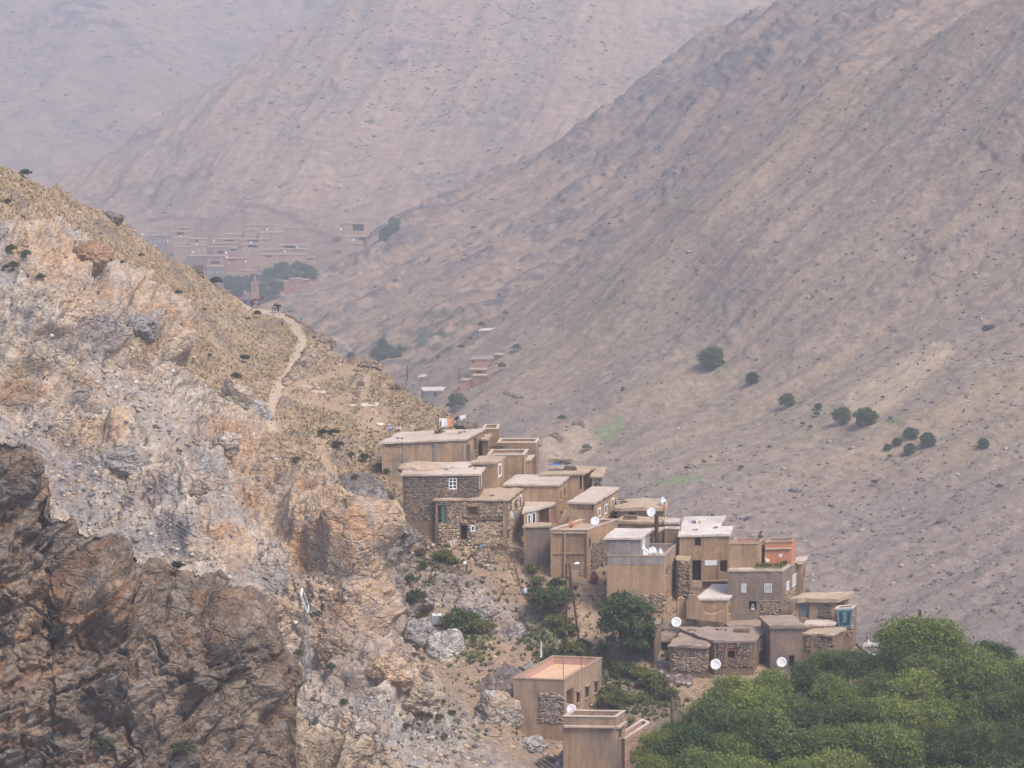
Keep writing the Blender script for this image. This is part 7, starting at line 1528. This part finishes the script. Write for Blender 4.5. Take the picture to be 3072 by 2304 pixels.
# steps
def steps(label, Z, x0, x1, y0, y1, n, Y):
    root = empty('stairs', unproj(*Z((x0+x1)/2, y1), Y), label, 'stairs')
    for k in range(n):
        ya, yb = y0+(y1-y0)*k/n, y0+(y1-y0)*(k+1)/n; YY = Y+(n-1-k)*0.28
        a = unproj(*Z(x0, ya), YY); b = unproj(*Z(x1, ya), YY); c = unproj(*Z(x0, yb), YY); m = MB()
        m.box(np.array([a[0], a[1], c[2]-0.3]), (b[0]-a[0], 0, 0), (0, 0.4, 0), (0, 0, a[2]-c[2]+0.27)); m.build('step', concrete, root)
steps('worn steps up to the dark door of the gridded window house', Z2, 928, 1000, 845, 895, 5, 288.5)
steps('rough stone steps beside the alley', Z1, 1705, 1760, 1420, 1520, 7, Yv(1730)-1)
# slabs and planks lying about
def slabs(label, Z, lst, Y, mat, th=0.1, name='slab', group=None):
    for q in lst:
        P = [unproj(*Z(*p), Y+dy) for p, dy in zip(q, (0, 0, 0.8, 0.8))]; m = MB(); up = np.array([0, 0, th]); m.box8([P[0], P[1], P[2], P[3], P[0]+up, P[1]+up, P[2]+up, P[3]+up]); o = m.build(name, mat); tag(o, label, 'slab', group)
slabs('pale sheet slab in the rubble heap beside the mule trail', Z5, [((1390, 1690), (1480, 1702), (1490, 1690), (1400, 1680)), ((1470, 1740), (1590, 1745), (1600, 1725), (1480, 1722))], 349, roofpale, group='slabs by the trail')
slabs('long board on the ridge brush roof', Z1, [((1330, 480), (1352, 490), (1400, 445), (1385, 435))], 318, roofpale)
strew_p = [A.at(*Z5(random.uniform(1400, 1560), random.uniform(1660, 1740))) for _ in range(40)]
tag(scatter_stones('rubble_heap', strew_p, [random.uniform(.3, .8) for _ in strew_p], stone_cols(40, PAL_PALE), stonem), 'heap of pale building rubble beside the mule trail', kind='stuff')

def wire(label, a, b, sag, r_=0.012, group='sagging village wires'):
    a, b = np.asarray(a), np.asarray(b); P = [a*(1-t)+b*t-np.array([0, 0, sag*4*t*(1-t)]) for t in np.linspace(0, 1, 14)]; m = MB(); m.tube(P, r_, 4); o = m.build('wire', darkmetal, None); tag(o, label, 'wire', group)
pt = unproj(*Z3(547, -15), Yv(1900)); pt2 = unproj(*Z2(669, 350), 293.5)
wire('thin wire from the pole pair to the pole bearing the dish', pt, pt2, 0.8)
wire('thin wire from the pole pair to the rubble stone house corner', pt, h3.FR+np.array([0, 0, -0.4]), 0.5)
wire('thin wire from the pole pair to the tan house with grey upper storey', pt, h17u.FL+np.array([0, 0, -0.5]), 0.5)
wire('thin wire from dish pole to the white roofed house', pt2, h18.FL+np.array([0, 0, 0.3]), 0.4)
wire('thin wire from dish pole to the brown mud house', pt2, h13.FR+np.array([0, 0, 0.2]), 0.4)
wire('thin wire from the twin orchard poles to the rug terrace', unproj(*Z4(1333, 360), 284), h24b.BR+np.array([0, 0, 0.4]), 1.0)
wire('thin wire across the pink parapet to the white roofed house', h19t.FL+np.array([0, 0, 0.2]), h18.FR+np.array([0, 0, 0.3]), 0.3)

# more daily clutter
cloth('laundry', 'row of faded washing on the gridded window house roof', Z2, ((905, 395), (990, 398), (988, 420), (908, 418)), 296.5, lambda u, v: [WH, s2l(120, 140, 176, .8), s2l(186, 96, 80, .8), WH, s2l(206, 190, 150, .8)][min(4, int(u*5))], n=20)
def wood_stack(label, pos, L, n):
    root = empty('wood_stack', pos, label, 'firewood')
    for k in range(n):
        j = k % 5; i = k//5; p = np.asarray(pos)+np.array([random.uniform(-.1, .1), (j-2)*0.16, 0.08+i*0.15]); m = MB(); m.tube([p-np.array([L/2, 0, 0]), p+np.array([L/2*random.uniform(.7, 1.1), 0, 0])], random.uniform(.05, .08), 6); m.build('log', wood, root)
wood_stack('stack of firewood on the wide brown roof', ray_z(*Z1(1690, 580), h11.zt+0.02), 1.4, 14)
wood_stack('stack of firewood on the roof of the low tan porch house', ray_z(*Z1(1420, 835), h10.zt+0.02), 1.2, 12)
wood_stack('stack of firewood on the flat roof behind the pole pair', ray_z(*Z2(470, 385), h15.zt+0.02), 1.5, 15)
wood_stack('stack of timber on the wide grey earth roof', ray_z(*Z2(1290, 1215), h22.zt+0.02), 1.6, 10)
# ------------------------------------------------------------------ people and mules
def skinned(name, joints, edges, mats, colf, parent=None, sub=2):
    """continuous body grown over a skeleton: joints = {key: (pos, radius)}"""
    keys = list(joints); idx = {k: i for i, k in enumerate(keys)}
    me = bpy.data.meshes.new('skeleton'); me.from_pydata([tuple(map(float, joints[k][0])) for k in keys], [(idx[a], idx[b]) for a, b in edges], []); me.update()
    o = bpy.data.objects.new('skeleton', me); COL.objects.link(o); o.modifiers.new('skin', 'SKIN'); me.skin_vertices or None
    lay = me.skin_vertices[0].data if me.skin_vertices else None
    for k in keys:
        r = joints[k][1]; r = r if isinstance(r, tuple) else (r, r); lay[idx[k]].radius = r; lay[idx[k]].use_root = (k == keys[0])
    s = o.modifiers.new('sub', 'SUBSURF'); s.levels = sub; s.render_levels = sub
    dg = bpy.context.evaluated_depsgraph_get(); em = bpy.data.meshes.new_from_object(o.evaluated_get(dg))
    bpy.data.objects.remove(o); bpy.data.meshes.remove(me)
    V = np.array([v.co[:] for v in em.vertices]); Fc = [tuple(p.vertices) for p in em.polygons]; bpy.data.meshes.remove(em)
    jp = np.array([joints[k][0] for k in keys], float)
    near = [keys[int(np.argmin(((jp-v)**2).sum(1)))] for v in V]
    return mesh(name, V, Fc, mats, cols=np.array([colf(k, v) for k, v in zip(near, V)]), smooth=True)
bodym = surf('body_and_clothes', (0.5, 0.4, 0.3), None, 3, 20, attr=True, var=0.08, bmp=0)
def person(label, pos, facing, pose, shirt, trousers, hair, hat=None, skin_=s2l(150, 108, 82, 0.8)):
    """1.7 m figure; local x = right, y = forward"""
    J = {}
    if pose == 'sit':
        J['pelvis'] = ((0, 0, .16), .15); J['chest'] = ((0, .04, .48), (.17, .13)); J['neck'] = ((0, .06, .66), .065); J['head'] = ((0, .09, .78), .1); J['crown'] = ((0, .08, .89), .08)
        for s_, n in ((-1, 'l'), (1, 'r')):
            J[n+'sh'] = ((s_*.19, .04, .58), .07); J[n+'el'] = ((s_*.25, .2, .36), .05); J[n+'wr'] = ((s_*.14, .38, .36), .035); J[n+'hand'] = ((s_*.1, .46, .35), .03)
            J[n+'hip'] = ((s_*.1, .05, .14), .1); J[n+'kn'] = ((s_*.18, .45, .36), .075); J[n+'an'] = ((s_*.14, .6, .05), .05); J[n+'toe'] = ((s_*.15, .75, .03), .035)
    else:
        st = 0.14 if pose == 'walk' else 0.03; bd = 0.25 if pose == 'bend' else 0
        J['pelvis'] = ((0, 0, .92), .14); J['chest'] = ((0, .03+bd, 1.26-bd*.3), (.18, .13)); J['neck'] = ((0, .04+bd*1.4, 1.45-bd*.4), .065); J['head'] = ((0, .06+bd*1.5, 1.57-bd*.5), .1); J['crown'] = ((0, .05+bd*1.6, 1.68-bd*.55), .08)
        for s_, n in ((-1, 'l'), (1, 'r')):
            J[n+'sh'] = ((s_*.2, .03+bd, 1.36-bd*.35), .07); J[n+'el'] = ((s_*.26, .02-s_*st*.5+bd*1.5, 1.1-bd*.5), .05); J[n+'wr'] = ((s_*.25, .12-s_*st+bd*2, .86-bd*.3), .035); J[n+'hand'] = ((s_*.24, .14-s_*st+bd*2.1, .76-bd*.3), .034)
            J[n+'hip'] = ((s_*.1, 0, .86), .1); J[n+'kn'] = ((s_*.1, .04+s_*st, .48), .075); J[n+'an'] = ((s_*.1, -.02+s_*st*1.6, .08), .05); J[n+'toe'] = ((s_*.11, .13+s_*st*1.6, .04), .04)
    Ed = [('pelvis', 'chest'), ('chest', 'neck'), ('neck', 'head'), ('head', 'crown')]
    for n in 'lr': Ed += [('chest', n+'sh'), (n+'sh', n+'el'), (n+'el', n+'wr'), (n+'wr', n+'hand'), ('pelvis', n+'hip'), (n+'hip', n+'kn'), (n+'kn', n+'an'), (n+'an', n+'toe')]
    def colf(k, v):
        if k in ('head', 'crown', 'neck') or k[1:] in ('hand', 'wr'): return skin_
        if k in ('chest',) or k[1:] in ('sh', 'el'): return shirt
        if k[1:] == 'toe': return s2l(60, 50, 46)
        return trousers
    root = empty('person', pos, label, 'person'); root.rotation_euler[2] = facing
    ob('body', skinned('body', J, Ed, bodym, colf), root)
    h = np.array(J['crown'][0]); f = np.array(J['head'][0])
    V = IV3*np.array([.112, .118, .10]); V = V[:, :]; me = mesh('hair', V+np.array([h[0], h[1]-.02, h[2]+.005]), IF3, bodym, cols=np.repeat(np.array([hat or hair]), len(V), 0), smooth=True); ob('hat' if hat else 'hair', me, root)
    m = MB(); m.tube([f+np.array([0, .09, .02]), f+np.array([0, .125, -.02])], [.012, .02], 5); me = mesh('nose', m.v, m.f, bodym, cols=np.repeat(np.array([skin_]), len(m.v), 0)); ob('nose', me, root)
    return root
def mule(label, pos, facing, coat, mane, load, s_=1.0, down=False):
    """1.35 m at the withers; local y = forward"""
    hd = -0.25 if down else 0.0
    J = {'belly': ((0, 0, 1.02), (.30, .30)), 'croup': ((0, -.55, 1.12), (.27, .28)), 'rump': ((0, -.72, 1.05), (.2, .24)), 'chest': ((0, .5, 1.05), (.25, .30)), 'neck1': ((0, .72, 1.26), (.15, .2)), 'neck2': ((0, .98, 1.52+hd), (.11, .15)), 'poll': ((0, 1.1, 1.66+hd*1.3), (.1, .11)), 'face': ((0, 1.3, 1.5+hd*1.4), (.08, .1)), 'muzzle': ((0, 1.44, 1.36+hd*1.4), (.065, .07)),
         'tail1': ((0, -.86, 1.08), .05), 'tail2': ((0, -.98, .8), .045), 'tail3': ((0, -1.0, .5), .03)}
    Ed = [('belly', 'croup'), ('croup', 'rump'), ('belly', 'chest'), ('chest', 'neck1'), ('neck1', 'neck2'), ('neck2', 'poll'), ('poll', 'face'), ('face', 'muzzle'), ('rump', 'tail1'), ('tail1', 'tail2'), ('tail2', 'tail3')]
    for sx, n in ((-1, 'l'), (1, 'r')):
        w = .12*sx
        J[n+'ear'] = ((sx*.07, 1.06, 1.84+hd*1.3), .03); Ed.append(('poll', n+'ear'))
        J[n+'fs'] = ((sx*.16, .46, .86), .12); J[n+'fk'] = ((sx*.15, .50+w, .46), .06); J[n+'ff'] = ((sx*.15, .46+w*1.6, .12), .042); J[n+'fh'] = ((sx*.15, .49+w*1.6, .02), .055); Ed += [('chest', n+'fs'), (n+'fs', n+'fk'), (n+'fk', n+'ff'), (n+'ff', n+'fh')]
        J[n+'ht'] = ((sx*.15, -.58, .84), .15); J[n+'hs'] = ((sx*.15, -.46-w, .68), .09); J[n+'hk'] = ((sx*.14, -.70-w, .46), .06); J[n+'hf'] = ((sx*.14, -.66-w, .12), .042); J[n+'hh'] = ((sx*.14, -.63-w, .02), .055); Ed += [('croup', n+'ht'), (n+'ht', n+'hs'), (n+'hs', n+'hk'), (n+'hk', n+'hf'), (n+'hf', n+'hh')]
    dk = tuple(c*.5 for c in coat)
    def colf(k, v):
        if k == 'muzzle': return s2l(196, 180, 160, 0.8)
        if k.startswith('tail') or k[1:] in ('fh', 'hh', 'ff', 'hf'): return mane
        return coat
    root = empty('mule', pos, label, 'mule', 'mules on the trail'); root.rotation_euler[2] = facing; root.scale = (s_, s_, s_)
    ob('body', skinned('body', J, Ed, bodym, colf), root)
    V = []; m = MB()
    for sx in (-1, 1): m.tube([(sx*.36, -.42, .95), (sx*.42, 0, .92), (sx*.36, .36, .95)], [.14, .24, .15], 8)
    ob('saddle_bags', mesh('saddle_bags', m.v, m.f, plain('bag_'+label[:6], load, 0.8), smooth=True), root)
    m = MB(); m.tube([(0, -.38, 1.33), (0, 0, 1.42), (0, .3, 1.33)], [.16, .26, .17], 8); ob('pack', mesh('pack', m.v, m.f, plain('pack_'+label[:6], tuple(c*.6 for c in load), 0.8), smooth=True), root)
    m = MB(); m.tube([(-.26, .62, 1.0), (0, .84, .98), (.26, .62, 1.0)], .035, 5); ob('breast_strap', mesh('breast_strap', m.v, m.f, plain('strap_'+label[:6], s2l(206, 160, 70, 0.8), 0.7)), root)
    return root
mp1 = A.at(*Z5(1015, 1042)); mp2 = A.at(*Z5(1188, 1078))
mule('brown pack mule with grey saddle cloth walking the trail crest', mp1+np.array([0, 0, 0.05]), R(-68), s2l(112, 70, 46, 0.8), s2l(70, 46, 36), s2l(120, 126, 140, 0.8), 1.05)
mule('black pack mule with lowered head leading along the trail', mp2+np.array([0, 0, 0.05]), R(-140), s2l(62, 52, 48), s2l(36, 32, 30), s2l(130, 134, 146, 0.8), 1.0, True)
person('person in red hat walking behind the brown mule', A.at(*Z5(912, 965))+np.array([0, 3.0, -0.9]), R(-70), 'walk', s2l(170, 176, 190, 0.8), s2l(80, 84, 100), s2l(40, 34, 30), s2l(176, 62, 48))
rz1 = h1.zt+0.02
person('person in pale blue sitting on the roof edge among sacks', ray_z(*Z1(185, 262), rz1)+np.array([0, 0, 0]), R(200), 'sit', s2l(160, 176, 200, 0.8), s2l(110, 120, 150, .8), s2l(40, 34, 30), s2l(226, 222, 214))
person('person in white top sitting beside the sacks on the roof', ray_z(*Z1(268, 262), rz1), R(170), 'sit', s2l(226, 216, 206, .8), s2l(120, 80, 70, .8), s2l(40, 34, 30))
clothsack = plain('sack_cloth', s2l(220, 208, 190, 0.8), 0.8)
for x, y, lb in ((92, 212, 'white sack heaped behind the long topmost roof'), (110, 218, 'white sack heaped behind the long topmost roof'), (125, 210, 'white sack heaped behind the long topmost roof')):
    p = A.at(*Z1(x, y)); sack(lb, p+np.array([0, 0, 0.05]), 0.3, clothsack, group='white sacks by the roof')
pb = A.at(*Z1(830, 1440)); person('person in white shirt climbing beside the dark terrace wall', pb, R(60), 'bend', s2l(230, 228, 226, .85), s2l(80, 70, 66), s2l(40, 34, 30))
person('person in orange shirt standing at the ridge roof end', unproj(*Z2(722, 372), 301.0), R(90), 'stand', s2l(216, 110, 66, .85), s2l(180, 150, 130, .8), s2l(40, 34, 30))
person('dark clothed person leaning at the pink parapet', ray_z(*Z2(1428, 566), h19u.zt-0.55)+np.array([0, 0, -0.45]), R(180), 'stand', s2l(60, 62, 74), s2l(50, 50, 58), s2l(36, 32, 30))
# ------------------------------------------------------------------ haze
hm = bpy.data.materials.new('haze_air'); hm.use_nodes = True; nt = hm.node_tree; nt.nodes.clear()
out = nt.nodes.new('ShaderNodeOutputMaterial'); pv = nt.nodes.new('ShaderNodeVolumePrincipled')
pv.inputs['Color'].default_value = (0.945, 0.935, 0.965, 1); pv.inputs['Density'].default_value = 0.00036; pv.inputs['Anisotropy'].default_value = 0.2
nt.links.new(pv.outputs[0], out.inputs['Volume'])
m = MB(); m.box((-1500, -60, -345), (3000, 0, 0), (0, 3300, 0), (0, 0, 570))
hz = ob('haze', mesh('haze', m.v, m.f, hm)); tag(hz, kind='stuff', label='pale dusty haze filling the valley')
